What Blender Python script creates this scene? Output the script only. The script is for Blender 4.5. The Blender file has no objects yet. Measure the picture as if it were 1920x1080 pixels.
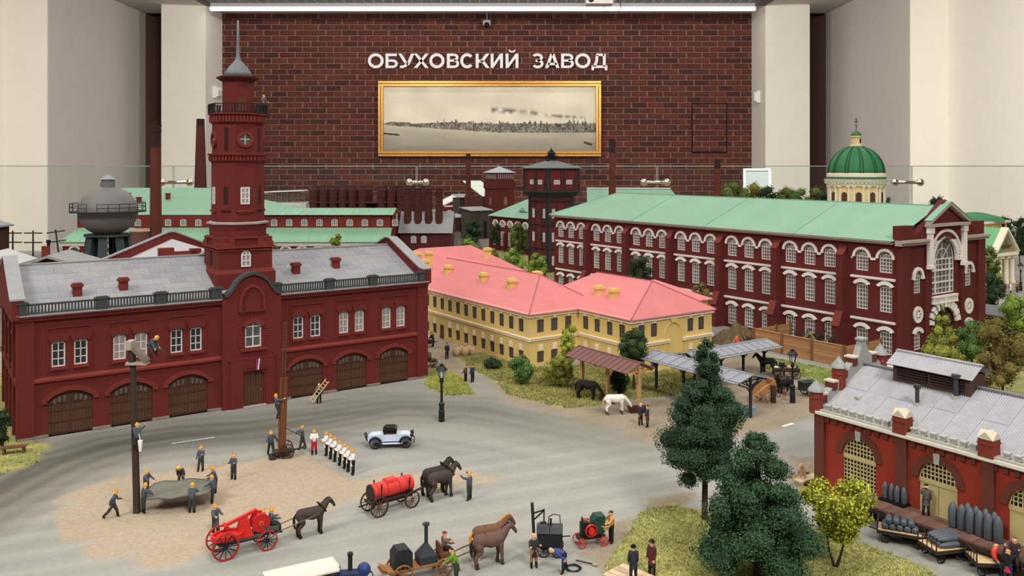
import bpy, math, random
import numpy as np
from mathutils import Vector, Matrix
R = math.radians
random.seed(7); rng = np.random.default_rng(7)
SC = bpy.context.scene; COL = SC.collection
S = 1/87.0            # the layout is an H0 model: lengths below are prototype metres, built at 1:87
F, HC, HY = 1600.0, 22.0, 311.0
# ---------------------------------------------------------------- camera, world, lights, exposure
cd = bpy.data.cameras.new('camera'); cam = bpy.data.objects.new('camera', cd); COL.objects.link(cam)
cam.location = (0, 0, HC*S); cam.rotation_euler = (R(90), 0, 0)
cd.sensor_width = 36; cd.lens = 36*F/1920; cd.shift_y = -(540-HY)/1920
cd.clip_start = .01; cd.clip_end = 60
SC.camera = cam
SC.view_settings.view_transform = 'Standard'; SC.view_settings.look = 'None'
SC.view_settings.exposure = 0.45; SC.view_settings.gamma = 1; SC.view_settings.use_curve_mapping = False
wd = bpy.data.worlds.new('world'); SC.world = wd; wd.use_nodes = True
wd.node_tree.nodes['Background'].inputs[0].default_value = (1, .97, .94, 1)
wd.node_tree.nodes['Background'].inputs[1].default_value = .16
def area(name, x, y, z, sx, sy, power, rot=(0, 0, 0), col=(1, .965, .915)):
    l = bpy.data.lights.new(name, 'AREA'); l.shape = 'RECTANGLE'; l.size = sx*S; l.size_y = sy*S; l.energy = power; l.color = col
    o = bpy.data.objects.new(name, l); COL.objects.link(o); o.location = (x*S, y*S, z*S); o.rotation_euler = rot; return o
# the room's ceiling lights over and in front of the layout
for i, (x, y, p) in enumerate([(-170, -110, 62), (90, -120, 62), (-190, 110, 22), (0, 40, 14), (150, 110, 14), (-170, 330, 18), (170, 330, 16), (0, 300, 11), (0, 560, 10), (-130, 560, 14), (130, 560, 14)]):
    area('ceiling_light', x, y, 204, 70, 70, p)
for x in (-165, 165): area('wall_fill_light', x, 450, 203, 60, 40, 165, (R(62), 0, 0), (1, .955, .89))  # added unseen lamps, tilted at the back to brighten walls and pillars
# ---------------------------------------------------------------- helpers
TH = R(34.3); CT, ST = math.cos(TH), math.sin(TH)
def G(px, py, z=0.0):
    y = F*(HC-z)/(py-HY); return ((px-960)*y/F, y, z)
def AT(px, y, py):
    return ((px-960)*y/F, y, HC-(py-HY)*y/F)
def L2W(o, a, b, z=0): return (o[0]+a*CT-b*ST, o[1]+a*ST+b*CT, (o[2] if len(o) > 2 else 0)+z)
def lin(c):
    return tuple((v/255/12.92 if v/255 <= .04045 else ((v/255+.055)/1.055)**2.4) for v in c)
MATS = {}
def mat(name, rgb, rough=.85, var=.10, vs=1.5, metal=0, bump=0, island=0, spec=.25, streak=None):
    if name in MATS: return MATS[name]
    m = bpy.data.materials.new(name); m.use_nodes = True; nt = m.node_tree; b = nt.nodes['Principled BSDF']
    c = lin(rgb); b.inputs['Roughness'].default_value = rough; b.inputs['Metallic'].default_value = metal
    b.inputs['Specular IOR Level'].default_value = spec
    tc = nt.nodes.new('ShaderNodeTexCoord'); mp = nt.nodes.new('ShaderNodeMapping'); n = nt.nodes.new('ShaderNodeTexNoise')
    k = 1/S; mp.inputs['Scale'].default_value = (k, k, k) if not streak else tuple(k*q for q in streak)
    nt.links.new(tc.outputs['Object'], mp.inputs[0]); nt.links.new(mp.outputs[0], n.inputs['Vector'])
    n.inputs['Scale'].default_value = vs; n.inputs['Detail'].default_value = 5; n.inputs['Roughness'].default_value = .65
    r = nt.nodes.new('ShaderNodeValToRGB'); r.color_ramp.elements[0].position = .3; r.color_ramp.elements[1].position = .7
    r.color_ramp.elements[0].color = (*[max(0, v*(1-var)) for v in c], 1); r.color_ramp.elements[1].color = (*[min(1, v*(1+var)) for v in c], 1)
    nt.links.new(n.outputs['Fac'], r.inputs[0]); out = r.outputs[0]
    if island:
        g = nt.nodes.new('ShaderNodeNewGeometry'); h = nt.nodes.new('ShaderNodeHueSaturation'); mr = nt.nodes.new('ShaderNodeMapRange')
        mr.inputs['To Min'].default_value = 1-island; mr.inputs['To Max'].default_value = 1+island
        nt.links.new(g.outputs['Random Per Island'], mr.inputs['Value']); nt.links.new(mr.outputs[0], h.inputs['Value'])
        nt.links.new(out, h.inputs['Color']); out = h.outputs[0]
    nt.links.new(out, b.inputs['Base Color'])
    if bump:
        bp = nt.nodes.new('ShaderNodeBump'); bp.inputs['Strength'].default_value = bump; bp.inputs['Distance'].default_value = .05*S
        n2 = nt.nodes.new('ShaderNodeTexNoise'); n2.inputs['Scale'].default_value = vs*5; n2.inputs['Detail'].default_value = 4
        nt.links.new(mp.outputs[0], n2.inputs['Vector']); nt.links.new(n2.outputs['Fac'], bp.inputs['Height']); nt.links.new(bp.outputs[0], b.inputs['Normal'])
    MATS[name] = m; return m
def emat(name, rgb, strength):
    m = bpy.data.materials.new(name); m.use_nodes = True; b = m.node_tree.nodes['Principled BSDF']
    b.inputs['Base Color'].default_value = (.8, .8, .8, 1); b.inputs['Emission Color'].default_value = (*lin(rgb), 1); b.inputs['Emission Strength'].default_value = strength
    MATS[name] = m; return m
class MB:
    def __init__(s): s.v = []; s.f = []; s.m = []
    def add(s, vs, fs, mi=0):
        k = len(s.v); s.v += [tuple(p) for p in vs]
        for f in fs: s.f.append(tuple(i+k for i in f)); s.m.append(mi)
        return s
    def box(s, x0, x1, y0, y1, z0, z1, mi=0):
        return s.add([(x0, y0, z0), (x1, y0, z0), (x1, y1, z0), (x0, y1, z0), (x0, y0, z1), (x1, y0, z1), (x1, y1, z1), (x0, y1, z1)],
                     [(0, 3, 2, 1), (4, 5, 6, 7), (0, 1, 5, 4), (1, 2, 6, 5), (2, 3, 7, 6), (3, 0, 4, 7)], mi)
    def cbox(s, c, d, mi=0, M=None):
        k = len(s.v); s.box(-d[0]/2, d[0]/2, -d[1]/2, d[1]/2, -d[2]/2, d[2]/2, mi)
        for i in range(k, len(s.v)):
            p = Vector(s.v[i]); p = (M @ p if M else p)+Vector(c); s.v[i] = tuple(p)
        return s
    def tap(s, c, d, d2, z0, z1, mi=0):      # tapered box: footprint d at z0, d2 at z1
        a, b = d[0]/2, d[1]/2; e, f = d2[0]/2, d2[1]/2; x, y = c
        return s.add([(x-a, y-b, z0), (x+a, y-b, z0), (x+a, y+b, z0), (x-a, y+b, z0), (x-e, y-f, z1), (x+e, y-f, z1), (x+e, y+f, z1), (x-e, y+f, z1)],
                     [(0, 3, 2, 1), (4, 5, 6, 7), (0, 1, 5, 4), (1, 2, 6, 5), (2, 3, 7, 6), (3, 0, 4, 7)], mi)
    def cyl(s, p0, p1, r0, r1=None, n=10, mi=0, caps=True):
        r1 = r0 if r1 is None else r1; p0 = Vector(p0); p1 = Vector(p1); d = (p1-p0)
        if d.length < 1e-9: return s
        d.normalize(); a = d.orthogonal().normalized(); b = d.cross(a)
        vs = []
        for p, r in ((p0, r0), (p1, r1)):
            for i in range(n):
                t = 2*math.pi*i/n; vs.append(p+a*(r*math.cos(t))+b*(r*math.sin(t)))
        fs = [(i, (i+1) % n, n+(i+1) % n, n+i) for i in range(n)]
        if caps: fs += [tuple(range(n-1, -1, -1)), tuple(range(n, 2*n))]
        return s.add(vs, fs, mi)
    def bar(s, p0, p1, w, h=None, mi=0):      # square bar between two points
        h = h or w; p0 = Vector(p0); p1 = Vector(p1); d = (p1-p0).normalized()
        a = d.cross(Vector((0, 0, 1)));
        if a.length < 1e-4: a = Vector((1, 0, 0))
        a.normalize(); b = a.cross(d)
        vs = [p+a*(i*w/2)+b*(j*h/2) for p in (p0, p1) for i, j in ((-1, -1), (1, -1), (1, 1), (-1, 1))]
        return s.add(vs, [(0, 3, 2, 1), (4, 5, 6, 7), (0, 1, 5, 4), (1, 2, 6, 5), (2, 3, 7, 6), (3, 0, 4, 7)], mi)
    def tube(s, pts, r, n=6, mi=0):
        rs = r if isinstance(r, (list, tuple)) else [r]*len(pts)
        pts = [Vector(p) for p in pts]; vs = []; a = None
        for i, p in enumerate(pts):
            d = (pts[min(i+1, len(pts)-1)]-pts[max(i-1, 0)]).normalized()
            a = d.orthogonal().normalized() if a is None else (a-d*a.dot(d)).normalized()
            b = d.cross(a)
            for j in range(n):
                t = 2*math.pi*j/n; vs.append(p+a*(rs[i]*math.cos(t))+b*(rs[i]*math.sin(t)))
        fs = [(i*n+j, i*n+(j+1) % n, (i+1)*n+(j+1) % n, (i+1)*n+j) for i in range(len(pts)-1) for j in range(n)]
        fs += [tuple(range(n-1, -1, -1)), tuple(range((len(pts)-1)*n, len(pts)*n))]
        return s.add(vs, fs, mi)
    def lathe(s, prof, n=16, c=(0, 0, 0), mi=0, a0=0.0, sy=1.0):
        vs = []; fs = []
        for r, z in prof:
            for i in range(n):
                t = a0+2*math.pi*i/n; vs.append((c[0]+r*math.cos(t), c[1]+sy*r*math.sin(t), c[2]+z))
        for k in range(len(prof)-1):
            for i in range(n):
                j = (i+1) % n; fs.append((k*n+i, k*n+j, (k+1)*n+j, (k+1)*n+i))
        fs += [tuple(range(n-1, -1, -1)), tuple(range((len(prof)-1)*n, len(prof)*n))]
        return s.add(vs, fs, mi)
    def ball(s, c, r, n=10, m=6, mi=0, sc=(1, 1, 1)):
        vs = [(c[0], c[1], c[2]-r*sc[2])]; fs = []
        for k in range(1, m):
            t = -math.pi/2+math.pi*k/m
            for i in range(n):
                p = 2*math.pi*i/n; vs.append((c[0]+r*sc[0]*math.cos(t)*math.cos(p), c[1]+r*sc[1]*math.cos(t)*math.sin(p), c[2]+r*sc[2]*math.sin(t)))
        vs.append((c[0], c[1], c[2]+r*sc[2])); e = len(vs)-1
        for i in range(n):
            j = (i+1) % n; fs.append((0, 1+j, 1+i)); fs.append((e, 1+(m-2)*n+i, 1+(m-2)*n+j))
            for k in range(m-2): fs.append((1+k*n+i, 1+k*n+j, 1+(k+1)*n+j, 1+(k+1)*n+i))
        return s.add(vs, fs, mi)
    def prism(s, poly, d0, d1, fm, mi=0, cap0=True, cap1=True):   # polygon (u,v) extruded from d0 to d1; fm(u,v,d)->xyz
        n = len(poly); vs = [fm(u, v, d0) for u, v in poly]+[fm(u, v, d1) for u, v in poly]
        fs = [(i, (i+1) % n, n+(i+1) % n, n+i) for i in range(n)]
        if cap0: fs.append(tuple(range(n-1, -1, -1)))
        if cap1: fs.append(tuple(range(n, 2*n)))
        return s.add(vs, fs, mi)
    def band(s, inner, outer, d0, d1, fm, mi=0, closed=False):   # strip between two polylines, extruded
        n = len(inner)
        vs = [fm(u, v, d) for d in (d0, d1) for line in (inner, outer) for u, v in line]; fs = []
        for i in range(n if closed else n-1):
            j = (i+1) % n
            fs += [(i, j, n+j, n+i), (2*n+i, 3*n+i, 3*n+j, 2*n+j), (i, 2*n+i, 2*n+j, j), (n+i, n+j, 3*n+j, 3*n+i)]
        if not closed: fs += [(0, n, 3*n, 2*n), (n-1, 3*n-1, 4*n-1, 2*n-1)]
        return s.add(vs, fs, mi)
    def mesh(s, name, mats, smooth=False):
        me = bpy.data.meshes.new(name)
        me.from_pydata([(p[0]*S, p[1]*S, p[2]*S) for p in s.v], [], s.f)
        for m in (mats if isinstance(mats, (list, tuple)) else [mats]): me.materials.append(m)
        if any(s.m): me.polygons.foreach_set('material_index', s.m)
        if smooth: me.polygons.foreach_set('use_smooth', [True]*len(me.polygons))
        me.update(); return me
    def build(s, name, mats, parent=None, loc=(0, 0, 0), rz=0.0, smooth=False, kind=None):
        return put(name, s.mesh(name, mats, smooth), parent, loc, (0, 0, rz), kind)
def put(name, me, parent=None, loc=(0, 0, 0), rot=(0, 0, 0), kind=None, sc=None):
    o = bpy.data.objects.new(name, me); COL.objects.link(o); o.parent = parent
    o.location = (loc[0]*S, loc[1]*S, loc[2]*S); o.rotation_euler = rot
    if sc: o.scale = sc if isinstance(sc, tuple) else (sc, sc, sc)
    if kind: o['kind'] = kind
    return o
def thing(name, label, cat, loc=(0, 0, 0), rz=0.0, group=None):
    o = bpy.data.objects.new(name, None); COL.objects.link(o); o.empty_display_size = .01
    o.location = (loc[0]*S, loc[1]*S, loc[2]*S); o.rotation_euler = (0, 0, rz); tag(o, label, cat, group); return o
def tag(o, label, cat, group=None):
    o['label'] = label; o['category'] = cat
    if group: o['group'] = group
    return o
def kids(o): return [c for c in COL.objects if c.parent == o]
def copy_tree(o, loc=None, rz=None, label=None, parent=None):
    c = o.copy(); COL.objects.link(c); c.parent = parent
    if loc is not None: c.location = (loc[0]*S, loc[1]*S, loc[2]*S)
    if rz is not None: c.rotation_euler = (0, 0, rz)
    if label: c['label'] = label
    for ch in list(o.children): copy_tree(ch, parent=c)
    return c
FY = lambda u, v, d: (u, d, v)       # facade on the plane y=0 facing -y, d inward
FX = lambda u, v, d: (d, u, v)       # facade on the plane x=0 facing -x, d inward
def arc(s0, s1, z1, rise, n=8, grow=0.0):
    w = (s1-s0)/2; c = (s0+s1)/2
    if rise <= 1e-6: return [(s0-grow, z1), (s1+grow, z1)]
    rad = (w*w+rise*rise)/(2*rise); cz = z1+rise-rad; al = math.asin(min(1, w/rad))
    return [(c+(rad+grow)*math.sin(-al+2*al*i/n), cz+(rad+grow)*math.cos(-al+2*al*i/n)) for i in range(n+1)]
def wall(mb, fm, s0, s1, z0, z1, ops, depth=.18, mi=0, d=0.0):
    """wall face with openings (a,b,low,spring,rise): cells, arch spandrels and reveals"""
    xs = sorted({s0, s1, *[o[0] for o in ops], *[o[1] for o in ops]}); zs = sorted({z0, z1, *[o[2] for o in ops], *[o[3]+o[4] for o in ops]})
    for i in range(len(xs)-1):
        for k in range(len(zs)-1):
            cx, cz = (xs[i]+xs[i+1])/2, (zs[k]+zs[k+1])/2
            if any(o[0] < cx < o[1] and o[2] < cz < o[3]+o[4] for o in ops): continue
            mb.add([fm(xs[i], zs[k], d), fm(xs[i+1], zs[k], d), fm(xs[i+1], zs[k+1], d), fm(xs[i], zs[k+1], d)], [(0, 1, 2, 3)], mi)
    for a, b, lo, sp, ri in ops:
        A = arc(a, b, sp, ri); top = sp+ri
        if ri > 0:
            for p, q in zip(A[:-1], A[1:]): mb.add([fm(p[0], p[1], d), fm(q[0], q[1], d), fm(q[0], top, d), fm(p[0], top, d)], [(0, 1, 2, 3)], mi)
        per = [(a, lo)]+A+[(b, lo)]
        for p, q in zip(per, per[1:]+per[:1]): mb.add([fm(p[0], p[1], d), fm(q[0], q[1], d), fm(q[0], q[1], d+depth), fm(p[0], p[1], d+depth)], [(0, 1, 2, 3)], mi)
def arch_h(x, w, spring, rise):
    if rise <= 0: return spring
    rad = (w*w/4+rise*rise)/(2*rise); return spring+rise-rad+math.sqrt(max(0, rad*rad-x*x))
def win_meshes(name, w, h, rise, nx, nz, bar, fmat, gmat, fan=False, edge=None):
    """frame with glazing bars, and the glass behind; local x across, z up from the sill, y=0 the frame's back"""
    mb = MB(); e = edge or bar*1.5; A = arc(-w/2, w/2, h, rise)
    out = [(-w/2, 0)]+A+[(w/2, 0)]; Ai = arc(-w/2+e, w/2-e, h, max(0, rise-e*.4) if rise else 0) if rise else [(-w/2+e, h-e), (w/2-e, h-e)]
    inn = [(-w/2+e, e)]+Ai+[(w/2-e, e)]
    mb.band(inn, out, -.05, 0, FY, closed=True)
    for i in range(1, nx):
        x = -w/2+w*i/nx; mb.box(x-bar/2, x+bar/2, -.04, 0, e*.5, arch_h(x, w, h, rise)-e*.5 if not fan else h)
    for k in range(1, nz+(1 if rise and not fan else 0)):
        z = h*k/nz; mb.box(-w/2+e*.5, w/2-e*.5, -.04, 0, z-bar/2, z+bar/2)
    if fan:
        mb.box(-w/2+e*.5, w/2-e*.5, -.05, 0, h-bar*.8, h+bar*.8)
        for t in (45, 90, 135): mb.bar((0, -.02, h), (w/2*.95*math.cos(R(t)), -.02, h+rise*.95*math.sin(R(t))), bar, .04)
        I = arc(-w/4, w/4, h, rise/2, 6); mb.band(I, arc(-w/4, w/4, h, rise/2, 6, bar), -.04, 0, FY)
    g = MB(); g.add([FY(u, v, .01) for u, v in out], [tuple(range(len(out)))])
    return mb.mesh('window', fmat), g.mesh('pane', gmat)
def win(ms, parent, x, z, y=0.0, rz=0.0):
    o = put('window', ms[0], parent, (x, y, z), (0, 0, rz)); put('pane', ms[1], o); return o
def hip(mb, x0, x1, y0, y1, z0, z1, hx=None, mi=0, along='y', e0=None, e1=None, under=.12):
    """hipped roof; ridge along one axis, e0/e1 the hip setbacks at its two ends (0 = gable)"""
    if along == 'y':
        xm = (x0+x1)/2; e0 = (x1-x0)/2 if e0 is None else e0; e1 = e0 if e1 is None else e1
        r0, r1 = (xm, y0+e0, z1), (xm, y1-e1, z1)
        V = [(x0, y0, z0), (x1, y0, z0), (x1, y1, z0), (x0, y1, z0), r0, r1]
        Fs = [(0, 1, 4), (1, 2, 5, 4), (2, 3, 5), (3, 0, 4, 5)]
    else:
        ym = (y0+y1)/2; e0 = (y1-y0)/2 if e0 is None else e0; e1 = e0 if e1 is None else e1
        r0, r1 = (x0+e0, ym, z1), (x1-e1, ym, z1)
        V = [(x0, y0, z0), (x1, y0, z0), (x1, y1, z0), (x0, y1, z0), r0, r1]
        Fs = [(0, 1, 5, 4), (1, 2, 5), (2, 3, 4, 5), (3, 0, 4)]
    mb.add(V, Fs, mi); mb.box(x0, x1, y0, y1, z0-under, z0, mi)
# ---------------------------------------------------------------- the hall: walls, pillars, ceiling, floor
M_wall = mat('warm_white_paint', (246, 242, 232), .9, .02, .05)
M_wall_shade = mat('wall_paint_shaded', (206, 200, 196), .9, .02, .05)  # greyed white: shade of the side-facing walls put into the colour
M_mortar = mat('mortar', (130, 100, 90), .95, .15, .3)
M_steel = mat('polished_steel', (225, 215, 200), .18, .03, 1, metal=1)
M_black = mat('black_plastic', (18, 18, 20), .5, .1, 1)
M_white = mat('white_plastic', (236, 236, 232), .5, .03, 1)
def sbox(name, *b, m=None):
    q = MB(); q.box(*b); return q.build(name, m or M_wall, kind='structure')
sbox('floor', -700, 700, -150, 1060, -80, -78, m=mat('hall_floor', (120, 112, 104), .6, .1, .05))
sbox('ceiling', -700, 700, -150, 1060, 208, 212, m=mat('ceiling_paint', (205, 202, 196), .9, .03, .05))
wb = sbox('wall_back', -404, 343, 1041, 1047, -78, 208, m=M_mortar)
for nm_, a, b in (('wall_deep_niche_left', -447, -404), ('wall_deep_niche_right', 343, 383)):      # niches deepened into made-up passages so their backs fall dark
    q = MB(); q.box(a, b, 1300, 1304, -78, 208); q.box(a-3, a, 1041, 1304, -78, 208); q.box(b, b+3, 1041, 1304, -78, 208); q.box(a, b, 1041, 1304, 208, 211); o = q.build(nm_, M_mortar, kind='structure')
    q = MB()
    for row in range(30):
        for col in range(3): x = a+7+col*19.1+(9 if row % 2 else 0); x < b-8 and q.box(x-8.8, x+8.8, 1298.9, 1300, 204-row*6.78-5.7, 204-row*6.78)
    q.build('brick_courses', mat('brick_dark', (74, 42, 38)), o, kind='stuff')  # dark brick tone throughout, adding to the shade at the niche's back
# side niche walls, their shade put into a grey tone, and the stepped white wall ends towards the visitor
def steps(name, sg, xa, xb, xc):
    q = MB()
    q.box(min(sg*xa, sg*(xa+60)), max(sg*xa, sg*(xa+60)), 822, 1041, -78, 208, 1)      # receding side wall of the niche
    q.box(min(sg*xa, sg*xb), max(sg*xa, sg*xb), 820, 822, -78, 208, 0)                # bright end face
    q.box(min(sg*xb, sg*(xb+60)), max(sg*xb, sg*(xb+60)), 640, 820, -78, 208, 0)
    q.box(min(sg*xc, sg*(xc+60)), max(sg*xc, sg*(xc+60)), -150, 640, -78, 208, 1)
    return q.build(name, [M_wall, M_wall_shade], kind='structure')
steps('wall_left', -1, 447, 487, 487); steps('wall_right', 1, 383, 419, 440)
for n, a, b in (('pillar_left', -404, -353), ('pillar_right', 292, 343)):
    sbox(n, a, b, 983, 1041, -78, 208)
# dark perforated ceiling strip in front of the brick wall: slats under the ceiling
q = MB(); q.box(-353, 292, 900, 985, 207.2, 208)
gr = q.build('ceiling_grille', mat('ceiling_grille_dark', (66, 62, 60), .7, .1, .1), bpy.data.objects['ceiling'], kind='structure')
q = MB()
for i in range(28): q.box(-353, 292, 902+i*3, 903+i*3, 206.4, 207.2)
for i in range(60): q.box(-350+i*10.8, -349+i*10.8, 900, 985, 206.3, 207.2)
q.build('grille_slats', mat('grille_slat', (112, 106, 102), .6, .05, .1), gr, kind='stuff')
# bricks: the 300 best seen as parts, the rest joined
BR = [mat('brick_%s' % n, c, .92, .22, .25, bump=.5) for n, c in (('brown_red', (94, 52, 44)), ('dark', (74, 42, 38)), ('rust', (102, 54, 44)), ('grey_brown', (82, 52, 46)), ('plum', (88, 47, 42)))]
bl, bh, px_, pz_ = 17.6, 5.7, 19.1, 6.78
def brick_mb(q, x, z, j, mi):
    q.add([(x-bl/2, 0, z-bh/2), (x+bl/2, 0, z-bh/2), (x+bl/2, 0, z+bh/2), (x-bl/2, 0, z+bh/2),
           (x-bl/2+.5+j, -1.1, z-bh/2+.5), (x+bl/2-.5, -1.1-j*.4, z-bh/2+.5+j*.3), (x+bl/2-.5-j, -1.1, z+bh/2-.5), (x-bl/2+.5, -1.1+j*.4, z+bh/2-.5-j*.3)],
          [(4, 5, 6, 7), (0, 1, 5, 4), (1, 2, 6, 5), (2, 3, 7, 6), (3, 0, 4, 7)], mi)
bms = []
for i in range(10):
    q = MB(); brick_mb(q, 0, 0, .25*(i % 2)+.05*i, 0); bms.append(q.mesh('brick', BR[i % 5]))
rest = MB(); cnt = 0; brr = random.Random(3)
sm = MB()
for row in range(40):
    z = 204.6-row*pz_
    for col in range(5, 42):
        x = -456+col*px_+(px_/2 if row % 2 else 0)+brr.uniform(-.5, .5)
        if x > 302 or x < -366: continue
        w = brr.choice([0, 0, 1, 1, 2, 2, 3, 4, 4, 0])
        if cnt < 298 and row > 1 and -345 < x < 285: put('brick', bms[brr.choice([w, w+5])], wb, (x, 1041, z)); cnt += 1
        else: brick_mb(rest, x, z, brr.uniform(-.1, .4), w)
rb = rest.build('brick_courses', BR, wb, (0, 1041, 0), kind='stuff')
# access hatch cut into the bricks
q = MB(); x0, x1, z0, z1 = 219, 262, 38, 99
for a in ((x0, x1, z1-1.2, z1), (x0, x1, z0, z0+1.2), (x0, x0+1.2, z0, z1), (x1-1.2, x1, z0, z1)): q.box(a[0], a[1], 1039.3, 1041, a[2], a[3])
q.build('door_1', mat('hatch_frame', (30, 16, 16), .8, .1, 1), kind='structure')
# linear lamp
t = thing('linear_lamp', 'long slim white luminous lamp under the ceiling before the brick wall', 'lamp', (-33, 968, 0))
L = 308
q = MB(); q.box(-L, L, -3, 3, 201.5, 206.3); q.build('housing', mat('lamp_housing', (190, 188, 188), .5, .03, .5), t)
q = MB(); q.box(-L-.5, L+.5, -3.4, 3.4, 198.4, 201.5); q.build('diffuser', emat('lamp_diffuser', (255, 250, 250), 5), t)
q = MB()
for x in (-300, -160, 0, 160, 300): q.cyl((x, 0, 206), (x, 0, 208), .6)
q.build('hanger', M_steel, t)
# sign letters, cut as strokes
def ring(cx, cy, rx, ry, t, a0=0, a1=360, n=24):
    o, i = [], []
    for k in range(n+1):
        a = R(a0+(a1-a0)*k/n); o.append((cx+rx*math.cos(a), cy+ry*math.sin(a))); i.append((cx+(rx-t)*math.cos(a), cy+(ry-t)*math.sin(a)))
    return ('b', i, o)
def rect(x0, y0, x1, y1): return ('p', [(x0, y0), (x1, y0), (x1, y1), (x0, y1)])
def para(xa, ya, xb, yb, tw): return ('p', [(xa, ya), (xa+tw, ya), (xb+tw, yb), (xb, yb)])
def letter(ch, w):
    T = .2
    if ch == 'О': return [ring(w/2, .5, w/2, .52, T)]
    if ch == 'С': return [ring(w/2, .5, w/2, .52, T, 42, 318)]
    if ch == 'Б': return [rect(0, 0, T, 1), rect(T, .82, w*.92, 1), rect(T, 0, w*.6, .17), rect(T, .43, w*.6, .6), ring(w*.6, .3, w*.4, .3, .18, -90, 90, 10)]
    if ch == 'В': return [rect(0, 0, T, 1), rect(T, .83, w*.6, 1), rect(T, .44, w*.62, .6), rect(T, 0, w*.6, .17), ring(w*.58, .73, w*.37, .27, .18, -90, 90, 10), ring(w*.6, .3, w*.4, .3, .18, -90, 90, 10)]
    if ch == 'У': return [para(w*.5-.02, .2, w-.22, 1, .22), para(w*.36, .36, 0, 1, .23), ('p', [(w*.08, .0), (w*.3, .0), (w*.52, .1), (w*.66, .4), (w*.5, .4), (w*.36, .2), (w*.12, .17)])]
    if ch == 'Х': return [para(0, 0, w-.24, 1, .24), para(w-.24, 0, 0, 1, .24)]
    if ch == 'К': return [rect(0, 0, T, 1), para(T+.02, .36, w-.26, 1, .25), para(w-.24, 0, .32, .52, .25), rect(T, .4, .34, .58)]
    if ch in 'ИЙ':
        r = [rect(0, 0, T, 1), rect(w-T, 0, w, 1), ('p', [(T, .02), (T, .32), (w-T, .98), (w-T, .68)])]
        if ch == 'Й': r.append(ring(w/2, 1.27, .24, .2, .1, 180, 360, 10))
        return r
    if ch == 'З': return [ring(w*.45, .73, w*.5, .29, .18, -90, 150, 14), ring(w*.48, .3, w*.52, .32, .18, -150, 90, 14), rect(w*.3, .42, w*.55, .6)]
    if ch == 'А': return [para(0, 0, w/2-.14, 1, .22), para(w-.22, 0, w/2-.08, 1, .22), rect(w*.2, .2, w*.8, .36)]
    if ch == 'Д': return [rect(0, 0, w, .18), rect(0, -.16, .17, 0), rect(w-.17, -.16, w, 0), rect(w*.72, .1, w*.72+T, 1), rect(w*.3, .83, w*.8, 1), ('p', [(w*.08, .1), (w*.3, .1), (w*.42, .5), (w*.44, .9), (w*.26, .9), (w*.24, .5)])]
YS = 1036.0; k = YS/F
sg = thing('wall_sign', 'white raised Cyrillic lettering reading ОБУХОВСКИЙ ЗАВОД on the brick wall', 'sign', ((690-960)*k, YS, HC+(HY-127.7)*k))
M_let = mat('letter_white', (246, 244, 246), .5, .02, 1)
for ch, xa, xb in zip('ОБУХОВСКИЙЗАВОД', (690, 723, 747, 776, 805, 838, 863, 892, 920, 948, 998, 1022, 1052, 1078, 1109), (719.5, 746, 777, 804, 833.5, 861, 889, 918, 943, 972, 1019, 1049, 1076, 1107, 1138.5)):
    h = 27*k; q = MB(); w = (xb-xa)/27
    fm = lambda u, v, d: (u*h, d, v*h)
    for s in letter(ch, w):
        if s[0] == 'p': q.prism(s[1], -1.2, 1.2, fm)
        else: q.band(s[1], s[2], -1.2, 1.2, fm)
    q.build('letter', M_let, sg, ((xa-690)*k, 0, 0))
# framed panorama
k = 1030/F; pc = thing('framed_panorama', 'wide sepia river panorama of a smoking factory in a gilt frame', 'picture', ((709-960)*k, 1037, HC+(HY-293)*k))
W_, H_ = 418*k, 141*k
M_gilt = mat('gilt', (180, 132, 64), .35, .2, .4, metal=.6)
M_gilt2 = mat('gilt_dark', (120, 78, 30), .5, .2, .4, metal=.3)
fw = 6.0
for nm, a in (('frame_rail', (0, W_, 0, fw)), ('frame_rail', (0, W_, H_-fw, H_)), ('frame_stile', (0, fw, fw, H_-fw)), ('frame_stile', (W_-fw, W_, fw, H_-fw))):
    q = MB(); x0, x1, z0, z1 = a; q.box(x0, x1, -7, 0, z0, z1, 0)
    hz = x1-x0 > z1-z0
    g0 = (x0, x1, -7.6, -7, z0+fw*.42, z0+fw*.58) if hz else (x0+fw*.42, x0+fw*.58, -7.6, -7, z0, z1)
    q.box(*g0, 1)
    q.build(nm, [M_gilt, M_gilt2], pc)
q = MB(); q.box(0, W_, -1, 3, 0, H_); q.build('backing', M_gilt2, pc)
nx, nz = 400, 130
u = np.linspace(0, 1, nx+1); v = np.linspace(0, 1, nz+1); U, V = np.meshgrid(u, v)     # V: 0 top
def noise2(shape, cells, seed):
    g = np.random.default_rng(seed).random((cells[1]+2, cells[0]+2)); yy = np.linspace(0, cells[1], shape[0]); xx = np.linspace(0, cells[0], shape[1])
    yi = yy.astype(int); xi = xx.astype(int); fy = (yy-yi)[:, None]; fx = (xx-xi)[None, :]; fy = fy*fy*(3-2*fy); fx = fx*fx*(3-2*fx)
    return (g[yi][:, xi]*(1-fx)+g[yi][:, xi+1]*fx)*(1-fy)+(g[yi+1][:, xi]*(1-fx)+g[yi+1][:, xi+1]*fx)*fy
n1 = noise2(U.shape, (12, 5), 1); n2 = noise2(U.shape, (70, 12), 2); n3 = noise2(U.shape, (160, 50), 4)
lum = .84+.09*(n1-.5)-.16*np.clip((V-.0)*(U-.4)*.3, 0, 1)
lum -= .1*np.clip(1-np.abs(V-.22)/.2, 0, 1)*np.clip(1-np.abs(U-.55)/.3, 0, 1)*n1
lb = np.interp(U, [0, .03, .3, .55, 1], [.58, .6, .66, .71, .71]); lt = np.interp(U, [0, .03, .12, .13, .3, .5, 1], [.575, .545, .55, .575, .55, .57, .57])
sil = noise2(U.shape, (130, 1), 9)[0][None, :]*np.ones_like(U); lt = lt-.045*np.maximum(0, sil-.55)*3*(U > .25)
water = V > lb
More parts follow.
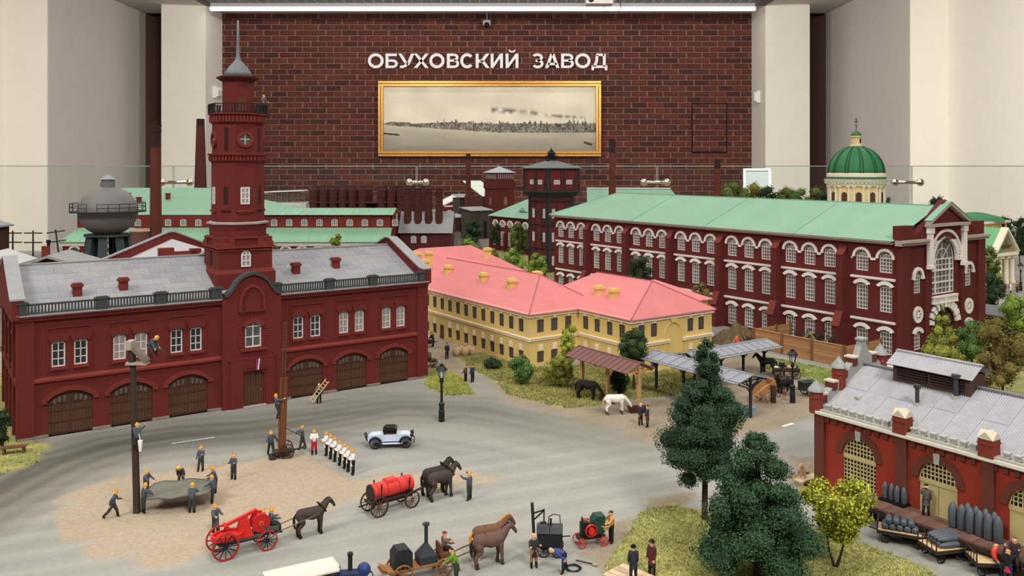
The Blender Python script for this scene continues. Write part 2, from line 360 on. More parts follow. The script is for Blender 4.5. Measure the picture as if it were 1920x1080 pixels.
lum = np.where(water, .74-.22*np.clip((V-.6)/.4, 0, 1)+.06*(noise2(U.shape, (8, 18), 11)-.5), lum)
land = (V > lt) & (V <= lb); lum = np.where(land, .22+.32*n3+.12*n2, lum)
sp = np.interp(U, [.5, .7, .8, .95], [.36, .4, .46, .47]); sm_ = np.exp(-((V-sp)/np.interp(U, [.5, .95], [.045, .016]))**2)*((U > .5) & (U < .955))
lum -= .42*sm_*np.clip(noise2(U.shape, (60, 14), 5)*1.6-.45, 0, 1)
for cu, t0 in ((.95, .48), (.895, .49), (.74, .53), (.423, .52), (.5, .54), (.55, .545)): lum = np.where((np.abs(U-cu) < .002) & (V > t0) & (V < .68), .2, lum)
lum = np.where((U < .075) & (np.abs(V-(.725+.3*U)) < .014), .25, lum)
lum = np.where((np.abs(U-.965) < .02) & (np.abs(V-(.88+.9*(U-.965))) < .018), .25, lum)
lum = np.where((np.abs(U-.03) < .015) & (np.abs(V-.955) < .012) & (n3 > .5), .5, lum)
lum = np.clip(lum+.02*(n3-.5), 0, 1); rgb = np.stack([lum*1.0, lum*.965, lum*.87], -1)
rgb = np.where(rgb <= .04045, rgb/12.92, ((rgb+.055)/1.055)**2.4)*1.3
me = bpy.data.meshes.new('print')
vx = np.stack([fw+U*(W_-2*fw), np.full_like(U, -1.4), fw+(1-V)*(H_-2*fw)], -1).reshape(-1, 3)*S
idx = np.arange((nx+1)*(nz+1)).reshape(nz+1, nx+1)
fs = np.stack([idx[1:, :-1], idx[1:, 1:], idx[:-1, 1:], idx[:-1, :-1]], -1).reshape(-1, 4)
me.from_pydata(vx.tolist(), [], fs.tolist()); ca = me.color_attributes.new('ink', 'FLOAT_COLOR', 'POINT')
ca.data.foreach_set('color', np.concatenate([rgb.reshape(-1, 3), np.ones((rgb.shape[0]*rgb.shape[1], 1))], 1).astype('f').ravel())
def attr_mat(name, attr, rough=.8):
    m = bpy.data.materials.new(name); m.use_nodes = True; nt = m.node_tree; a = nt.nodes.new('ShaderNodeVertexColor'); a.layer_name = attr
    b = nt.nodes['Principled BSDF']; nt.links.new(a.outputs[0], b.inputs['Base Color']); b.inputs['Roughness'].default_value = rough; b.inputs['Specular IOR Level'].default_value = .2; return m
me.materials.append(attr_mat('sepia_print', 'ink')); put('print', me, pc)
# small devices on the walls
def device(name, label, cat, x, y, z, kind):
    t = thing(name, label, cat, (x, y, z))
    if kind == 'dome':
        q = MB(); q.box(-4.6, 4.6, -6, 5, -2, 4.4); q.build('housing', mat('camera_grey', (150, 150, 152), .5, .05, 1), t)
        q = MB(); q.cyl((0, -7.6, -1.5), (0, -2, -1.5), 3.0, n=16); q.ball((0, -7.2, -1.5), 2.6, 12, 6); q.build('lens', M_black, t, smooth=True)
        q = MB(); q.cyl((0, 0, 4), (0, 0, 18), 1.0); q.build('stem', mat('camera_grey', (150, 150, 152)), t)
    if kind == 'pir':
        q = MB(); q.box(-3, 3, -4, 0, -7, 7); q.cyl((0, -3.6, -5), (0, -3.6, 5.5), 3.1, n=14); q.build('housing', M_white, t, smooth=False)
        q = MB(); q.box(-2, 2, -6.9, -6.4, -3, 2); q.build('window_strip', mat('sensor_window', (205, 205, 200)), t)
    if kind == 'round':
        q = MB(); q.cyl((0, 0, 0), (0, -5, 0), 6.2, 5.6, 18); q.build('housing', M_white, t)
        q = MB(); q.box(-2.4, 2.4, -5.6, -4.9, -.8, .8); q.build('slot', mat('sensor_slot', (120, 120, 118)), t)
    return t
device('security_camera', 'small grey security camera with a black lens hanging above the sign', 'camera', (913-960)*1030/F, 1030, HC+(HY-46)*1030/F, 'dome')
o = device('motion_sensor', 'rounded white motion sensor on the pillar beside the brick tower', 'sensor', -353, 1010, HC+(HY-172)*1005/F, 'pir'); o.rotation_euler.z = R(90)
o = device('wall_speaker', 'round white alarm sounder half behind the brick tower', 'sensor', -353, 1026, HC+(HY-173)*1030/F, 'round'); o.rotation_euler.z = R(90)
o = device('motion_sensor', 'white motion sensor on the pillar by the access hatch', 'sensor', 292, 1008, HC+(HY-182)*1010/F, 'pir'); o.rotation_euler.z = R(-90)
t = thing('projector', 'white ceiling projector with a looped cable before the linear lamp', 'projector', AT(1123, 900, 4))
q = MB(); q.box(-14, 14, -9, 9, -3, 6); q.build('housing', M_white, t)
q = MB(); q.cyl((-9, -9.5, 1), (-9, -8, 1), 3, n=14); q.build('lens', M_black, t)
q = MB(); q.tube([(14+9*math.cos(R(a)), 0, -4+8*math.sin(R(a))) for a in range(120, 470, 18)], .5); q.build('cable', mat('cable_grey', (88, 86, 88)), t)
q = MB(); q.cyl((0, 0, 6), (0, 0, 33), 1.4); q.build('mount', M_white, t)
# ---------------------------------------------------------------- glass balustrade at the back edge of the layout
gm = bpy.data.materials.new('clear_glass'); gm.use_nodes = True; nt = gm.node_tree; nt.nodes.clear()
out = nt.nodes.new('ShaderNodeOutputMaterial'); tr = nt.nodes.new('ShaderNodeBsdfTransparent'); gl = nt.nodes.new('ShaderNodeBsdfGlossy'); mx = nt.nodes.new('ShaderNodeMixShader')
tr.inputs[0].default_value = (.95, .985, .96, 1); gl.inputs['Roughness'].default_value = .02; mx.inputs[0].default_value = .045
nt.links.new(tr.outputs[0], mx.inputs[1]); nt.links.new(gl.outputs[0], mx.inputs[2]); nt.links.new(mx.outputs[0], out.inputs[0])
M_edge = mat('glass_edge', (176, 196, 182), .2, .05, .5)
YG = 436; kx = YG/F; jx = [-330*1.0, (326-960)*kx, (782-960)*kx, (1233-960)*kx, (1710-960)*kx, 330]
gb = ['behind the spherical gas tank', 'behind the brick tower and the black stoves', 'behind the riveted water tower', 'behind the green domed church drum', 'beyond the church portico']
for i in range(5):
    t = thing('glass_balustrade', 'clear glass balustrade pane standing '+gb[i], 'glass panel', (jx[i], YG, -78)); w = jx[i+1]-jx[i]-.4
    q = MB(); q.add([(0, 0, 0), (w, 0, 0), (w, 0, 100), (0, 0, 100)], [(0, 1, 2, 3)]); q.build('pane', gm, t)
    q = MB(); q.box(0, w, -.25, .25, 99.7, 100.1); q.box(0, .25, -.2, .2, 60, 100); q.box(w-.25, w, -.2, .2, 60, 100); q.build('edge', M_edge, t)
for i, (px, hw) in enumerate(((330, 7.0), (783, 4.2), (1229, 5.9), (1702, 6.4))):
    t = thing('glass_clamp', 'polished steel bar clamp with ball ends joining glass panes '+('near the tall red chimney', 'above the black stoves', 'above the long green roof', 'beside the green church dome')[i], 'clamp', AT(px, YG-1.6, 342), 0, 'steel clamps on the glass balustrade')
    q = MB(); q.cyl((-hw, 0, 0), (hw, 0, 0), .85, n=12); q.build('bar', M_steel, t, smooth=True)
    for s in (-1, 1):
        q = MB(); q.ball((s*hw, 0, 0), 1.9, 12, 8); q.build('ball', M_steel, t, smooth=True)
t = thing('notice_frame', 'white tilted notice frame standing by the pillar behind the hedge', 'sign', AT(1420, 560, 360))
t.rotation_euler = (R(-14), 0, R(-14))
q = MB(); q.prism([(-8.4, 0), (8.4, 0), (7.6, 15), (-8.4, 15)], -.4, .4, FY); q.build('board', mat('notice_white', (146, 154, 154), .4, .02, 1), t)
q = MB()
for a in ((-8.9, -7.4, 0, 15.5), (7.2, 8.7, 0, 15.5), (-8.9, 8.7, 14.2, 15.7), (-8.9, 8.7, -.5, .8)): q.box(a[0], a[1], -.9, .6, a[2], a[3])
q.build('rim', mat('notice_rim', (206, 208, 206), .4, .02, 1), t)
q = MB(); q.cyl((0, .5, -90), (0, .5, 3), 1.2); q.build('post', M_white, t)
# ---------------------------------------------------------------- ground of the layout
def Pz(*pts): return np.array([G(*p)[:2] for p in pts])
ZONES = dict(
 sand=[Pz((106, 985), (118, 940), (160, 912), (250, 890), (345, 878), (440, 868), (520, 852), (575, 850), (615, 872), (650, 893), (720, 895), (800, 886), (870, 886), (945, 893), (925, 905), (800, 922), (700, 930), (640, 948), (560, 988), (440, 1000), (390, 1040), (330, 1060), (250, 1062), (150, 1035))],
 grass=[Pz((800, 700), (826, 692), (858, 704), (888, 738), (836, 742), (800, 724)),
        Pz((860, 668), (905, 662), (985, 688), (1060, 690), (1340, 640), (1345, 700), (1290, 735), (1240, 745), (1160, 750), (1130, 760), (1060, 766), (1000, 752), (950, 738), (930, 715), (880, 690)),
        Pz((1150, 1040), (1175, 1005), (1205, 958), (1260, 948), (1420, 985), (1560, 1000), (1700, 1050), (1790, 1100), (1790, 1250), (1100, 1250), (1130, 1090)),
        Pz((-400, 690), (0, 700), (30, 745), (34, 822), (88, 834), (70, 872), (0, 892), (-200, 920)),
        Pz((1430, 668), (1600, 702), (1640, 700), (1640, 720), (1590, 735), (1500, 705), (1430, 690)),
        Pz((1690, 650), (1990, 560), (2300, 560), (2300, 800), (1900, 760)),
        Pz((1505, 890), (1530, 880), (1560, 905), (1530, 930), (1495, 915)),
        Pz((840, 470), (1040, 470), (1040, 560), (930, 560))],
 dirt=[Pz((900, 700), (960, 740), (1060, 768), (1130, 762), (1170, 752), (1250, 748), (1300, 740), (1345, 700), (1345, 655), (1430, 640), (1440, 670), (1590, 705), (1660, 715), (1530, 780), (1440, 812), (1360, 822), (1220, 830), (1150, 805), (1030, 775), (940, 752)),
       Pz((1140, 1075), (1090, 1040), (1140, 1000), (1230, 930), (1280, 920), (1300, 960), (1210, 965), (1180, 1010)),
       Pz((1490, 860), (1530, 850), (1530, 900), (1500, 920)), Pz((1560, 1060), (1640, 1040), (1760, 1075), (1700, 1090)),
       Pz((790, 640), (860, 620), (1000, 690), (905, 664), (858, 672), (886, 700), (880, 735), (930, 745), (860, 742), (830, 694), (795, 700))],
 ballast=[Pz((-500, 470), (0, 478), (400, 478), (720, 472), (830, 440), (840, 425), (900, 425), (940, 470), (930, 560), (700, 560), (0, 660), (-500, 700)),
          Pz((-3000, 425), (3000, 425), (3000, 360), (-3000, 360))])
def inside(P, poly):
    x, y = P[..., 0], P[..., 1]; c = np.zeros(x.shape, bool); n = len(poly)
    for i in range(n):
        x1, y1 = poly[i]; x2, y2 = poly[(i+1) % n]
        c ^= ((y1 > y) != (y2 > y)) & (x < (x2-x1)*(y-y1)/(y2-y1+1e-12)+x1)
    return c
yy = np.concatenate([np.linspace(36, 110, 330), np.linspace(110.5, 200, 130), np.linspace(203, 432, 40)])
tt = np.linspace(-1, 1, 420); Yg = np.repeat(yy[:, None], 420, 1); Xg = tt[None, :]*(yy[:, None]*.66+6)
Xg = np.clip(Xg, -285, 285)
def wob(seed, amp, scale):      # smooth noise in world xy
    r = np.random.default_rng(seed); o = np.zeros_like(Xg)
    for _ in range(7):
        a = r.uniform(0, 6.28); f = scale*r.uniform(.5, 2.2); o += np.sin((Xg*math.cos(a)+Yg*math.sin(a))*f+r.uniform(0, 6.28))
    return amp*o/7
P = np.stack([Xg+wob(1, 1.1, 1.5)+wob(2, .5, 5), Yg+wob(3, 1.1, 1.5)+wob(4, .5, 5)], -1)
zone = np.zeros(Xg.shape, int)      # 0 asphalt
for zi, k in ((4, 'ballast'), (3, 'dirt'), (2, 'grass'), (1, 'sand')):
    for poly in ZONES[k]: zone[inside(P, poly)] = zi
base = np.array([lin(c) for c in ((152, 151, 144), (176, 158, 136), (142, 142, 88), (146, 134, 116), (112, 106, 96))])
# asphalt: tones along wheel tracks around the sand island and along the crossing road (worn, dusty paint of the model)
cx, cy = G(440, 950)[:2]
rad = np.hypot((Xg-cx)*.8, (Yg-cy)*1.25)
road_u = (Xg-G(900, 1000)[0])*-.40+(Yg-G(900, 1000)[1])*.917      # distance across the front road
st = .5+.5*np.sin(road_u*2.6+wob(5, 1.2, .22)); st2 = .5+.5*np.sin(rad*1.5+wob(6, 1.6, .3))
colr = base[zone]
n_a = wob(7, 1, .25); n_b = wob(8, 1, 1.2); n_c = wob(9, 1, 6)
far = np.clip((Yg-62)/12, 0, 1)
asp = 1+.05*n_a+.05*n_b-.10*(st2*far)-.05*far+.11*(st-.5)*(1-far)+.04*np.sin(road_u*7.3+wob(15, 1.2, .4))*(1-far)+.14*np.exp(-((road_u-np.round(road_u/2.6)*2.6)/.12)**2)*(1-far)
dk = np.exp(-((rad-16.5)/1.1)**2)*.22+np.exp(-((rad-19)/.7)**2)*.16
asp = asp-dk*np.clip((Yg-62)/5, 0, 1)
def path_d(pts):
    d = np.full(Xg.shape, 1e9)
    for a, b in zip(pts[:-1], pts[1:]):
        a, b = np.array(a), np.array(b); ab = b-a; t_ = np.clip(((Xg-a[0])*ab[0]+(Yg-a[1])*ab[1])/(ab@ab), 0, 1); d = np.minimum(d, np.hypot(Xg-a[0]-t_*ab[0], Yg-a[1]-t_*ab[1]))
    return d
pth = [G(*p)[:2] for p in ((-120, 985), (0, 915), (90, 868), (200, 835), (330, 815), (470, 806), (600, 790), (740, 765), (900, 768), (1060, 800), (1230, 828))]
pd = path_d(pth)+wob(12, .5, .5); wl = np.interp(Xg, [-50, -25, -5, 15], [.8, .7, .42, .2])
asp = asp*(1-wl*np.exp(-(pd/5.2)**2)*(.78+.16*np.sin(pd*3.6+.6*n_a)+.1*np.sin(pd*9)))
asp = asp*(1+.10*np.exp(-((pd-6.2)/.9)**2)*(Yg < 75))
san = 1+.16*n_b+.12*n_a+.06*n_c; gra = 1+.22*n_b+.25*n_c; dirr = 1+.18*n_b+.2*n_c
f = np.select([zone == 0, zone == 1, zone == 2, zone == 3], [asp, san, gra, dirr], 1+.2*n_c+.2*n_b)
colr = colr*f[..., None]
mm = np.clip(.25+.45*n_b+.35*n_a, 0, .6)[..., None]*(zone == 1)[..., None]; colr = colr*(1-mm)+np.array(lin((150, 140, 124)))*mm
br_ = (wl*np.exp(-(pd/5.2)**2)*(zone == 0))[..., None]; colr = colr*(1-br_*np.array([0, .07, .16]))
# grass mottling to straw
m = (zone == 2)[..., None]*np.clip(n_b*1.2+.25, 0, 1)[..., None]*.6; colr = colr*(1-m)+np.array(lin((176, 160, 96)))*m
# soften zone borders
for _ in range(2):
    c2 = colr.copy(); c2[1:-1, 1:-1] = (colr[1:-1, 1:-1]*2+colr[:-2, 1:-1]+colr[2:, 1:-1]+colr[1:-1, :-2]+colr[1:-1, 2:])/6; colr = c2
Zg = np.select([zone == 1, zone == 2, zone == 3], [.05+.03*n_c, .06+.05*n_c, .02*n_c], 0.0)
Zg[0] = 0
VV = np.stack([Xg, Yg, Zg], -1).reshape(-1, 3)*S
idx = np.arange(Xg.size).reshape(Xg.shape); Q = np.stack([idx[:-1, :-1], idx[:-1, 1:], idx[1:, 1:], idx[1:, :-1]], -1)
zq = zone[:-1, :-1].copy(); xc, yc = Xg[:-1, :-1], Yg[:-1, :-1]; zq[((yc > 216) & (xc < -112)) | ((yc > 300) & (xc > 140))] = -1
def ground_mat(name, ns, bump, amp=.28):
    m = attr_mat(name, 'tone', .92); nt = m.node_tree; b = nt.nodes['Principled BSDF']; a = [n for n in nt.nodes if n.type == 'VERTEX_COLOR'][0]
    tc = nt.nodes.new('ShaderNodeTexCoord'); n = nt.nodes.new('ShaderNodeTexNoise'); n.inputs['Scale'].default_value = ns/S; n.inputs['Detail'].default_value = 6
    nt.links.new(tc.outputs['Object'], n.inputs['Vector']); mr = nt.nodes.new('ShaderNodeMapRange'); mr.inputs['To Min'].default_value = 1-amp; mr.inputs['To Max'].default_value = 1+amp
    nt.links.new(n.outputs['Fac'], mr.inputs['Value']); h = nt.nodes.new('ShaderNodeHueSaturation'); nt.links.new(mr.outputs[0], h.inputs['Value'])
    nt.links.new(a.outputs[0], h.inputs['Color']); nt.links.new(h.outputs[0], b.inputs['Base Color'])
    bp = nt.nodes.new('ShaderNodeBump'); bp.inputs['Strength'].default_value = bump; bp.inputs['Distance'].default_value = .1*S
    nt.links.new(n.outputs['Fac'], bp.inputs['Height']); nt.links.new(bp.outputs[0], b.inputs['Normal']); return m
for zi, nm, ns, bu in ((0, 'road', 3.0, .15), (1, 'ground', 4.0, .5), (2, 'lawn', 3.5, .9), (3, 'ground', 4.0, .8), (4, 'ground', 3.0, .8)):
    q = Q[zq == zi].reshape(-1, 4); used = np.unique(q); rm = np.full(Xg.size, -1); rm[used] = np.arange(len(used))
    me = bpy.data.meshes.new(nm); me.vertices.add(len(used)); me.vertices.foreach_set('co', VV[used].astype('f').ravel())
    me.loops.add(q.size); me.loops.foreach_set('vertex_index', rm[q].ravel().astype('i')); me.polygons.add(len(q))
    me.polygons.foreach_set('loop_start', np.arange(0, q.size, 4, dtype='i')); me.update(calc_edges=True)
    ca = me.color_attributes.new('tone', 'FLOAT_COLOR', 'POINT'); cc = colr.reshape(-1, 3)[used]
    ca.data.foreach_set('color', np.concatenate([cc, np.ones((len(cc), 1))], 1).astype('f').ravel())
    me.materials.append(ground_mat('ground_'+nm+str(zi), ns, bu, .13 if zi == 0 else .28)); put(nm, me, kind='structure')
q = MB(); q.box(-290, 290, 30, 216, -12, -.3); q.box(-112, 285, 216, 300, -12, -.3); q.box(-112, 140, 300, 434, -12, -.3); q.build('layout_slab', mat('table_board', (120, 110, 100)), kind='structure')
# scattered grass tufts on the lawns: blades nobody could count
def tufts(polys, n, h, cols, seed, name='grass'):
    r = np.random.default_rng(seed); vs = []; fs = []
    pts = []
    def clear(x, y):
        a, b = (x-1.9)*CT+(y-92.9)*ST, -(x-1.9)*ST+(y-92.9)*CT; c, d = (x+39.4)*CT+(y-68)*ST, -(x+39.4)*ST+(y-68)*CT
        return not ((-.3 < a < 26 and b > -.3) or (6.5 < a < 26 and b > -9.2) or (-.6 < c < 37.4 and -.6 < d < 17))
    while len(pts) < n:
        poly = polys[r.integers(len(polys))]; lo, hi = poly.min(0), poly.max(0); p = r.uniform(lo, hi, (400, 2)); p = p[inside(p, poly)]; p = p[p[:, 1] > 36]; pts += p.tolist()
    for x, y in pts[:n]:
        if not clear(x, y): continue
        for _ in range(3):
            a = r.uniform(0, 6.28); hh = h*r.uniform(.5, 1.3); w = .05; dx, dy = math.cos(a), math.sin(a); lx, ly = r.uniform(-.2, .2, 2)
            k = len(vs); ox, oy = r.uniform(-.15, .15, 2)
            vs += [((x+ox-dx*w)*S, (y+oy-dy*w)*S, 0), ((x+ox+dx*w)*S, (y+oy+dy*w)*S, 0), ((x+ox+lx)*S, (y+oy+ly)*S, hh*S)]; fs.append((k, k+1, k+2))
    me = bpy.data.meshes.new(name); me.from_pydata(vs, [], fs); me.materials.append(mat('grass_'+str(seed), cols, .9, .3, .4, island=.45)); o = put(name, me, kind='stuff')
    return o
gz = ZONES['grass']
tag(tufts([gz[2]], 16000, .15, (168, 168, 100), 21), 'short yellow green grass on the lawn under the conifers', 'grass')
tag(tufts([gz[0]], 5000, .17, (166, 170, 90), 22), 'patch of bright grass at the corner of the red station', 'grass')
tag(tufts([gz[1]], 16000, .22, (150, 147, 86), 23), 'rough grass in the yard of the yellow barracks', 'grass')
tag(tufts([gz[4]], 5000, .2, (146, 160, 92), 24), 'strip of low weeds along the wooden fence', 'grass')
tag(tufts([gz[3]], 3500, .2, (160, 158, 92), 25), 'grass beside the red station end wall', 'grass')
# painted dashes on the asphalt
M_dash = mat('road_paint', (226, 224, 216), .8, .1, 2)
q = MB()
a, b = G(322, 832), G(396, 821)
for i in range(9):
    p = [a[j]+(b[j]-a[j])*i/8.5 for j in range(2)]; d = Vector((b[0]-a[0], b[1]-a[1], 0)).normalized()
    q.bar((p[0], p[1], .02), (p[0]+d.x*.42, p[1]+d.y*.42, .02), .1, .02)
a, b = G(1468, 800), G(1487, 794); q.bar((a[0], a[1], .02), (b[0], b[1], .02), .3, .02)
q.build('road_marking', M_dash, kind='structure')
# ---------------------------------------------------------------- red fire station with its watch tower
RED = mat('station_red', (105, 39, 35), .8, .10, .6, bump=.15)
RED_L = mat('station_red_light', (119, 47, 41), .8, .10, 1)
ROOFG = mat('roof_grey', (142, 143, 148), .8, .10, .8, island=.07)
COPE = mat('coping_grey', (148, 148, 150), .7, .08, 1)
DGREY = mat('dark_grey_paint', (66, 68, 70), .7, .08, 1)
WFR = mat('window_white', (228, 224, 220), .6, .04, 2)
GL_D = mat('glass_dark', (46, 48, 54), .15, .25, 1, spec=.6)
GL_L = mat('glass_curtained', (158, 150, 146), .35, .12, 1.5, spec=.5)
GL_M = mat('glass_grey', (92, 88, 88), .2, .2, 1.2, spec=.6)
GATE = mat('gate_brown', (92, 62, 46), .8, .2, 1, streak=(6, 6, .6))
GATE_T = mat('gate_strap', (76, 50, 38), .8, .15, 2)
PLINTH = mat('plinth_stone', (128, 120, 108), .9, .2, 2)
P0 = (-39.4, 68.0, 0)
fs_ = thing('fire_station', 'long dark red brick fire station with six brown gates and a tall watch tower', 'building', P0, TH)
LN, DP, HE, RY, RZ = 36.9, 16.4, 10.0, 8.2, 13.2
gates = [(2.1, 5.45), (6.75, 10.1), (11.4, 14.75), (22.3, 25.6), (26.9, 30.2), (31.5, 34.75)]
wp = [2.9, 4.55, 7.5, 9.2, 12.1, 13.75, 23.15, 24.85, 27.75, 29.4, 32.35, 33.95]
wmat = [GL_D, GL_D, GL_L, GL_L, GL_D, GL_D, GL_D, GL_D, GL_L, GL_L, GL_L, GL_L]
ops = [(a, b, 0, 2.95, .65) for a, b in gates]+[(x-.5, x+.5, 5.6, 7.55, .2) for x in wp]
q = MB()
wall(q, FY, 0, LN, 0, HE, ops, .3)
q.add([(0, 0, 0), (0, DP, 0), (0, DP, HE), (0, RY, RZ), (0, 0, HE)], [(0, 1, 2, 3, 4)]); q.add([(LN, 0, 0), (LN, DP, 0), (LN, DP, HE), (LN, RY, RZ), (LN, 0, HE)], [(0, 1, 2, 3, 4)])
q.add([(0, DP, 0), (LN, DP, 0), (LN, DP, HE), (0, DP, HE)], [(0, 1, 2, 3)])
q.build('wall', RED, fs_)
q = MB(); q.add([(.1, .32, 0), (LN-.1, .32, 0), (LN-.1, .32, HE), (.1, .32, HE)], [(0, 1, 2, 3)]); q.build('interior_dark_sheet', mat('interior_dark', (24, 20, 20)), fs_)  # near-black sheet standing for the unlit interior behind the openings
for x0, x1 in ((-.1, 1.15), (LN-1.15, LN+.1)):
    q = MB(); q.box(x0, x1, -.18, .6, 0, HE-.3); q.build('corner_pilaster', RED, fs_)
q = MB()
for x0, x1 in ((-.12, 15.9), (21.3, LN+.12)):
    q.box(x0, x1, -.3, .2, HE-.45, HE-.2, 0); q.box(x0, x1, -.42, .2, HE-.2, HE-.06, 0); q.box(x0, x1, -.46, .3, HE-.06, HE+.04, 1)
q.box(-.5, .1, -.46, DP, HE-.3, HE+.02, 0)
q.build('cornice', [RED, COPE], fs_)
for x0, x1 in ((1.15, 15.9), (21.3, LN-1.15)):
    q = MB(); q.prism([(-.2, 4.5), (-.2, 4.66), (0, 4.86), (0, 4.4)], x0, x1, lambda u, v, d: (d, u, v)); q.build('string_course', RED_L, fs_)
# recessed panel rims over each window pair, lintels and sills
for i in range(0, 12, 2):
    a, b = wp[i]-.85, wp[i+1]+.85
    q = MB(); q.box(a, b, -.09, 0, 8.75, 8.9); q.box(a, a+.12, -.06, 0, 5.2, 8.75); q.box(b-.12, b, -.06, 0, 5.2, 8.75); q.build('panel_rim', RED, fs_)
    for x in wp[i:i+2]:
        q = MB(); q.band(arc(x-.62, x+.62, 7.6, .2, 6), arc(x-.78, x+.78, 8.15, .22, 6), -.14, 0, FY); q.build('lintel', RED, fs_)
        q = MB(); q.box(x-.62, x+.62, -.16, 0, 5.38, 5.56)
        for j in range(5): q.box(x-.56+j*.25, x-.44+j*.25, -.1, 0, 5.26, 5.38)
        q.build('sill', RED_L, fs_)
wf = win_meshes('station', 1.0, 1.95, .2, 2, 3, .07, WFR, GL_D)[0]
pane_me = {}
for gmx in (GL_D, GL_L):
    for r_ in range(3):
        q = MB(); q.box(-.24, .24, -.01, 0, 0, .64 if r_ < 2 else .78); pane_me[gmx.name, r_] = q.mesh('pane', gmx)
for x, gmx in zip(wp, wmat):
    o = put('window', wf, fs_, (x, .2, 5.6))
    for r_ in range(3):
        for c in (-.25, .25): put('pane', pane_me[gmx.name, r_], o, (c, .0, .0+r_*.65))
# gates: two plank leaves with small lights and strap rails
gw = 3.33
def gate_leaf(sgn):
    q = MB(); A = [p for p in arc(-gw/2, gw/2, 2.95, .65, 16) if p[0]*sgn >= -1e-6]
    poly = ([(0, 0)]+A+[(gw/2, 0)]) if sgn > 0 else ([(-gw/2, 0)]+A+[(0, 0)])
    q.prism(poly, 0, .1, FY, 0)
    for i in range(6):
        x = sgn*(.06+i*(gw/2-.1)/6); h = arch_h(x, gw, 2.95, .65); q.box(min(x, x+sgn*.03), max(x, x+sgn*.03), -.03, 0, .05, h-.1, 1)
    for z in (.12, 1.0, 1.9, 2.5): q.box(min(sgn*.04, sgn*(gw/2-.04)), max(sgn*.04, sgn*(gw/2-.04)), -.045, 0, z, z+.1, 1)
    return q.mesh('gate_leaf', [GATE, GATE_T])
gl_me = {s: gate_leaf(s) for s in (-1, 1)}
q = MB(); q.box(-.1, .1, -.05, 0, 0, .42); lt_me = q.mesh('light', mat('gate_light', (108, 98, 94), .25, .2, 2, spec=.6))
for a, b in gates:
    c = (a+b)/2
    g = thing('gate', '', '', (c, .22, .03)); g.parent = fs_; del g['label'], g['category']
    for s in (-1, 1):
        put('gate_leaf', gl_me[s], g)
        for j, hz in ((.42, 0), (.78, .02), (1.14, .12)): put('light', lt_me, g, (s*j, 0, 2.66-hz), sc=(1, 1, 1.15-hz*2))
    q = MB(); q.band(arc(a, b, 2.95, .65, 12), arc(a-.3, b+.3, 3.1, .85, 12), -.16, 0, FY); q.box(a-.42, a-.02, -.16, 0, 2.7, 3.05); q.box(b+.02, b+.42, -.16, 0, 2.7, 3.05); q.build('gate_arch', RED_L, fs_)
edges = [0]+[v for g in gates[:3] for v in g]+[15.9]
for a, b in zip(edges[0::2], edges[1::2]): q = MB(); q.box(a-.05, b+.05, -.26, 0, 0, .22); q.build('plinth', PLINTH, fs_)
edges = [21.3]+[v for g in gates[3:] for v in g]+[LN]
for a, b in zip(edges[0::2], edges[1::2]): q = MB(); q.box(a-.05, b+.05, -.26, 0, 0, .22); q.build('plinth', PLINTH, fs_)
# end wall facing west: blind recesses and pilasters
q = MB()
for y in (2.2, 6.2, 10.2, 14.2): q.box(-.22, 0, y-.35, y+.35, 0, HE-.3)
q.box(-.2, 0, 0, DP, 4.4, 4.8)
for y in (4.2, 8.2, 12.2): q.box(-.14, 0, y-.9, y+.9, 5.2, 5.4); q.box(-.14, 0, y-.9, y+.9, 7.9, 8.2)
q.build('end_relief', RED, fs_)
# roof: grey sheets laid in courses on two slopes
rt = thing('roof', '', '', (0, 0, 0)); rt.parent = fs_; del rt['label'], rt['category']
q = MB(); q.add([(.3, .4, HE+.1), (LN-.3, .4, HE+.1), (LN-.3, RY, RZ), (.3, RY, RZ), (.3, DP, HE), (LN-.3, DP, HE)], [(0, 1, 2, 3), (3, 2, 5, 4)]); q.build('deck', ROOFG, rt)
sl = math.hypot(RY-.4, RZ-HE-.1); an = math.atan2(RZ-HE-.1, RY-.4); rr = random.Random(5)
shm = []
for i in range(3):
    q = MB(); q.box(0, 1.385, 0, 1.045, 0, .022+.006*i); shm.append(q.mesh('roof_sheet', mat('roof_sheet_%d' % i, [(142, 143, 147), (148, 148, 152), (137, 139, 144)][i], .8, .09, .9)))
for row in range(8):
    v = row*1.06
    for x0, x1 in ((.5, 15.9), (20.8, LN-.7)):
        x = x0-(.7 if row % 2 else 0)
        while x < x1-.3:
            xa = max(x, x0)
            o = put('roof_sheet', rr.choice(shm), rt, (xa, .4+v*math.cos(an), HE+.1+v*math.sin(an)+.01), (an, 0, 0), sc=((min(x+1.385, x1)-xa)/1.385, 1, 1)); x += 1.4
q = MB(); q.box(.5, LN-.5, RY-.18, RY+.18, RZ, RZ+.14); q.build('ridge_cap', COPE, rt)
# parapet gables with grey copings
for nm, x in (('a', 0), ('b', LN)):
    q = MB(); poly = [(-.3, HE-.2), (-.3, HE+1.25), (.5, HE+1.3), (RY-.45, RZ+.75), (RY+.45, RZ+.75), (DP-.5, HE+1.3), (DP, HE+1), (DP, HE-.2)]
    q.prism(poly, x-.42, x+.42, lambda u, v, d: (d, u, v)); q.build('gable_parapet', RED, fs_)
    q = MB()
    cop = [(-.35, HE+1.25), (.5, HE+1.3), (RY-.45, RZ+.75), (RY+.45, RZ+.75), (DP-.5, HE+1.3)]
    q.band(cop, [(u, v+.14) for u, v in cop], x-.55, x+.55, lambda u, v, d: (d, u, v)); q.build('coping', COPE, fs_)
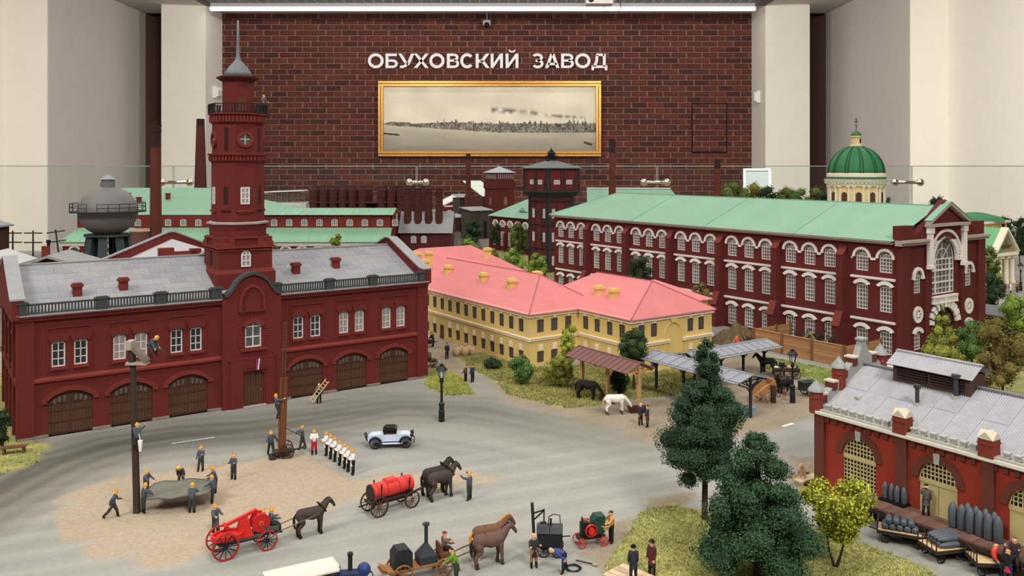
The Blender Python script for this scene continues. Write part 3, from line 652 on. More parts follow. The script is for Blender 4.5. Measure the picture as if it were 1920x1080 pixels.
# balustrade: posts with caps, balusters and rails
posts = [(.35, .55), (6.1, .85), (10.75, .85), (15.45, .9), (20.95, .75), (26.2, .75), (30.75, .75), (36.2, .6)]
for s, w in posts:
    q = MB(); q.box(s-w/2, s+w/2, -.38, .1, HE+.04, HE+1.12); q.box(s-w/2-.16, s+w/2+.16, -.44, .16, HE+.92, HE+1.04); q.build('balustrade_post', DGREY, fs_)
for (a, wa), (b, wb_) in zip(posts[:-1], posts[1:]):
    if a > 15 and b < 21.5: continue
    q = MB(); x0, x1 = a+wa/2, b-wb_/2
    q.box(x0, x1, -.24, -.08, HE+.1, HE+.2); q.box(x0, x1, -.26, -.06, HE+.78, HE+.92)
    n = int((x1-x0)/.235)
    for i in range(n): x = x0+(i+.5)*(x1-x0)/n; q.box(x-.06, x+.06, -.22, -.1, HE+.2, HE+.78)
    q.build('balustrade', DGREY, fs_)
chs = [(4.6, 2.6), (8.3, 3.0), (24.2, 3.6), (28.6, 4.1)]
for s, y in chs:
    z = HE+.1+(y-.4)*math.tan(an); q = MB(); q.box(s-.35, s+.35, y-.3, y+.3, z-.4, z+.75); q.box(s-.46, s+.46, y-.4, y+.4, z+.72, z+.95); q.box(s-.36, s+.36, y-.32, y+.32, z+.95, z+1.05); q.build('chimney', RED_L, fs_)
# entrance bay with an ogee gable
E0, E1, EC = 15.9, 21.3, 18.6
og = [(0, 10.15), (.35, 10.25), (.75, 10.7), (1.15, 11.3), (1.7, 11.75), (2.3, 12.0), (2.7, 12.06)]
og = [(E0+.25+u*.91, v) for u, v in og]+[(E1-.25-u*.91, v) for u, v in reversed(og[:-1])]
q = MB(); YB = -.5
fB = lambda u, v, d: (u, d+YB, v)
wall(q, fB, E0, E1, 0, 9.6, [(17.95, 19.45, 5.4, 7.3, .35), (17.85, 19.65, .12, 2.95, .2)], .3)
q.prism([(E0, 9.6)]+[(E0, 10.1)]+og+[(E1, 10.1), (E1, 9.6)], 0, .6, fB)
q.box(E0, E0+.01, YB, 0, 0, 10.1); q.box(E1-.01, E1, YB, 0, 0, 10.1)
q.build('entrance_bay', RED, fs_)
q = MB(); q.band(og, [(u+(u-EC)*.05, v+.26) for u, v in og], -.25, .8, fB); q.build('ogee_coping', DGREY, fs_)
def pointed(w, z0, zs, h, n=8):
    L_ = [(EC-w+w*(1-math.cos(R(90)*i/n)), zs+h*math.sin(R(90)*i/n)) for i in range(n+1)]
    return [(EC-w, z0)]+L_+[(2*EC-u, v) for u, v in reversed(L_[:-1])]+[(EC+w, z0)]
q = MB(); q.band(pointed(1.0, 8.85, 9.4, 1.5), pointed(1.2, 8.85, 9.4, 1.75), -.14, 0, fB); q.build('blind_arch', RED_L, fs_)
q = MB(); q.band(pointed(.72, 8.9, 9.35, 1.2), pointed(.78, 8.9, 9.35, 1.28), -.06, 0, fB); q.box(EC-1.25, EC+1.25, YB-.16, YB, 8.68, 8.84)
for j in range(8): q.box(EC-1.1+j*.3, EC-.95+j*.3, YB-.12, YB, 8.5, 8.68)
q.build('arch_sill', RED, fs_)
q = MB(); q.band(arc(17.95, 19.45, 7.3, .35, 8), arc(17.65, 19.75, 7.45, .6, 8), -.14, 0, fB); q.box(17.5, 19.9, YB-.2, YB, 5.1, 5.32)
for s in (17.35, 19.75):
    for j in range(9): q.box(s, s+(.22 if j % 2 else .3), YB-.06, YB, 5.5+j*.22, 5.64+j*.22)
q.build('window_surround', RED_L, fs_)
q = MB(); q.box(16.4, 20.8, YB-.16, YB, 4.35, 4.55); q.box(16.6, 17.7, YB-.14, YB, 0, 4.35); q.box(19.8, 20.6, YB-.14, YB, 0, 4.35); q.box(17.7, 19.8, YB-.14, YB, 3.3, 4.35); q.box(18.1, 19.4, YB-.2, YB-.14, 3.55, 3.95); q.build('door_surround', RED, fs_)
ws = win_meshes('entrance', 1.5, 1.9, .35, 2, 2, .1, WFR, GL_M, edge=.12); win(ws, fs_, 18.7, 5.4, YB+.2)
q = MB(); q.prism([(17.85, .1), (17.85, 2.95), (18.3, 3.1), (19.2, 3.1), (19.65, 2.95), (19.65, .1)], .2, .28, fB, 0)
for i in range(7): q.box(17.95+i*.25, 17.99+i*.25, YB+.17, YB+.2, .15, 2.95, 1)
d = q.build('door', [GATE, GATE_T], fs_)
q = MB(); q.box(19.4, 19.46, YB+.1, YB+.18, 1.3, 1.5); q.build('handle', M_steel, d)
q = MB(); q.box(17.7, 19.8, YB-.7, YB, -.1, .12); q.build('doorstep', mat('step_stone', (150, 148, 144), .8, .1, 2), fs_)
# tower
TX, TY = 18.7, 4.26
C8 = 1/math.cos(R(22.5)); A8 = R(22.5)
tw = thing('watch_tower', '', '', (TX, TY, 0)); tw.parent = fs_; del tw['label'], tw['category']
q = MB(); q.box(-2.5, 2.5, -2.5, 2.5, 9.5, 15.3); q.tap((0, 0), (5.5, 5.5), (5.0, 5.0), 12.0, 12.35); q.box(-2.75, 2.75, -2.75, 2.75, 9.5, 12.0)
q.build('tower_base', RED, tw)
q = MB()
for a in range(4):
    M = Matrix.Rotation(R(90*a), 4, 'Z')
    for x0, x1, y0, z0, z1 in ((-2.62, 2.62, -2.66, 14.3, 14.5), (-2.5, -1.5, -2.64, 14.5, 14.85), (1.5, 2.5, -2.64, 14.5, 14.85), (-1.5, -1.1, -2.64, 14.5, 15.2), (1.1, 1.5, -2.64, 14.5, 15.2), (-1.1, 1.1, -2.66, 15.2, 15.4), (-2.6, 2.6, -2.62, 14.05, 14.15)):
        k = len(q.v); q.box(x0, x1, y0, -2.4, z0, z1)
        for i in range(k, len(q.v)): q.v[i] = tuple(M @ Vector(q.v[i]))
q.build('corbel_frieze', RED_L, tw)
RR_ = lambda v: v*C8/1.0
q = MB(); q.lathe([(2.62, 15.2), (2.62, 15.9), (2.7, 16.2), (2.75, 16.5)], 8, mi=0, a0=A8); q.lathe([(2.88, 16.5), (2.9, 16.66), (2.6, 16.72)], 8, mi=1, a0=A8)
q.build('ledge_tier', [RED, mat('ledge_grey', (166, 156, 152))], tw)
q = MB(); q.lathe([(2.45, 16.6), (2.43, 22.4)], 8, a0=A8); q.build('shaft', RED, tw)
def dentils(rad, z0, z1, n, w, nm):
    q = MB()
    for f in range(8):
        a = R(45*f)-R(90); ap = rad*math.cos(R(22.5)); hw = rad*math.sin(R(22.5))
        for i in range(n):
            t = -hw+(i+.5)*2*hw/n; M = Matrix.Rotation(a+R(90), 4, 'Z'); c = M @ Vector((t, -ap, (z0+z1)/2)); q.cbox(c, (w, .22, z1-z0), 0, M.to_3x3())
    return q.build(nm, RED_L, tw)
q = MB(); q.lathe([(2.45, 22.3), (2.6, 22.45), (2.6, 22.95), (2.8, 23.0), (2.8, 23.16), (2.4, 23.2)], 8, a0=A8); q.build('lower_cornice', RED, tw); dentils(2.62, 22.5, 22.92, 6, .16, 'lower_dentils')
q = MB(); q.lathe([(2.38, 23.1), (2.36, 26.0)], 8, a0=A8); q.build('upper_drum', RED, tw)
q = MB(); q.lathe([(2.38, 26.0), (2.55, 26.1), (2.55, 26.75), (2.75, 26.85), (2.75, 27.0), (.5, 27.02)], 8, a0=A8); q.build('upper_cornice', RED, tw); dentils(2.57, 26.15, 26.7, 6, .18, 'upper_dentils')
q = MB(); q.lathe([(1.45, 27), (1.42, 30.15)], 8, a0=A8); q.build('lantern', RED, tw)
q = MB(); q.lathe([(1.45, 30.05), (1.95, 30.35), (2.0, 30.5), (1.3, 30.62)], 8, a0=A8); q.build('lantern_eave', mat('dark_red_eave', (84, 34, 30)), tw)
q = MB(); q.lathe([(1.38, 30.55), (1.2, 31.0), (.85, 31.5), (.5, 31.9), (.28, 32.15), (.2, 32.5), (.13, 34), (.09, 36)], 14); q.build('spire', mat('spire_grey', (112, 116, 120), .6, .1, 1), tw, smooth=True)
q = MB(); ap = 1.43*math.cos(R(22.5)); q.box(-.42, .42, -ap-.06, -ap+.05, 27.2, 28.5); q.build('lantern_door', mat('tower_door', (96, 58, 44)), tw)
q = MB(); rr2 = 2.68
V8 = [Vector((rr2*math.cos(A8+R(45*i)), rr2*math.sin(A8+R(45*i)), 0)) for i in range(8)]
for i in range(8):
    a, b = V8[i], V8[(i+1) % 8]
    for z in (27.12, 27.85): q.bar((a.x, a.y, z), (b.x, b.y, z), .08)
    for j in range(7): p = a.lerp(b, j/7); q.bar((p.x, p.y, 27), (p.x, p.y, 27.85), .06 if j else .14)
q.build('gallery_railing', mat('railing_black', (34, 30, 32), .6), tw)
for f in range(-2, 3):   # windows on the faces towards the yard
    a = R(45*f); M = Matrix.Rotation(a, 4, 'Z')
    ap = 2.36*math.cos(R(22.5)); c = M @ Vector((0, -ap, 24.5))
    if f in (-2, 0, 2):
        q = MB(); q.band([(.5*math.cos(t), .5*math.sin(t)) for t in [R(20*i) for i in range(18)]], [(.78*math.cos(t), .78*math.sin(t)) for t in [R(20*i) for i in range(18)]], -.2, 0, FY, closed=True); o = q.build('round_window', RED_L, tw, c, a)
        q = MB(); q.cyl((0, -.03, 0), (0, .0, 0), .5, n=18); q.build('pane', GL_M, o)
        q = MB(); q.box(-.03, .03, -.07, -.02, -.48, .48); q.box(-.48, .48, -.07, -.02, -.03, .03); q.build('glazing_bar', WFR, o)
    else:
        q = MB(); q.box(-.18, .18, -.04, 0, -1.1, 1.1); q.build('blind_slit', mat('slit_dark', (58, 26, 24)), tw, c, a)
    ap = 2.44*math.cos(R(22.5)); c = M @ Vector((0, -ap, 18.4))
    if f % 2 == 0:
        o = put('window', win_meshes('tower', .85, 1.6, 0, 2, 3, .08, WFR, GL_L)[0], tw, c, (0, 0, a)); q = MB(); q.box(-.4, .4, -.01, .03, .02, 1.6); q.build('pane', GL_L, o)
        q = MB(); q.box(-.8, .8, -.16, 0, -.75, -.55); q.box(-.6, .6, -.1, 0, -.9, -.75); q.build('sill_band', RED_L, tw, c, a)
    else:
        q = MB(); q.box(-.22, .22, -.03, 0, 0, 1.7); q.box(-.5, .5, -.1, 0, -.7, -.55); q.build('blind_slit', mat('slit_dark', (58, 26, 24)), tw, c, a)
wt = win_meshes('tower_low', .9, 1.1, .4, 2, 2, .09, WFR, GL_L, edge=.12); win(wt, tw, 0, 12.55, -2.52)
q = MB(); q.box(-2.56, -2.5, -.2, .2, 12.6, 14); q.build('blind_slit', mat('slit_dark', (58, 26, 24)), tw)
# rear wing: parapet gable with its own grey roof
q = MB(); wx, wy = 17.5, 26.0
fW = lambda u, v, d: (u, d, v)
q.prism([(wx-8.6, 9), (wx-8.6, 10.9), (wx-.3, 14.25), (wx+.3, 14.25), (wx+9, 10.4), (wx+9, 9)], wy, wy+.6, fW); q.build('rear_gable', RED, fs_)
q = MB(); cop = [(wx-8.7, 10.9), (wx-.3, 14.27), (wx+.3, 14.27), (wx+9, 10.4)]; q.band(cop, [(u, v+.16) for u, v in cop], wy-.1, wy+.75, fW); q.build('coping', COPE, fs_)
q = MB(); V = [(wx-5.4, RY+2, 11.2), (wx, RY+2, 13.5), (wx+6, RY+2, 11), (wx+6, wy, 11), (wx, wy, 13.5), (wx-5.4, wy, 11.2)]
q.add(V, [(0, 1, 4, 5), (1, 2, 3, 4), (0, 1, 2)]); q.build('rear_roof', mat('rear_roof_grey', (176, 174, 178), .8, .08, .6), fs_)
q = MB(); q.box(wx-5.2, wx+6, DP, wy, 0, 10.8); q.build('rear_wall', RED, fs_)
q = MB(); q.box(wx-4.6, wx-3.2, RY+2.4, RY+3.2, 12, 13.85); q.box(wx-3.2, wx-1, RY+2.4, RY+3.0, 12, 13.45); q.box(wx-1.6, wx-.6, RY+2.4, RY+3.2, 12.3, 13.65); q.build('chimney', RED_L, fs_)
# flag over the entrance
t = thing('flag', 'small white blue and red flag drooping from a staff over the station door', 'flag', L2W(P0, 19.2, -.8, 3.15))
q = MB(); q.cyl((0, .35, .3), (.1, -.3, 1.35), .03, n=6); q.build('staff', mat('staff_wood', (150, 120, 80)), t)
for i, (c, nm) in enumerate((((240, 238, 240), 'white'), ((60, 70, 150), 'blue'), ((190, 50, 50), 'red'))):
    q = MB(); pts = [(.1-.02*j+i*.09*(-1), -.3+.03*math.sin(j*1.7), 1.3-.17*j) for j in range(7)]
    q.band([(p[0], p[2]) for p in pts], [(p[0]-.1, p[2]-.06) for p in pts], -.32, -.28, FY); q.build('stripe', mat('flag_'+nm, c), t)
# ---------------------------------------------------------------- yellow barracks with pink hipped roofs
YEL = mat('barracks_yellow', (224, 194, 124), .85, .05, .5)
CRM = mat('moulding_cream', (236, 224, 196), .8, .05, 1)
PINK = mat('roof_pink', (211, 127, 128), .75, .08, .5, streak=(1, .12, 1))
BWD = mat('barracks_window', (92, 82, 70), .6, .2, 2)
K1 = (1.9, 92.9, 0)
br = thing('barracks', 'two storey yellow plastered barracks with pink hipped roofs and yellow chimneys', 'building', K1, TH)
ws1 = win_meshes('bar_up', .92, 1.42, 0, 2, 2, .07, BWD, GL_M, edge=.1); ws2 = win_meshes('bar_low', .92, 1.2, 0, 2, 2, .07, BWD, GL_M, edge=.1)
q = MB(); q.tap((0, 0), (.34, .16), (.46, .16), 0, .42); key_me = q.mesh('keystone', CRM)
q = MB(); q.tap((0, 0), (.5, .18), (.56, .18), 0, .62); hood_me = q.mesh('keystone', CRM)
def bar_face(mb, fm, rz, s0, s1, xs, skip_low=(), skip_up=(), d=0.0):
    ops = [(x-.46, x+.46, 3.7, 5.12, 0) for x in xs if x not in skip_up]+[(x-.46, x+.46, .42, 1.62, 0) for x in xs if x not in skip_low]
    wall(mb, fm, s0, s1, 0, 5.8, ops, .14, 0, d)
    for x in xs:
        for z, ms, km, kz, sk in ((3.7, ws1, key_me, 5.2, skip_up), (.42, ws2, hood_me, 1.72, skip_low)):
            if x in sk: continue
            p = fm(x, z, d+.12); o = put('window', ms[0], br, p, (0, 0, rz)); put('pane', ms[1], o)
            put('keystone', km, br, fm(x, kz, d-.02), (0, 0, rz))
XR = 6.8; YF = -8.8; XE = 19.0
q = MB()
mainx = [1.6+1.95*i for i in range(14)]
bar_face(q, FX, R(-90), 0, 31, mainx, skip_low=(mainx[9],))
bar_face(q, FY, 0, 0, XR, [1.5, 3.4, 5.35])
bar_face(q, FX, R(-90), YF, 0, [-1.3, -3.3, -5.4, -7.4], d=XR)
bar_face(q, FY, 0, XR, XE, [8.3, 10.1, 15.6, 17.3], skip_low=(), d=YF)
q.add([(XE, YF, 0), (XE, 8, 0), (XE, 8, 5.8), (XE, YF, 5.8)], [(0, 1, 2, 3)])
q.build('wall', YEL, br)
def cornice(pts, z, w, h, name, m):
    q = MB()
    for a, b in zip(pts[:-1], pts[1:]):
        q.bar((a[0], a[1], z), (b[0], b[1], z), w, h)
        q.bar((a[0], a[1], z+h*.7), (b[0], b[1], z+h*.7), w*1.5, h*.5)
    for a in pts: q.box(a[0]-w*.6, a[0]+w*.6, a[1]-w*.6, a[1]+w*.6, z-h/2, z+h*.9)
    q.build(name, m, br)
cornice([(0, 31), (0, 0), (XR, 0), (XR, YF), (XE, YF), (XE, 6)], 5.62, .34, .36, 'eaves_cornice', CRM)
cornice([(0, 31), (0, 0), (XR, 0), (XR, YF), (12.2, YF)], 2.95, .26, .24, 'string_course', CRM)
cornice([(13.6+.9, YF), (XE, YF)], 2.95, .26, .24, 'string_course', CRM)
# blind arched niche on the courtyard front
fN = lambda u, v, d: (u, d+YF, v)
q = MB(); A = [(11.6, .2)]+arc(11.6, 14.2, 3.9, 1.2, 10)+[(14.2, .2)]; B = [(11.75, .2)]+arc(11.75, 14.05, 3.85, 1.1, 10)+[(14.05, .2)]; q.band(B, A, -.1, 0, fN); q.prism([(12.6, 5.0), (12.45, 5.45), (13.35, 5.45), (13.2, 5.0)], -.2, 0, fN); q.build('niche_arch', mat('niche_yellow', (228, 192, 116)), br)
q = MB(); q.box(-.06, 0, mainx[9]-.45, mainx[9]+.45, 0, 1.75); q.build('door', mat('barracks_door', (96, 62, 44)), br)
q = MB(); hip(q, -.35, 10.3, -.35, 31, 5.85, 9.3, along='y', e0=5.2, e1=4.5); q.build('main_roof', PINK, br)
q = MB(); hip(q, XR-.35, XE+.4, YF-.35, 9, 5.88, 9.1, along='y', e0=3.6, e1=5); q.build('court_roof', PINK, br)
q = MB(); hip(q, 16.5, 26, -2.6, 9.5, 5.6, 7.6, along='x', e0=3, e1=4); q.build('annex_roof', PINK, br)
q = MB(); q.box(17, 25.5, -2.2, 9, 0, 5.6); q.build('annex_wall', YEL, br)
q = MB(); hip(q, -1.5, 22, 32, 44.5, 5.85, 9.6, along='x', e0=8.5, e1=6); q.build('rear_roof', PINK, br)
q = MB(); q.box(-1, 21, 32.6, 44, 0, 5.8); q.build('rear_wall', YEL, br)
q = MB(); hip(q, 8, 17.5, 22.5, 33, 5.85, 9.0, along='y', e0=4.5, e1=3); q.build('inner_roof', PINK, br)
q = MB(); q.box(8.5, 17, 23, 32, 0, 5.8); q.build('inner_wall', YEL, br)
# standing seams on the roof hips
q = MB(); e = .05
for a, b in (((-.35, -.35, 5.9), (4.98, 4.85, 9.33)), ((10.3, -.35, 5.9), (4.98, 4.85, 9.33)), ((4.98, 4.85, 9.33), (4.98, 26.5, 9.33)), ((XR-.35, YF-.35, 5.93), (12.92, YF+3.25, 9.13)), ((XE+.4, YF-.35, 5.93), (12.92, YF+3.25, 9.13)), ((12.92, YF+3.25, 9.13), (12.92, 4, 9.13))): q.bar(a, b, .1, .07)
q.build('hip_ridge', mat('ridge_pink', (178, 100, 104), .7), br)
CHY = mat('chimney_yellow', (228, 196, 120), .85, .05, 1)
q = MB(); q.box(-.42, .42, -.36, .36, -1.1, .62); q.box(-.55, .55, -.48, .48, .6, .82); q.box(-.46, .46, -.4, .4, .82, 1.0); chm = q.mesh('chimney', CHY)
for a, b, z in ((2.6, 7.3, 7.75), (2.67, 13.6, 7.8), (2.77, 22.5, 7.85), (2.95, 29.1, 8.0), (3.9, 33.1, 8.6), (4.4, 30.7, 8.9), (12.5, 28, 9.2), (6.4, 7.4, 8.35), (9.37, -.5, 7.3), (9.32, -3.1, 7.3)):
    put('chimney', chm, br, (a, b, z))
# ---------------------------------------------------------------- red machine works with green roof
FRED = mat('works_red', (95, 38, 36), .85, .10, .5, bump=.15)
FRED_L = mat('works_red_light', (116, 52, 46), .8, .08, 1)
GREEN = mat('roof_green', (134, 172, 148), .75, .07, .25, streak=(.3, 1, 1))
FWH = mat('works_white', (232, 226, 220), .7, .04, 1)
GUT = mat('gutter_stone', (168, 156, 146), .8, .08, 1)
C1 = (43.8, 96.0, 0); FL, FWD, FE = 64.6, 17.5, 13.3
fa = thing('machine_works', 'three storey dark red machine works with white window hoods and a long green roof', 'building', C1, TH)
bays = [7.3+9.55*i for i in range(7)]
xs = [1.9, 4.9]
for b in bays[:-1]: xs += [b+1.95, b+4.8, b+7.65]
xs = [x for x in xs if x < FL-1]
ops = []
for x in xs: ops += [(x-.8, x+.8, 9.75, 11.4, .8), (x-.75, x+.75, 5.25, 8.05, .3), (x-.75, x+.75, .45, 2.9, .3)]
q = MB(); wall(q, FX, 0, FL, 0, FE, ops, .2)
eops = [(8.75-2.45, 8.75+2.45, 6.9, 11.0, 2.45), (2.5, 3.9, 7.4, 9.3, .7), (13.6, 15.0, 7.4, 9.3, .7), (2.5, 3.9, .9, 2.7, .35), (13.6, 15.0, .9, 2.7, .35), (6.3, 11.2, 0, 3.2, 2.2)]
wall(q, FY, 0, FWD, 0, FE, eops, .25)
q.add([(0, FL, 0), (FWD, FL, 0), (FWD, FL, FE), (0, FL, FE), (FWD, 0, 0), (FWD, 0, FE)], [(0, 1, 2, 3), (1, 4, 5, 2)])
q.build('wall', FRED, fa)
q = MB(); q.add([(.3, .3, 0), (.3, FL, 0), (.3, FL, FE), (.3, .3, FE)], [(0, 1, 2, 3)]); q.add([(.3, .35, 0), (FWD-.3, .35, 0), (FWD-.3, .35, FE), (.3, .35, FE)], [(0, 1, 2, 3)]); q.build('interior_dark_sheet', mat('interior_dark', (24, 20, 20)), fa)  # dark sheets in place of the works' unlit interior
wA = win_meshes('w_top', 1.6, 1.65, .8, 4, 4, .075, WFR, GL_M, fan=True); wB = win_meshes('w_mid', 1.5, 2.8, .3, 4, 6, .075, WFR, GL_M); wC = win_meshes('w_low', 1.5, 2.45, .3, 4, 5, .075, WFR, GL_M)
def hood(w, z1, rise, g, t=.22):
    q = MB(); q.band(arc(-w/2, w/2, z1, rise, 8), arc(-w/2-g, w/2+g, z1+.16, rise+g*.75, 8), -t, 0, FY); return q
hB = hood(1.5, 2.85, .3, .34).mesh('hood', FWH)
q = MB(); q.band(arc(-.88, .88, 1.6, .88, 10), arc(-1.18, 1.18, 1.6, 1.18, 10), -.2, 0, FY); hA = q.mesh('archivolt', FWH)
for x in xs:
    for ms, z, hm in ((wA, 9.75, hA), (wB, 5.25, hB), (wC, .45, None)):
        o = put('window', ms[0], fa, (.16, x, z), (0, 0, R(-90))); put('pane', ms[1], o)
        if hm: put('archivolt' if hm is hA else 'hood', hm, fa, (0, x, z), (0, 0, R(-90)))
        else: put('hood', hB, fa, (0, x, z-.35), (0, 0, R(-90)))
# imposts between archivolts, string courses, buttresses
seg = [(.7, 6.2)]+[(b+.75, b+8.85) for b in bays[:-1]]
for i, (a, b) in enumerate(seg):
    b = min(b, FL-.4); w = [x for x in xs if a < x < b]
    if not w: continue
    edge = [a]+[e for x in w for e in (x-1.18, x+1.18)]+[b]
    for u, v in zip(edge[0::2], edge[1::2]):
        if v-u > .05: q = MB(); q.box(-.2, 0, max(u, a), v, 11.1, 11.36); q.build('impost_band', FWH, fa)
    for z in (8.95, 4.05):
        q = MB(); q.box(-.26, 0, a-.1, b+.1, z, z+.2); q.box(-.18, 0, a-.1, b+.1, z-.1, z); q.build('string_course', FWH, fa)
for b in bays:
    if b > FL: continue
    q = MB(); q.prism([(-.95, 8.0), (-.95, 11.4), (0, 12.3), (0, 8.0)], b-.42, b+.42, lambda u, v, d: (u, d, v)); q.prism([(-1.0, 3.3), (-1.0, 8.0), (0, 8.0), (0, 3.3)], b-.42, b+.42, lambda u, v, d: (u, d, v)); q.prism([(-1.7, 0), (-1.7, 3.0), (-1.0, 4.6), (0, 4.6), (0, 0)], b-.45, b+.45, lambda u, v, d: (u, d, v)); o = q.build('buttress', FRED, fa)
    q = MB(); q.band([(-1.02, 11.4), (0, 12.36)], [(-1.02, 11.5), (0, 12.46)], b-.5, b+.5, lambda u, v, d: (u, d, v)); q.build('cap', FRED_L, o); q = MB(); q.band([(-1.78, 2.98), (-1.0, 4.66)], [(-1.82, 3.08), (-1.0, 4.78)], b-.52, b+.52, lambda u, v, d: (u, d, v)); q.build('cap', FRED_L, o)
q = MB(); q.box(-.75, .1, .8, FL+.4, FE, FE+.2); q.box(-.55, .1, .8, FL+.4, FE-.22, FE); q.build('gutter', GUT, fa)
q = MB()
RZF = 17.3; V = [(-.8, .5, FE+.2), (FWD+.8, .5, FE+.2), (FWD+.8, FL+.6, FE+.2), (-.8, FL+.6, FE+.2), (FWD/2, .5, RZF), (FWD/2, FL-6.6, RZF)]
q.add(V, [(0, 4, 5, 3), (1, 2, 5, 4), (2, 3, 5)]); q.build('roof', GREEN, fa)
q = MB(); q.bar((FWD/2, .5, RZF), (FWD/2, FL-6.6, RZF), .3, .12); q.bar((-.8, FL+.6, FE+.22), (FWD/2, FL-6.6, RZF), .2, .1)
for b in (14, 29, 44): q.bar((-.8, b, FE+.24), (FWD/2, b, RZF+.03), .08, .05)
q.build('roof_seam', mat('seam_green', (128, 170, 144), .8), fa)
# end front: pilasters, great window, pediment
for x0, x1, h in ((-.35, 1.3, FE), (FWD-1.3, FWD+.35, FE), (4.6, 5.2, FE), (12.3, 12.9, FE)):
    q = MB(); q.box(x0, x1, -.3, .3, 0, h); q.build('pilaster', FRED, fa)
for x0, x1 in ((-.8, 4.7), (12.8, FWD+.8)): q = MB(); q.box(x0, x1, -.75, .3, FE, FE+.28); q.box(x0, x1, -.5, .3, FE-.3, FE); q.build('end_cornice', GUT, fa)
q = MB(); fE = lambda u, v, d: (u, d, v)
q.prism([(4.7, FE), (4.7, FE+1.9), (8.75, 18.0), (12.8, FE+1.9), (12.8, FE)], -.35, .6, fE); q.prism([(-.4, FE+.2), (-.4, FE+1.9), (2.2, FE+1.9), (2.2, FE+.5), (4.7, FE+1.9), (4.7, FE+.2)], -.1, .8, fE); q.prism([(12.8, FE+.2), (12.8, FE+1.9), (15.4, FE+.5), (15.4, FE+1.9), (FWD+.4, FE+1.9), (FWD+.4, FE+.2)], -.1, .8, fE); q.build('parapet_gable', FRED, fa)
q = MB(); P2 = [(4.55, 15.3), (8.75, 17.4), (12.95, 15.3)]; q.band(P2, [(u, v+.34) for u, v in P2], -.95, -.2, fE); q.box(4.4, 13.1, -.95, -.2, 14.95, 15.3); q.build('pediment', GUT, fa)
q = MB(); q.band([(4.5, 15.66), (8.75, 17.8), (13.0, 15.66)], [(4.5, 15.72), (8.75, 17.86), (13.0, 15.72)], -1.0, -.1, fE); q.build('pediment_sheet', GREEN, fa)
for x in (5.05, 12.45):
    q = MB(); q.box(x-.38, x+.38, -.7, -.3, 10.3, 14.5); q.box(x-.5, x+.5, -.78, -.3, 14.2, 14.95); q.box(x-.5, x+.5, -.78, -.3, 10.1, 10.5); q.build('white_pilaster', FWH, fa)
q = MB(); q.band(arc(6.3, 11.2, 11, 2.45, 16), arc(6.0, 11.5, 11, 2.75, 16), -.35, 0, fE); q.band(arc(5.5, 12.0, 11, 3.25, 16), arc(5.15, 12.35, 11, 3.6, 16), -.4, 0, fE); q.box(5.15, 6.3, -.4, 0, 10.75, 11); q.box(11.2, 12.35, -.4, 0, 10.75, 11); q.build('great_archivolt', FWH, fa)
q = MB(); q.band(arc(6.0, 11.5, 11, 2.75, 16), arc(5.5, 12.0, 11, 3.25, 16), -.12, 0, fE); q.build('arch_recess', FRED, fa)
vm = MB(); vm.tap((0, 0), (.2, .3), (.26, .3), 0, .5); vme = vm.mesh('voussoir', FWH)
for i in range(25):
    a = R(4+172*i/24); put('voussoir', vme, fa, (8.75+2.75*math.cos(a), -.18, 11+2.75*math.sin(a)), (0, R(90)-a, 0))
wG = win_meshes('great', 4.9, 4.1, 2.45, 6, 6, .09, WFR, GL_M, fan=True, edge=.16); win(wG, fa, 8.75, 6.9, .2)
q = MB()
for x in (7.2, 10.3): q.box(x-.08, x+.08, .05, .2, 6.9, 11)
for z in (8.3, 9.7): q.box(6.4, 11.1, .05, .2, z-.09, z+.09)
q.build('mullion', FWH, fa)
q = MB(); q.box(6.1, 11.4, -.4, 0, 6.55, 6.75); q.box(6.1, 11.4, -.4, 0, 5.85, 6.0)
for i in range(14): q.box(6.2+i*.38, 6.38+i*.38, -.36, 0, 6.0, 6.55)
q.build('window_balustrade', FWH, fa)
wS = win_meshes('side', 1.4, 1.9, .7, 3, 5, .075, WFR, GL_M); wS2 = win_meshes('sidelow', 1.4, 1.8, .35, 3, 4, .075, WFR, GL_M)
q = MB(); q.band(arc(-.75, .75, 1.9, .75, 8), arc(-1.1, 1.1, 1.9, 1.1, 8), -.25, 0, FY); q.box(-1.2, -.7, -.25, 0, 1.6, 1.9); q.box(.7, 1.2, -.25, 0, 1.6, 1.9); hS = q.mesh('archivolt', FWH)
hL = hood(1.4, 1.85, .35, .36).mesh('hood', FWH)
for x in (3.2, 14.3):
    win(wS, fa, x, 7.4, .16); put('archivolt', hS, fa, (x, 0, 7.4)); win(wS2, fa, x, .9, .16); put('hood', hL, fa, (x, 0, .9))
    q = MB(); C = lambda r, n=20: [(r*math.cos(2*math.pi*i/n), r*math.sin(2*math.pi*i/n)) for i in range(n)]
    q.band(C(.55), C(.95), -.16, 0, FY, closed=True); q.cyl((0, -.14, 0), (0, 0, 0), .28, n=14)
    for i in range(6): a = R(60*i+30); q.bar((.25*math.cos(a), -.08, .25*math.sin(a)), (.6*math.cos(a), -.08, .6*math.sin(a)), .16, .1)
    o = q.build('rosette', FWH, fa, (x, -.02, 4.95)); q = MB(); q.cyl((0, -.05, 0), (0, -.01, 0), .6, n=18); q.build('pane', M_black, o)
q = MB(); q.prism([(6.3, 0), (6.3, 3.2)]+arc(6.3, 11.2, 3.2, 2.2, 10)[1:-1]+[(11.2, 3.2), (11.2, 0)], .2, .3, fE); q.build('portal_door', mat('portal_dark', (44, 30, 28)), fa)
vm = MB(); vm.tap((0, 0), (.4, .5), (.6, .5), 0, .95); vme = vm.mesh('voussoir', FWH)
for i in range(11):
    a = R(12+156*i/10); put('voussoir', vme, fa, (8.75+2.45*math.cos(a), -.05, 3.2+2.15*math.sin(a)), (0, R(90)-a, 0), sc=1.25 if i == 5 else 1)
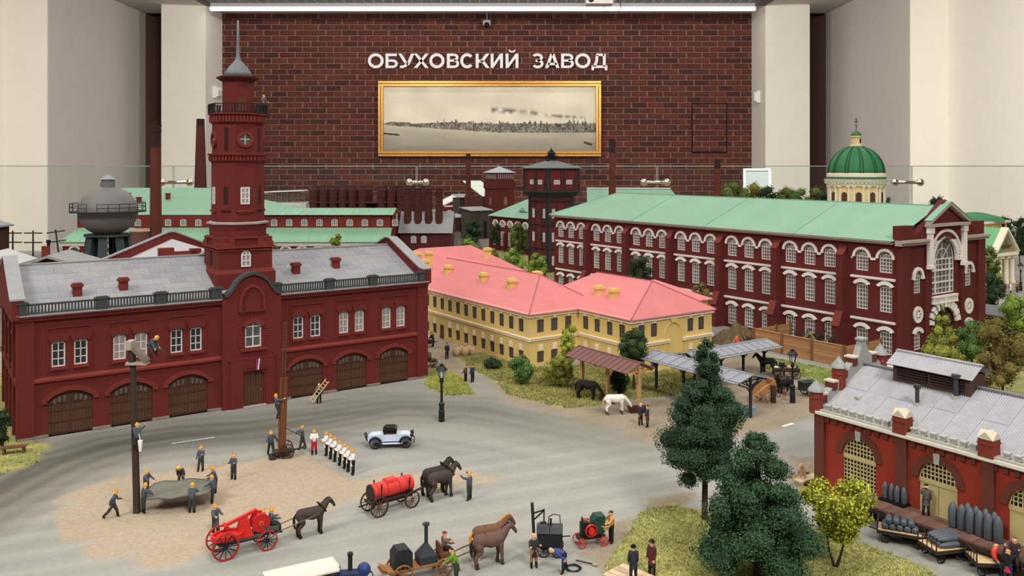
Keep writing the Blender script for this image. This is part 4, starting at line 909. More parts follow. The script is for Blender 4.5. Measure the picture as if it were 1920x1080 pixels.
# ---------------------------------------------------------------- orange red shell store with grey roof (near right)
ORED = mat('store_orange_red', (150, 55, 40), .85, .07, .6)
BRN = mat('store_brown_brick', (104, 56, 44), .85, .12, 1.2)
CREAM = mat('store_cream', (198, 182, 128), .8, .06, 1)
STONE = mat('store_stone', (178, 176, 168), .8, .1, 1.5)
ZINC = mat('zinc_roof', (166, 166, 171), .6, .16, .35, metal=.0, streak=(1.2, 1.2, .25))
A0 = (20.5, 57.5, 0); SLN = 34.0; SD = 10.2; SE = 5.5; SRZ = 8.0
st = thing('shell_store', 'orange red brick shell store with arched cream gates and a grey battlemented roof', 'building', A0, TH)
centers = [-3.2-5.18*i for i in range(6)]
ops = [(c-1.18, c+1.18, (1.0 if i != 0 else .9), 3.25, 1.18) for i, c in enumerate(centers)]
q = MB(); wall(q, FX, -SLN, 0, 0, SE, ops, .25)
q.add([(0, 0, 0), (SD, 0, 0), (SD, 0, SE), (SD/2, 0, SRZ), (0, 0, SE)], [(0, 1, 2, 3, 4)]); q.build('wall', ORED, st)
q = MB(); q.add([(.5, -SLN, 0), (.5, 0, 0), (.5, 0, SE), (.5, -SLN, SE)], [(0, 1, 2, 3)]); q.build('interior_dark_sheet', mat('interior_dark', (24, 20, 20)), st)  # dark sheet in place of the store's unlit interior
for i, t_ in enumerate([0.0]+[-.62-5.18*j for j in range(1, 7)]):
    w = .74
    q = MB(); q.box(-.22, .3, t_-w, t_, 0, SE-.05); q.build('pilaster', BRN, st)
bricks_dent = MB()
for i in range(7*8): y = -.9-i*.6; bricks_dent.box(-.14, 0, y-.16, y+.16, SE-.55, SE-.12)
bricks_dent.box(-.12, 0, -SLN, 0, SE-.2, SE-.05); bricks_dent.build('dentil_course', BRN, st)
q = MB(); q.box(-.42, .35, -SLN, .2, SE-.06, SE+.12); q.box(-.3, .35, -SLN, .2, SE-.14, SE-.06); q.build('cornice', mat('store_cornice', (226, 220, 204), .7, .05, 1), st)
q = MB(); q.box(-.3, .25, -SLN, -.5, SE+.12, SE+.26); q.build('parapet', STONE, st)
q = MB(); q.tap((0, 0), (.26, .3), (.26, .3), 0, .26); q.box(-.18, .18, -.2, .2, .26, .36); cren = q.mesh('crenel', STONE)
for i in range(54):
    y = -.95-i*.6
    if min(abs(y+.37+.62+5.18*j) for j in range(0, 8)) < .52 and i > 2: continue
    put('crenel', cren, st, (-.02, y, SE+.26))
q = MB(); q.box(-.42, .42, -.42, .42, 0, 1.05); q.box(-.46, .46, -.46, .46, .75, .85); pier = q.mesh('pier', mat('store_pier_red', (128, 58, 46), .85, .1, 1.2))
q = MB(); V = [(-.46, -.46, 0), (.46, -.46, 0), (.46, .46, 0), (-.46, .46, 0), (0, -.46, .42), (.46, 0, .42), (0, .46, .42), (-.46, 0, .42), (0, 0, .46)]
q.add(V, [(0, 1, 4), (1, 2, 5), (2, 3, 6), (3, 0, 7), (0, 4, 8, 7), (1, 5, 8, 4), (2, 6, 8, 5), (3, 7, 8, 6)]); pcap = q.mesh('pier_cap', mat('cap_pale', (206, 196, 176), .8, .08, 2))
for j in range(1, 7): o = put('pier', pier, st, (0, -.99-5.18*j, SE+.1)); put('pier_cap', pcap, o, (0, 0, 1.05))
q = MB(); q.band(arc(-1.18, 1.18, 2.25, 1.18, 12), arc(-1.62, 1.62, 2.25, 1.62, 12), -.1, 0, FY); abm = q.mesh('arch_band', BRN)
q = MB(); q.tap((0, 0), (.3, .3), (.42, .3), 0, .62); kym = q.mesh('keystone', STONE)
q = MB(); bw = .075; A = arc(-1.18, 1.18, 2.25, 1.18, 14)
q.band([(u*.93, 2.25+(v-2.25)*.93) for u, v in A], A, -.06, 0, FY)
for i in range(1, 10): x = -1.18+2.36*i/10; q.box(x-bw/2, x+bw/2, -.05, 0, 2.2, arch_h(x, 2.36, 2.25, 1.18)-.03)
for i in range(1, 5):
    z = 2.25+.25*i; hw = math.sqrt(max(0, 1.18**2-(z-2.25)**2)); q.box(-hw, hw, -.05, 0, z-bw/2, z+bw/2)
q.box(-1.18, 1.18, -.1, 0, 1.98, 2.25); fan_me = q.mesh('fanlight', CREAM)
q = MB(); q.box(-1.16, -.02, -.05, .03, .02, 2.0); q.box(.02, 1.16, -.05, .03, .02, 2.0); q.box(-1.16, 1.16, -.08, 0, .02, .14); gate2 = q.mesh('gate_leaf', CREAM)
q = MB()
for i in range(0, 11): x = -1.18+2.36*i/10; q.box(x-bw/2, x+bw/2, -.05, 0, 0, 2)
for i in range(0, 9): z = 2*i/8; q.box(-1.18, 1.18, -.05, 0, z-bw/2, z+bw/2)
grid = q.mesh('window_grid', CREAM)
for i, c in enumerate(centers):
    for nm, me_, z in (('arch_band', abm, 1.0), ('keystone', kym, 4.32), ('fanlight', fan_me, 1.0)):
        put(nm, me_, st, (0 if nm != 'fanlight' else .18, c, z), (0, 0, R(-90)))
    put('window_grid' if i == 0 else 'gate_leaf', grid if i == 0 else gate2, st, (.18, c, .95), (0, 0, R(-90)))
# roof: corrugated zinc sheets as long strips
q = MB(); q.add([(.2, -SLN, SE+.1), (.2, 0, SE+.1), (SD/2, 0, SRZ), (SD/2, -SLN, SRZ), (SD, 0, SE), (SD, -SLN, SE)], [(0, 1, 2, 3), (3, 2, 4, 5)]); rf = q.build('roof', ZINC, st)
an2 = math.atan2(SRZ-SE-.1, SD/2-.2); ln2 = math.hypot(SRZ-SE-.1, SD/2-.2)
for k_ in range(2):
    q = MB(); n = 10
    for i in range(n): q.prism([(i*.15, 0), (i*.15+.075, .05), (i*.15+.15, 0)], 0, ln2/2-.02, lambda u, v, d: (d, u, v))
    if k_ == 0: sheet = q.mesh('zinc_sheet', ZINC)
for i in range(22):
    for h in range(2):
        o = put('zinc_sheet', sheet, rf, (.2+h*ln2/2*math.cos(an2), -.5-1.52*(i+1), SE+.12+h*ln2/2*math.sin(an2)+.01*((i+h) % 2)), (0, -an2, 0))
q = MB(); q.box(SD/2-.16, SD/2+.16, -SLN, 0, SRZ+.02, SRZ+.16); q.build('ridge_cap', mat('ridge_zinc', (120, 120, 124), .6, .1, 1), rf)
# stepped end gable with pinnacles
q = MB(); fG = lambda u, v, d: (u, d, v)
q.prism([(0, SE), (0, SE+.5), (SD/2-.6, SRZ+.75), (SD/2-.35, SRZ+1.3), (SD/2+.35, SRZ+1.3), (SD/2+.6, SRZ+.75), (SD, SE+.5), (SD, SE)], -.25, .25, fG); q.build('end_gable', mat('gable_cement', (158, 160, 156), .85, .14, 1), st)
for i in range(9):
    if i in (4,): continue
    u = .5+i*(SD-1)/8; v = SE+.5+(1-abs(u-SD/2)/(SD/2))*(SRZ+.5-SE); q = MB(); q.box(u-.24, u+.24, -.34, .34, v-.25, v+.28, 0); q.box(u-.3, u+.3, -.4, .4, v+.28, v+.4, 1); q.build('step_block', [BRN, mat('cap_pale', (206, 196, 176))], st)
def pinnacle(x, z0, z1, r=.46, cone=.62):
    q = MB(); q.lathe([(r, z0), (r, z1)], 8, (x, 0, 0), a0=R(22.5)); q.lathe([(r*1.12, z1-.45), (r*1.12, z1-.3)], 8, (x, 0, 0), a0=R(22.5)); o = q.build('pinnacle', mat('store_pier_red', (128, 58, 46)), st)
    q = MB(); q.lathe([(r*1.25, z1), (r*1.15, z1+.12), (.12, z1+cone), (.06, z1+cone+.15)], 8, (x, 0, 0), a0=R(22.5)); q.build('cone_cap', mat('lead_grey', (150, 152, 152), .5, .15, 2), o)
pinnacle(-.02, SE-.1, SE+1.35); pinnacle(2.5, SE+1.0, SE+2.6); pinnacle(7.4, SE+1.0, SE+2.9)
q = MB(); q.tap((SD/2, 0), (.7, .5), (.5, .4), SRZ+1.0, SRZ+1.7); q.box(SD/2-.34, SD/2+.34, -.3, .3, SRZ+1.7, SRZ+1.85); q.build('finial', mat('gable_cement', (158, 160, 156)), st)
# louvred ridge lantern
q = MB(); q.box(SD/2-.95, SD/2+.95, -8.1, -3.0, 7.3, 8.85); ln_ = q.build('ridge_vent', mat('vent_brown', (82, 62, 54), .85, .12, 1), st)
for seg_ in ((-5.4, -3.3), (-7.8, -5.6)):
    for i in range(5): q = MB(); q.prism([(-1.16, 0), (-1.02, .12), (-.95, .12), (-.95, 0)], seg_[0], seg_[1], lambda u, v, d: (u+SD/2, d, v+7.95+i*.17)); q.build('louvre', mat('louvre_dark', (60, 46, 40), .85), ln_)
q = MB()
for s in (-1, 1):
    for i in range(36): y = -8.45+i*.16; q.prism([(y, 0), (y+.08, .05), (y+.16, 0)], 0, 1.42, lambda u, v, d: (SD/2+s*1.32-s*d*.93, u, 8.72+d*.52+v))
q.bar((SD/2, -8.45, 9.48), (SD/2, -2.7, 9.48), .3, .1); q.build('vent_roof', ZINC, ln_)
for x, y, h, r in ((2.6, -5.6, 1.15, .13), (3.9, -7.4, 1.35, .16)):
    z = SE+.1+(x-.2)*math.tan(an2); q = MB(); q.cyl((x, y, z-.1), (x, y, z+h), r, n=12); q.cyl((x, y, z+h-.08), (x, y, z+h+.14), r*1.7, n=12); q.build('stove_pipe', mat('pipe_dark', (62, 64, 68), .6), st)
    q = MB(); q.cyl((x, y, z-.05), (x, y, z+.16), r*1.6, n=12); q.build('pipe_collar', STONE, st)
q = MB(); q.cyl((1.9, -1.9, 6.45), (1.9, -1.9, 6.62), .2, n=10); q.build('roof_cap', STONE, st)
# loading platform of planks
pf = thing('loading_platform', 'brown plank loading platform along the orange red shell store', 'platform', L2W(A0, 0, -4.3), TH)
PLK = [mat('platform_plank_%d' % i, c, .85, .15, 1.5) for i, c in enumerate(((104, 76, 66), (98, 72, 62), (110, 82, 70)))]
pm = []
for i in range(3): q = MB(); q.box(-2.05, -.25, -.29, .29, 1.2, 1.33); pm.append(q.mesh('plank', PLK[i]))
for i in range(40): put('plank', pm[i % 3], pf, (0, -.3-.6*i, .012*((i*7) % 3)))
q = MB(); q.box(-2.08, -1.9, -24, 0, .95, 1.2)
for i in range(9): q.box(-1.9, -1.6, -.3-2.8*i-.2, -.3-2.8*i+.2, 0, 1.2); q.box(-.6, -.3, -.3-2.8*i-.2, -.3-2.8*i+.2, 0, 1.2)
q.build('trestle', mat('trestle_dark', (48, 36, 34), .9), pf)
q = MB(); q.box(-2.1, -.25, -.1, .6, 0, 1.28); q.build('end_block', STONE, pf)
# ---------------------------------------------------------------- works buildings at the back of the layout
BRED = mat('back_red', (120, 46, 40), .85, .14, .5)
SLATE = mat('slate_grey', (150, 150, 152), .8, .1, .4)
SOOT = mat('sooty_brown', (66, 46, 42), .9, .2, .6)
def part_empty(name, parent, loc=(0, 0, 0)):
    o = bpy.data.objects.new(name, None); COL.objects.link(o); o.parent = parent; o.location = tuple(v*S for v in loc); return o
def wins(ms, parent, pts, rz=0.0):
    for p in pts:
        o = put('window', ms[0], parent, p, (0, 0, rz)); put('pane', ms[1], o)
GREEN2 = mat('seamed_green', (134, 178, 148), .75, .08, .4, streak=(1.5, .1, .1))
# long pump hall with clerestory
ph = thing('pump_hall', 'long red hall behind the station with two tiers of seamed green roof', 'building', (-108, 205, 0))
q = MB(); q.box(0, 78.3, 0, 22, 0, 3.6, 0); q.box(1, 78, 6, 18, 3, 9.7, 0); q.build('wall', BRED, ph)
q = MB(); V = [(-.6, -.7, 3.75), (78.7, -.7, 3.75), (78.3, 6, 6.7), (1, 6, 6.7)]; q.add(V, [(0, 1, 2, 3)]); q.add([(x, y, z-.15) for x, y, z in V], [(3, 2, 1, 0)]); q.build('lower_roof', GREEN2, ph)
q = MB()
for i in range(44): x = .5+i*1.79; q.bar((x-.3, -.7, 3.8), (x+.2, 6, 6.74), .09, .07)
for i in range(24): x = 36+i*1.79; q.bar((x-.2, 5.2, 9.95), (x+.1, 12, 11.35), .09, .07)
q.build('roof_seam', mat('seam_pale', (166, 202, 176), .8), ph)
q = MB(); q.prism([(5.2, 9.9), (12, 11.3), (18.8, 9.9)], 35, 78.6, lambda u, v, d: (d, u, v)); q.build('upper_roof', GREEN2, ph)
q = MB(); q.box(-.6, 78.7, -.5, 0, 2.75, 3.6); q.build('frieze', mat('frieze_cream', (206, 196, 184)), ph)
wm = win_meshes('clerestory', 1.5, 1.35, .35, 3, 3, .09, WFR, GL_M); wins(wm, ph, [(21.7-6.2+i*3.74-11.2, 5.94, 7.15) for i in range(21)])
q = MB(); q.band(arc(-1.1, 1.1, 1.3, .55, 8), arc(-1.35, 1.35, 1.55, .75, 8), -.3, 0, FY); hm = q.mesh('hood', FWH)
q = MB(); q.prism([(-1.1, 0), (-1.1, 1.3)]+arc(-1.1, 1.1, 1.3, .55, 8)[1:-1]+[(1.1, 1.3), (1.1, 0)], -.05, .02, FY); pm_ = q.mesh('window', GL_M)
for i in range(20): put('window', pm_, ph, (3.0+i*3.9, 0, .6)); put('hood', hm, ph, (3.0+i*3.9, 0, .6))
q = MB(); q.prism([(0, 2.9), (5.9, 5.6), (6, 9.7), (12, 11), (18, 9.7), (18, 3), (0, 0)], 78.3, 78.7, lambda u, v, d: (d, u, v)); q.build('end_gable', BRED, ph)
q = MB(); q.band([(12+1.1*math.cos(R(a)), 8+1.6*math.sin(R(a))) for a in range(0, 181, 20)], [(12+1.5*math.cos(R(a)), 8+2*math.sin(R(a))) for a in range(0, 181, 20)], 78.7, 78.8, lambda u, v, d: (d, u, v)); q.build('gable_arch', FWH, ph)
bh = part_empty('boiler_house', ph, (0, 7, 0))
q = MB(); q.box(0, 50, 0, 22, 0, 9.8); q.build('wall', BRED, bh)
q = MB(); hip(q, -.8, 51, -1, 27, 9.95, 16.2, along='x', e0=6, e1=23); q.build('roof', GREEN, bh)
for x, y, z in ((9.3, 7.3, 14), (19.7, 7, 13.9), (13, 5.3, 13)): q = MB(); q.box(x-.5, x+.5, y-.4, y+.4, z-1, z+1.1); q.box(x-.65, x+.65, y-.55, y+.55, z+.85, z+1.05); q.build('chimney', BRED, bh)
q = MB(); q.box(14, 24, 3.0, 3.12, 11.55, 11.62); q.build('roof_step', mat('seam_green', (118, 172, 140)), bh)
# chimneys
def stack(px, Y, ytop, r0, r1, label, dark=6, cap=True, c=(100, 52, 46)):
    x = (px-960)*Y/F; h = HC-(ytop-HY)*Y/F
    t = thing('factory_chimney', label, 'chimney', (x, Y, 0)); n = 14
    q = MB(); q.box(-r0*1.5, r0*1.5, -r0*1.5, r0*1.5, 0, 3); q.build('plinth', BRED, t)
    f = lambda z: r0+(r1-r0)*z/h
    q = MB(); q.cyl((0, 0, 2.9), (0, 0, h-dark), f(2.9), f(h-dark), n, caps=False); q.build('shaft', mat('stack_%d' % c[0], c, .9, .2, .5, streak=(1, 1, .3)), t)
    q = MB(); q.cyl((0, 0, h-dark), (0, 0, h), f(h-dark), r1, n)
    if cap: q.cyl((0, 0, h-1.6), (0, 0, h-1.2), r1*1.18, n=n); q.cyl((0, 0, h-.7), (0, 0, h), r1*1.1, r1*1.22, n=n)
    q.build('sooty_top', mat('soot_top', (56, 40, 40), .95, .25, .4), t)
    q = MB(); q.cyl((0, 0, h-.01), (0, 0, h+.02), r1*.8, n=n); q.build('flue', M_black, t)
stack(292, 188, 234, 1.35, 1.02, 'tall round red factory chimney with a sooty ringed top beside the gas tank', 5)
stack(376, 246, 223, 2.2, 1.1, 'tapering dark brick chimney behind the green hip roof next to the tower', 2, False, (92, 46, 44))
stack(878, 276, 288, 1.05, .72, 'slim red chimney rising by the white roofed works below the picture', 2, False)
stack(1148, 186, 261, .92, .68, 'slim red chimney standing behind the long green works roof', 3, False)
stack(1345, 186, 299, .82, .6, 'short dark red chimney before the hedge behind the green roof', 2, True, (104, 50, 44))
# spherical gas tank
gt = thing('gas_tank', 'grey spherical gas tank with a railed gallery on a dark riveted stand', 'tank', (-71, 150, 0))
GSPH = mat('tank_grey', (122, 120, 118), .6, .08, .3)
q = MB(); q.ball((0, 0, 14.05), 4.9, 40, 24, 0, (1, 1, .88)); q.build('sphere', GSPH, gt, smooth=True)
q = MB(); q.cyl((0, 0, 13.9), (0, 0, 14.1), 6.2, n=36); q.build('gallery_deck', mat('tank_dark', (44, 44, 46), .7), gt)
q = MB(); n = 22
for i in range(n):
    a, b = 2*math.pi*i/n-math.pi/2+.16, 2*math.pi*(i+1)/n-math.pi/2+.16
    q.cyl((6.1*math.cos(a), 6.1*math.sin(a), 14.1), (6.1*math.cos(a), 6.1*math.sin(a), 15.5), .06, n=5)
    if i == n-1: continue
    for z in (14.8, 15.45): q.cyl((6.1*math.cos(a), 6.1*math.sin(a), z), (6.1*math.cos(b), 6.1*math.sin(b), z), .06, n=5)
q.build('gallery_railing', mat('tank_dark', (44, 44, 46)), gt)
q = MB(); q.cyl((0, 0, 18.2), (0, 0, 19.6), 1.1, n=16); q.box(-1.3, -1.0, -.2, .2, 18.3, 19); q.build('lantern', mat('lantern_grey', (112, 114, 120), .6, .1, 2, streak=(8, 8, .2)), gt)
q = MB(); q.lathe([(1.35, 19.6), (1.2, 19.75), (.3, 20.4), (.1, 20.45)], 16); q.build('lantern_roof', mat('lantern_roof', (150, 156, 164)), gt)
q = MB(); q.cyl((0, 0, 9.7), (0, 0, 10.05), 3.9, n=28); q.build('stand_ring', mat('stand_dark', (64, 70, 74), .7, .15, 1), gt)
for i in range(8):
    a = R(45*i+12); M = Matrix.Rotation(a, 4, 'Z'); q = MB()
    q.prism([(2.5, 9.8), (3.35, 9.8), (4.3, 3.5), (4.4, 0), (3.2, 0), (2.9, 3.5)], -.16, .16, lambda u, v, d: tuple(M @ Vector((u, d, v)))); q.prism([(3.2, 9.8), (3.4, 9.8), (4.45, 3.5), (4.5, 0), (4.3, 0), (4.2, 3.5)], -.75, .75, lambda u, v, d: tuple(M @ Vector((u, d, v)))); q.build('stand_leg', mat('stand_dark', (64, 70, 74)), gt)
for z in (3.6, 5.6): q = MB(); q.lathe([(3.6, z), (4.3, z), (4.3, z+.3), (3.6, z+.3)], 24); q.build('stand_hoop', mat('stand_dark', (64, 70, 74)), gt)
bt = thing('oil_tank', 'low brown cylindrical tank with a pale dusty lid by the red chimney', 'tank', ((263-960)*178/F, 178, 0))
q = MB(); q.cyl((0, 0, 0), (0, 0, 8.4), 2.1, n=24); q.build('shell', mat('oil_brown', (104, 74, 62), .85, .15, .5), bt)
q = MB(); q.lathe([(2.15, 8.4), (1.6, 8.75), (.2, 8.9)], 24); q.build('lid', mat('lid_dust', (166, 132, 116)), bt)
q = MB(); q.cyl((2.3, -.3, 3), (2.3, -.3, 9.1), .1); q.cyl((-1, -.3, 9.1), (2.3, -.3, 9.1), .08); q.build('pipe', M_black, bt)
# hot blast stoves and their house
so = thing('blast_stoves', 'two rows of sooty brown cylindrical stoves before the brick wall', 'furnace', (-57, 240, 0))
q = MB(); q.cyl((0, 0, 0), (0, 0, 15.4), 1.28, n=14); q.cyl((0, 0, 13.2), (0, 0, 13.5), 1.4, n=14); q.cyl((0, 0, 1), (0, 0, 5.2), 1.5, n=14); cy = q.mesh('stove', mat('stove_brown', (84, 46, 42), .9, .25, .5, streak=(1, 1, .15)))
q = MB()
for i in range(14):
    a, b = 2*math.pi*i/14, 2*math.pi*(i+1)/14
    q.cyl((1.3*math.cos(a), 1.3*math.sin(a), .9), (1.3*math.cos(b), 1.3*math.sin(b), .9), .07, n=4)
    if i % 2 == 0: q.cyl((1.3*math.cos(a), 1.3*math.sin(a), 0), (1.3*math.cos(a), 1.3*math.sin(a), .9), .05, n=4)
rl = q.mesh('top_railing', M_black)
for i in list(range(6))+[7, 8, 9, 10, 11]:
    for r_ in (0, 1):
        o = put('stove', cy, so, (1.3+i*2.72+r_*1.3, r_*2.8, 0)); put('top_railing', rl, o, (0, 0, 15.4))
    if i > 6: put('stove', cy, so, (1.3+i*2.72-1.2, -18, -5.1)) if False else None
q = MB(); q.box(0, 32.5, -1.2, 5, 11.5, 11.9); q.box(0, 32.5, 1.6, 4, 0, 11.5); q.build('casing', mat('stove_brown', (84, 46, 42)), so)
sh = thing('stove_house', 'sooty red gabled house with a grey roof and four stove pipes in front', 'building', (-28.4, 216, 0))
q = MB(); q.box(0, 13, 0, 11, 0, 5.1); q.prism([(0, 5.1), (5.5, 10), (11, 5.1)], 0, 13, lambda u, v, d: (d, u, v)); q.build('wall', mat('house_soot_red', (82, 40, 38), .9, .2, .5), sh)
q = MB(); q.add([(-.4, -.6, 5.0), (13.4, -.6, 5.0), (13.4, 5.5, 10.2), (-.4, 5.5, 10.2), (13.4, 11.6, 5.0), (-.4, 11.6, 5.0)], [(0, 1, 2, 3), (3, 2, 4, 5)]); q.build('roof', SLATE, sh)
wm2 = win_meshes('stovewin', 1.35, 1.5, .35, 3, 4, .08, WFR, GL_L); wins(wm2, sh, [(3.5, -.03, 2.5), (6.1, -.03, 2.5)])
q = MB(); q.cyl((0, 0, 6.4), (0, 0, 16.2), .95, n=12); q.cyl((0, 0, 15), (0, 0, 15.25), 1.1, n=12); q.cyl((0, 0, 16.1), (0, 0, 16.3), 1.1, n=12); q.cyl((0, 0, 6.4), (0, 0, 7.6), 1.15, n=12); sp_ = q.mesh('stove_pipe', mat('stove_brown', (84, 46, 42)))
for i in range(4): put('stove_pipe', sp_, sh, (1.6+i*2.7, 3.0, 0)); q = MB(); q.box(1.6+i*2.7-1.5, 1.6+i*2.7-1.15, 2.4, 2.8, 7.0, 9.8); q.build('pale_flue', mat('flue_pale', (176, 170, 166)), sh)
sd = thing('ore_shed', 'long pale open sided shed with a white roof beside the tower', 'building', (-71.8, 242, 0))
q = MB(); q.box(0, 13.4, 0, 8, 0, 11.6); q.build('pale_block', mat('pale_wall', (218, 216, 212)), sd)
q = MB(); q.prism([(0, 12.2), (2.5, 11.7), (13, 12.6), (13, 14.3), (3, 13.6), (0, 14.1)], 1, 7, lambda u, v, d: (u, d, v)); q.build('open_bay', mat('shed_brown', (104, 86, 72)), sd)
q = MB(); q.prism([(0, 0), (12.6, 0), (12.8, 3.2), (3, 3.2)], 0, .25, lambda u, v, d: (u, v*1.6, 14.35+d+u*.04)); q.build('roof', mat('white_roof', (232, 232, 230)), sd)
q = MB()
for i in range(7): q.box(3+i*1.6, 3.2+i*1.6, .6, .8, 11.6, 14.4)
q.build('post', mat('shed_post', (120, 108, 96)), sd)
# small yard buildings in the gap
def shed(label, px, Y, w, d, h, rise, wall_m, roof_m, door=True, rz=TH, mono=True):
    t = thing('yard_shed', label, 'shed', ((px-960)*Y/F, Y, 0), rz)
    q = MB(); q.box(0, w, 0, d, 0, h); q.build('wall', wall_m, t)
    q = MB()
    if mono: q.prism([(-.5, 0), (d+.5, rise), (d+.5, rise+.2), (-.5, .2)], -.5, w+.5, lambda u, v, dd: (dd, u, v+h))
    else: q.prism([(-.5, 0), (d/2, rise), (d+.5, 0)], -.5, w+.5, lambda u, v, dd: (dd, u, v+h))
    q.build('roof', roof_m, t)
    q = MB()
    for i in range(int(w/1.2)): q.box(.5+i*1.2, .62+i*1.2, -.1, 0, 0, h)
    q.build('batten', SOOT, t)
    if door: q = MB(); q.box(w*.62, w*.62+1.1, -.06, 0, 0, h*.62); q.build('door', M_black, t)
    return t
WOODR = mat('shed_red_brown', (92, 56, 50), .9, .2, .8, streak=(4, 4, .4)); WOODG = mat('shed_grey_wood', (78, 70, 66), .9, .2, .8, streak=(4, 4, .4))
shed('low lean-to shed of brown boards with a grey roof by the rail yard', 842, 284, 6.5, 6, 4.6, .9, WOODR, SLATE)
shed('tall dark timber shed with a grey roof behind the yard trees', 884, 256, 7.2, 6, 8.4, .8, WOODG, SLATE)
shed('small dark cabin roof perched behind the timber shed', 862, 310, 6, 5, 10.4, 1.0, WOODG, SLATE, False)
shed('brown boarded hall with a white sloping roof below the picture frame', 905, 292, 6.5, 12, 11.5, 5.0, WOODR, mat('pale_green_roof', (214, 224, 212)), False)
ar = thing('arcade_hall', 'low hall with white arches and a white roof next to the slim chimney', 'building', ((834-960)*330/F, 330, 0), R(20))
q = MB(); q.box(0, 14, 0, 12, 0, 6.8); q.prism([(0, 6.8), (7, 9.6), (14, 6.8)], 0, 12, lambda u, v, d: (u, d, v)); q.build('wall', BRED, ar)
q = MB(); q.prism([(-.5, 6.6), (7, 10), (14.5, 6.6), (14.5, 7.1), (7, 10.5), (-.5, 7.1)], -.4, 12.4, lambda u, v, d: (u, d, v)); q.build('roof', mat('white_roof', (232, 232, 230)), ar)
for i in range(4): q = MB(); q.band(arc(.7+i*3.3, 2.9+i*3.3, 3.4, 1.1, 8), arc(.3+i*3.3, 3.3+i*3.3, 3.4, 1.5, 8), -.2, 0, FY); q.build('white_arch', FWH, ar)
q = MB(); q.box(-.2, 14.2, -.3, 0, 6.1, 6.7); q.build('white_band', FWH, ar)
tb = thing('hoist_tower', 'square dark red brick tower with a row of slots under a pale pyramid roof', 'tower', ((931-960)*270/F, 268, 0), TH)
q = MB(); q.box(0, 6.8, 0, 6.8, 0, 17.0); q.box(-.3, 7.1, -.3, 7.1, 14.8, 16.9); q.box(.2, 6.6, .2, 6.6, 17, 19.9); q.build('wall', mat('hoist_red', (100, 44, 40), .9, .15, .5), tb)
q = MB(); hip(q, -.4, 7.2, -.4, 7.2, 19.9, 21.8, e0=3.8, e1=3.8); q.build('roof', mat('pale_blue_roof', (176, 182, 188)), tb)
q = MB(); q.box(-.12, .12, -.05, .0, 0, 1.5); sl_ = q.mesh('slot', mat('slot_pale', (186, 180, 176)))
for i in range(8): put('slot', sl_, tb, (.8+i*.75, .18, 17.9)); put('slot', sl_, tb, (.18, .8+i*.75, 17.9), (0, 0, R(-90)))
wh = win_meshes('hoist', 1.5, 2.2, .7, 2, 3, .16, mat('hoist_frame', (120, 60, 52)), GL_L)
wins(wh, tb, [(3.4, -.05, 9.4)]); wins(wh, tb, [(-.05, 3.4, 9.4)], R(-90)); wins(wh, tb, [(3.4, -.05, 3.2)])
# green hall with tall arched windows
gh = thing('turbine_hall', 'green hip roofed red hall with white arched windows left of the riveted water tower'.replace(' left of', ' beside'), 'building', (8.5, 204.5, 0), TH)
q = MB(); q.box(0, 15, 0, 25, 0, 8.8); q.build('wall', FRED, gh)
q = MB(); hip(q, -.6, 15.6, -.6, 25.6, 8.95, 13.2, along='y', e0=7, e1=6.5); q.build('roof', GREEN, gh)
q = MB(); q.prism([(0, 0), (1.8, 1.1), (3.6, 0)], 0, 4, lambda u, v, d: (d, u, v)); q.build('dormer', GREEN, gh, (1.6, 11, 10.4))
wg = win_meshes('hall_tall', 1.7, 3.6, 0, 3, 6, .1, WFR, GL_M); wg2 = win_meshes('hall_arch', 1.7, .5, .85, 4, 1, .1, WFR, GL_M)
q = MB(); q.band(arc(-.95, .95, .5, .95, 10), arc(-1.35, 1.35, .5, 1.35, 10), -.25, 0, FY); ha = q.mesh('archivolt', FWH)
for i in range(7):
    y = 2.2+i*3.4; wins(wg, gh, [(-.04, y, 1.4)], R(-90)); wins(wg2, gh, [(-.04, y, 6.2)], R(-90)); put('archivolt', ha, gh, (0, y, 6.2), (0, 0, R(-90)))
    q = MB(); q.prism([(-.9, 0), (-.9, 4.6), (0, 5.6), (0, 0)], y+1.45, y+1.95, lambda u, v, d: (u, d, v)); q.build('buttress', FRED, gh)
gb_ = thing('rear_hall', 'green gabled hall roof with a white ridge behind the long works', 'building', (20.5, 226, 0), R(-4))
q = MB(); q.box(0, 24, 0, 14, 0, 11.5); q.build('wall', FRED, gb_)
q = MB(); q.add([(-.6, -.6, 11.5), (25, -.6, 11.5), (22, 7, 15.8), (-.6, 7, 15.8), (25, 14.6, 11.5), (-.6, 14.6, 11.5)], [(0, 1, 2, 3), (3, 2, 4, 5), (1, 4, 2)]); q.build('roof', GREEN, gb_)
q = MB(); q.box(-.6, 22, 6.7, 7.3, 15.75, 16.05); q.build('white_ridge', FWH, gb_)
# riveted water tower
wt_ = thing('water_tower', 'square iron framed water tower with dark red panels and an overhanging tank', 'tower', (7.2, 174, 0), TH)
IRON = mat('iron_frame', (52, 54, 56), .6, .15, 1); WRED = mat('tower_panel_red', (104, 40, 38), .85, .12, .8)
SW, TWd = 6.6, 8.3; o0 = (TWd-SW)/2
q = MB(); q.box(o0, o0+SW, o0, o0+SW, 0, 16); q.build('shaft', WRED, wt_)
q = MB(); q.box(0, TWd, 0, TWd, 16.6, 21.5); q.build('tank', WRED, wt_)
q = MB(); q.tap((TWd/2, TWd/2), (SW, SW), (TWd+.2, TWd+.2), 15.4, 16.6); q.box(-.2, TWd+.2, -.2, TWd+.2, 16.5, 16.95); q.build('tank_floor', IRON, wt_)
q = MB(); hip(q, -.45, TWd+.45, -.45, TWd+.45, 21.6, 23.4, e0=TWd/2+.2, e1=TWd/2+.2); q.build('roof', mat('tower_roof', (112, 116, 116), .7, .1, .5), wt_)
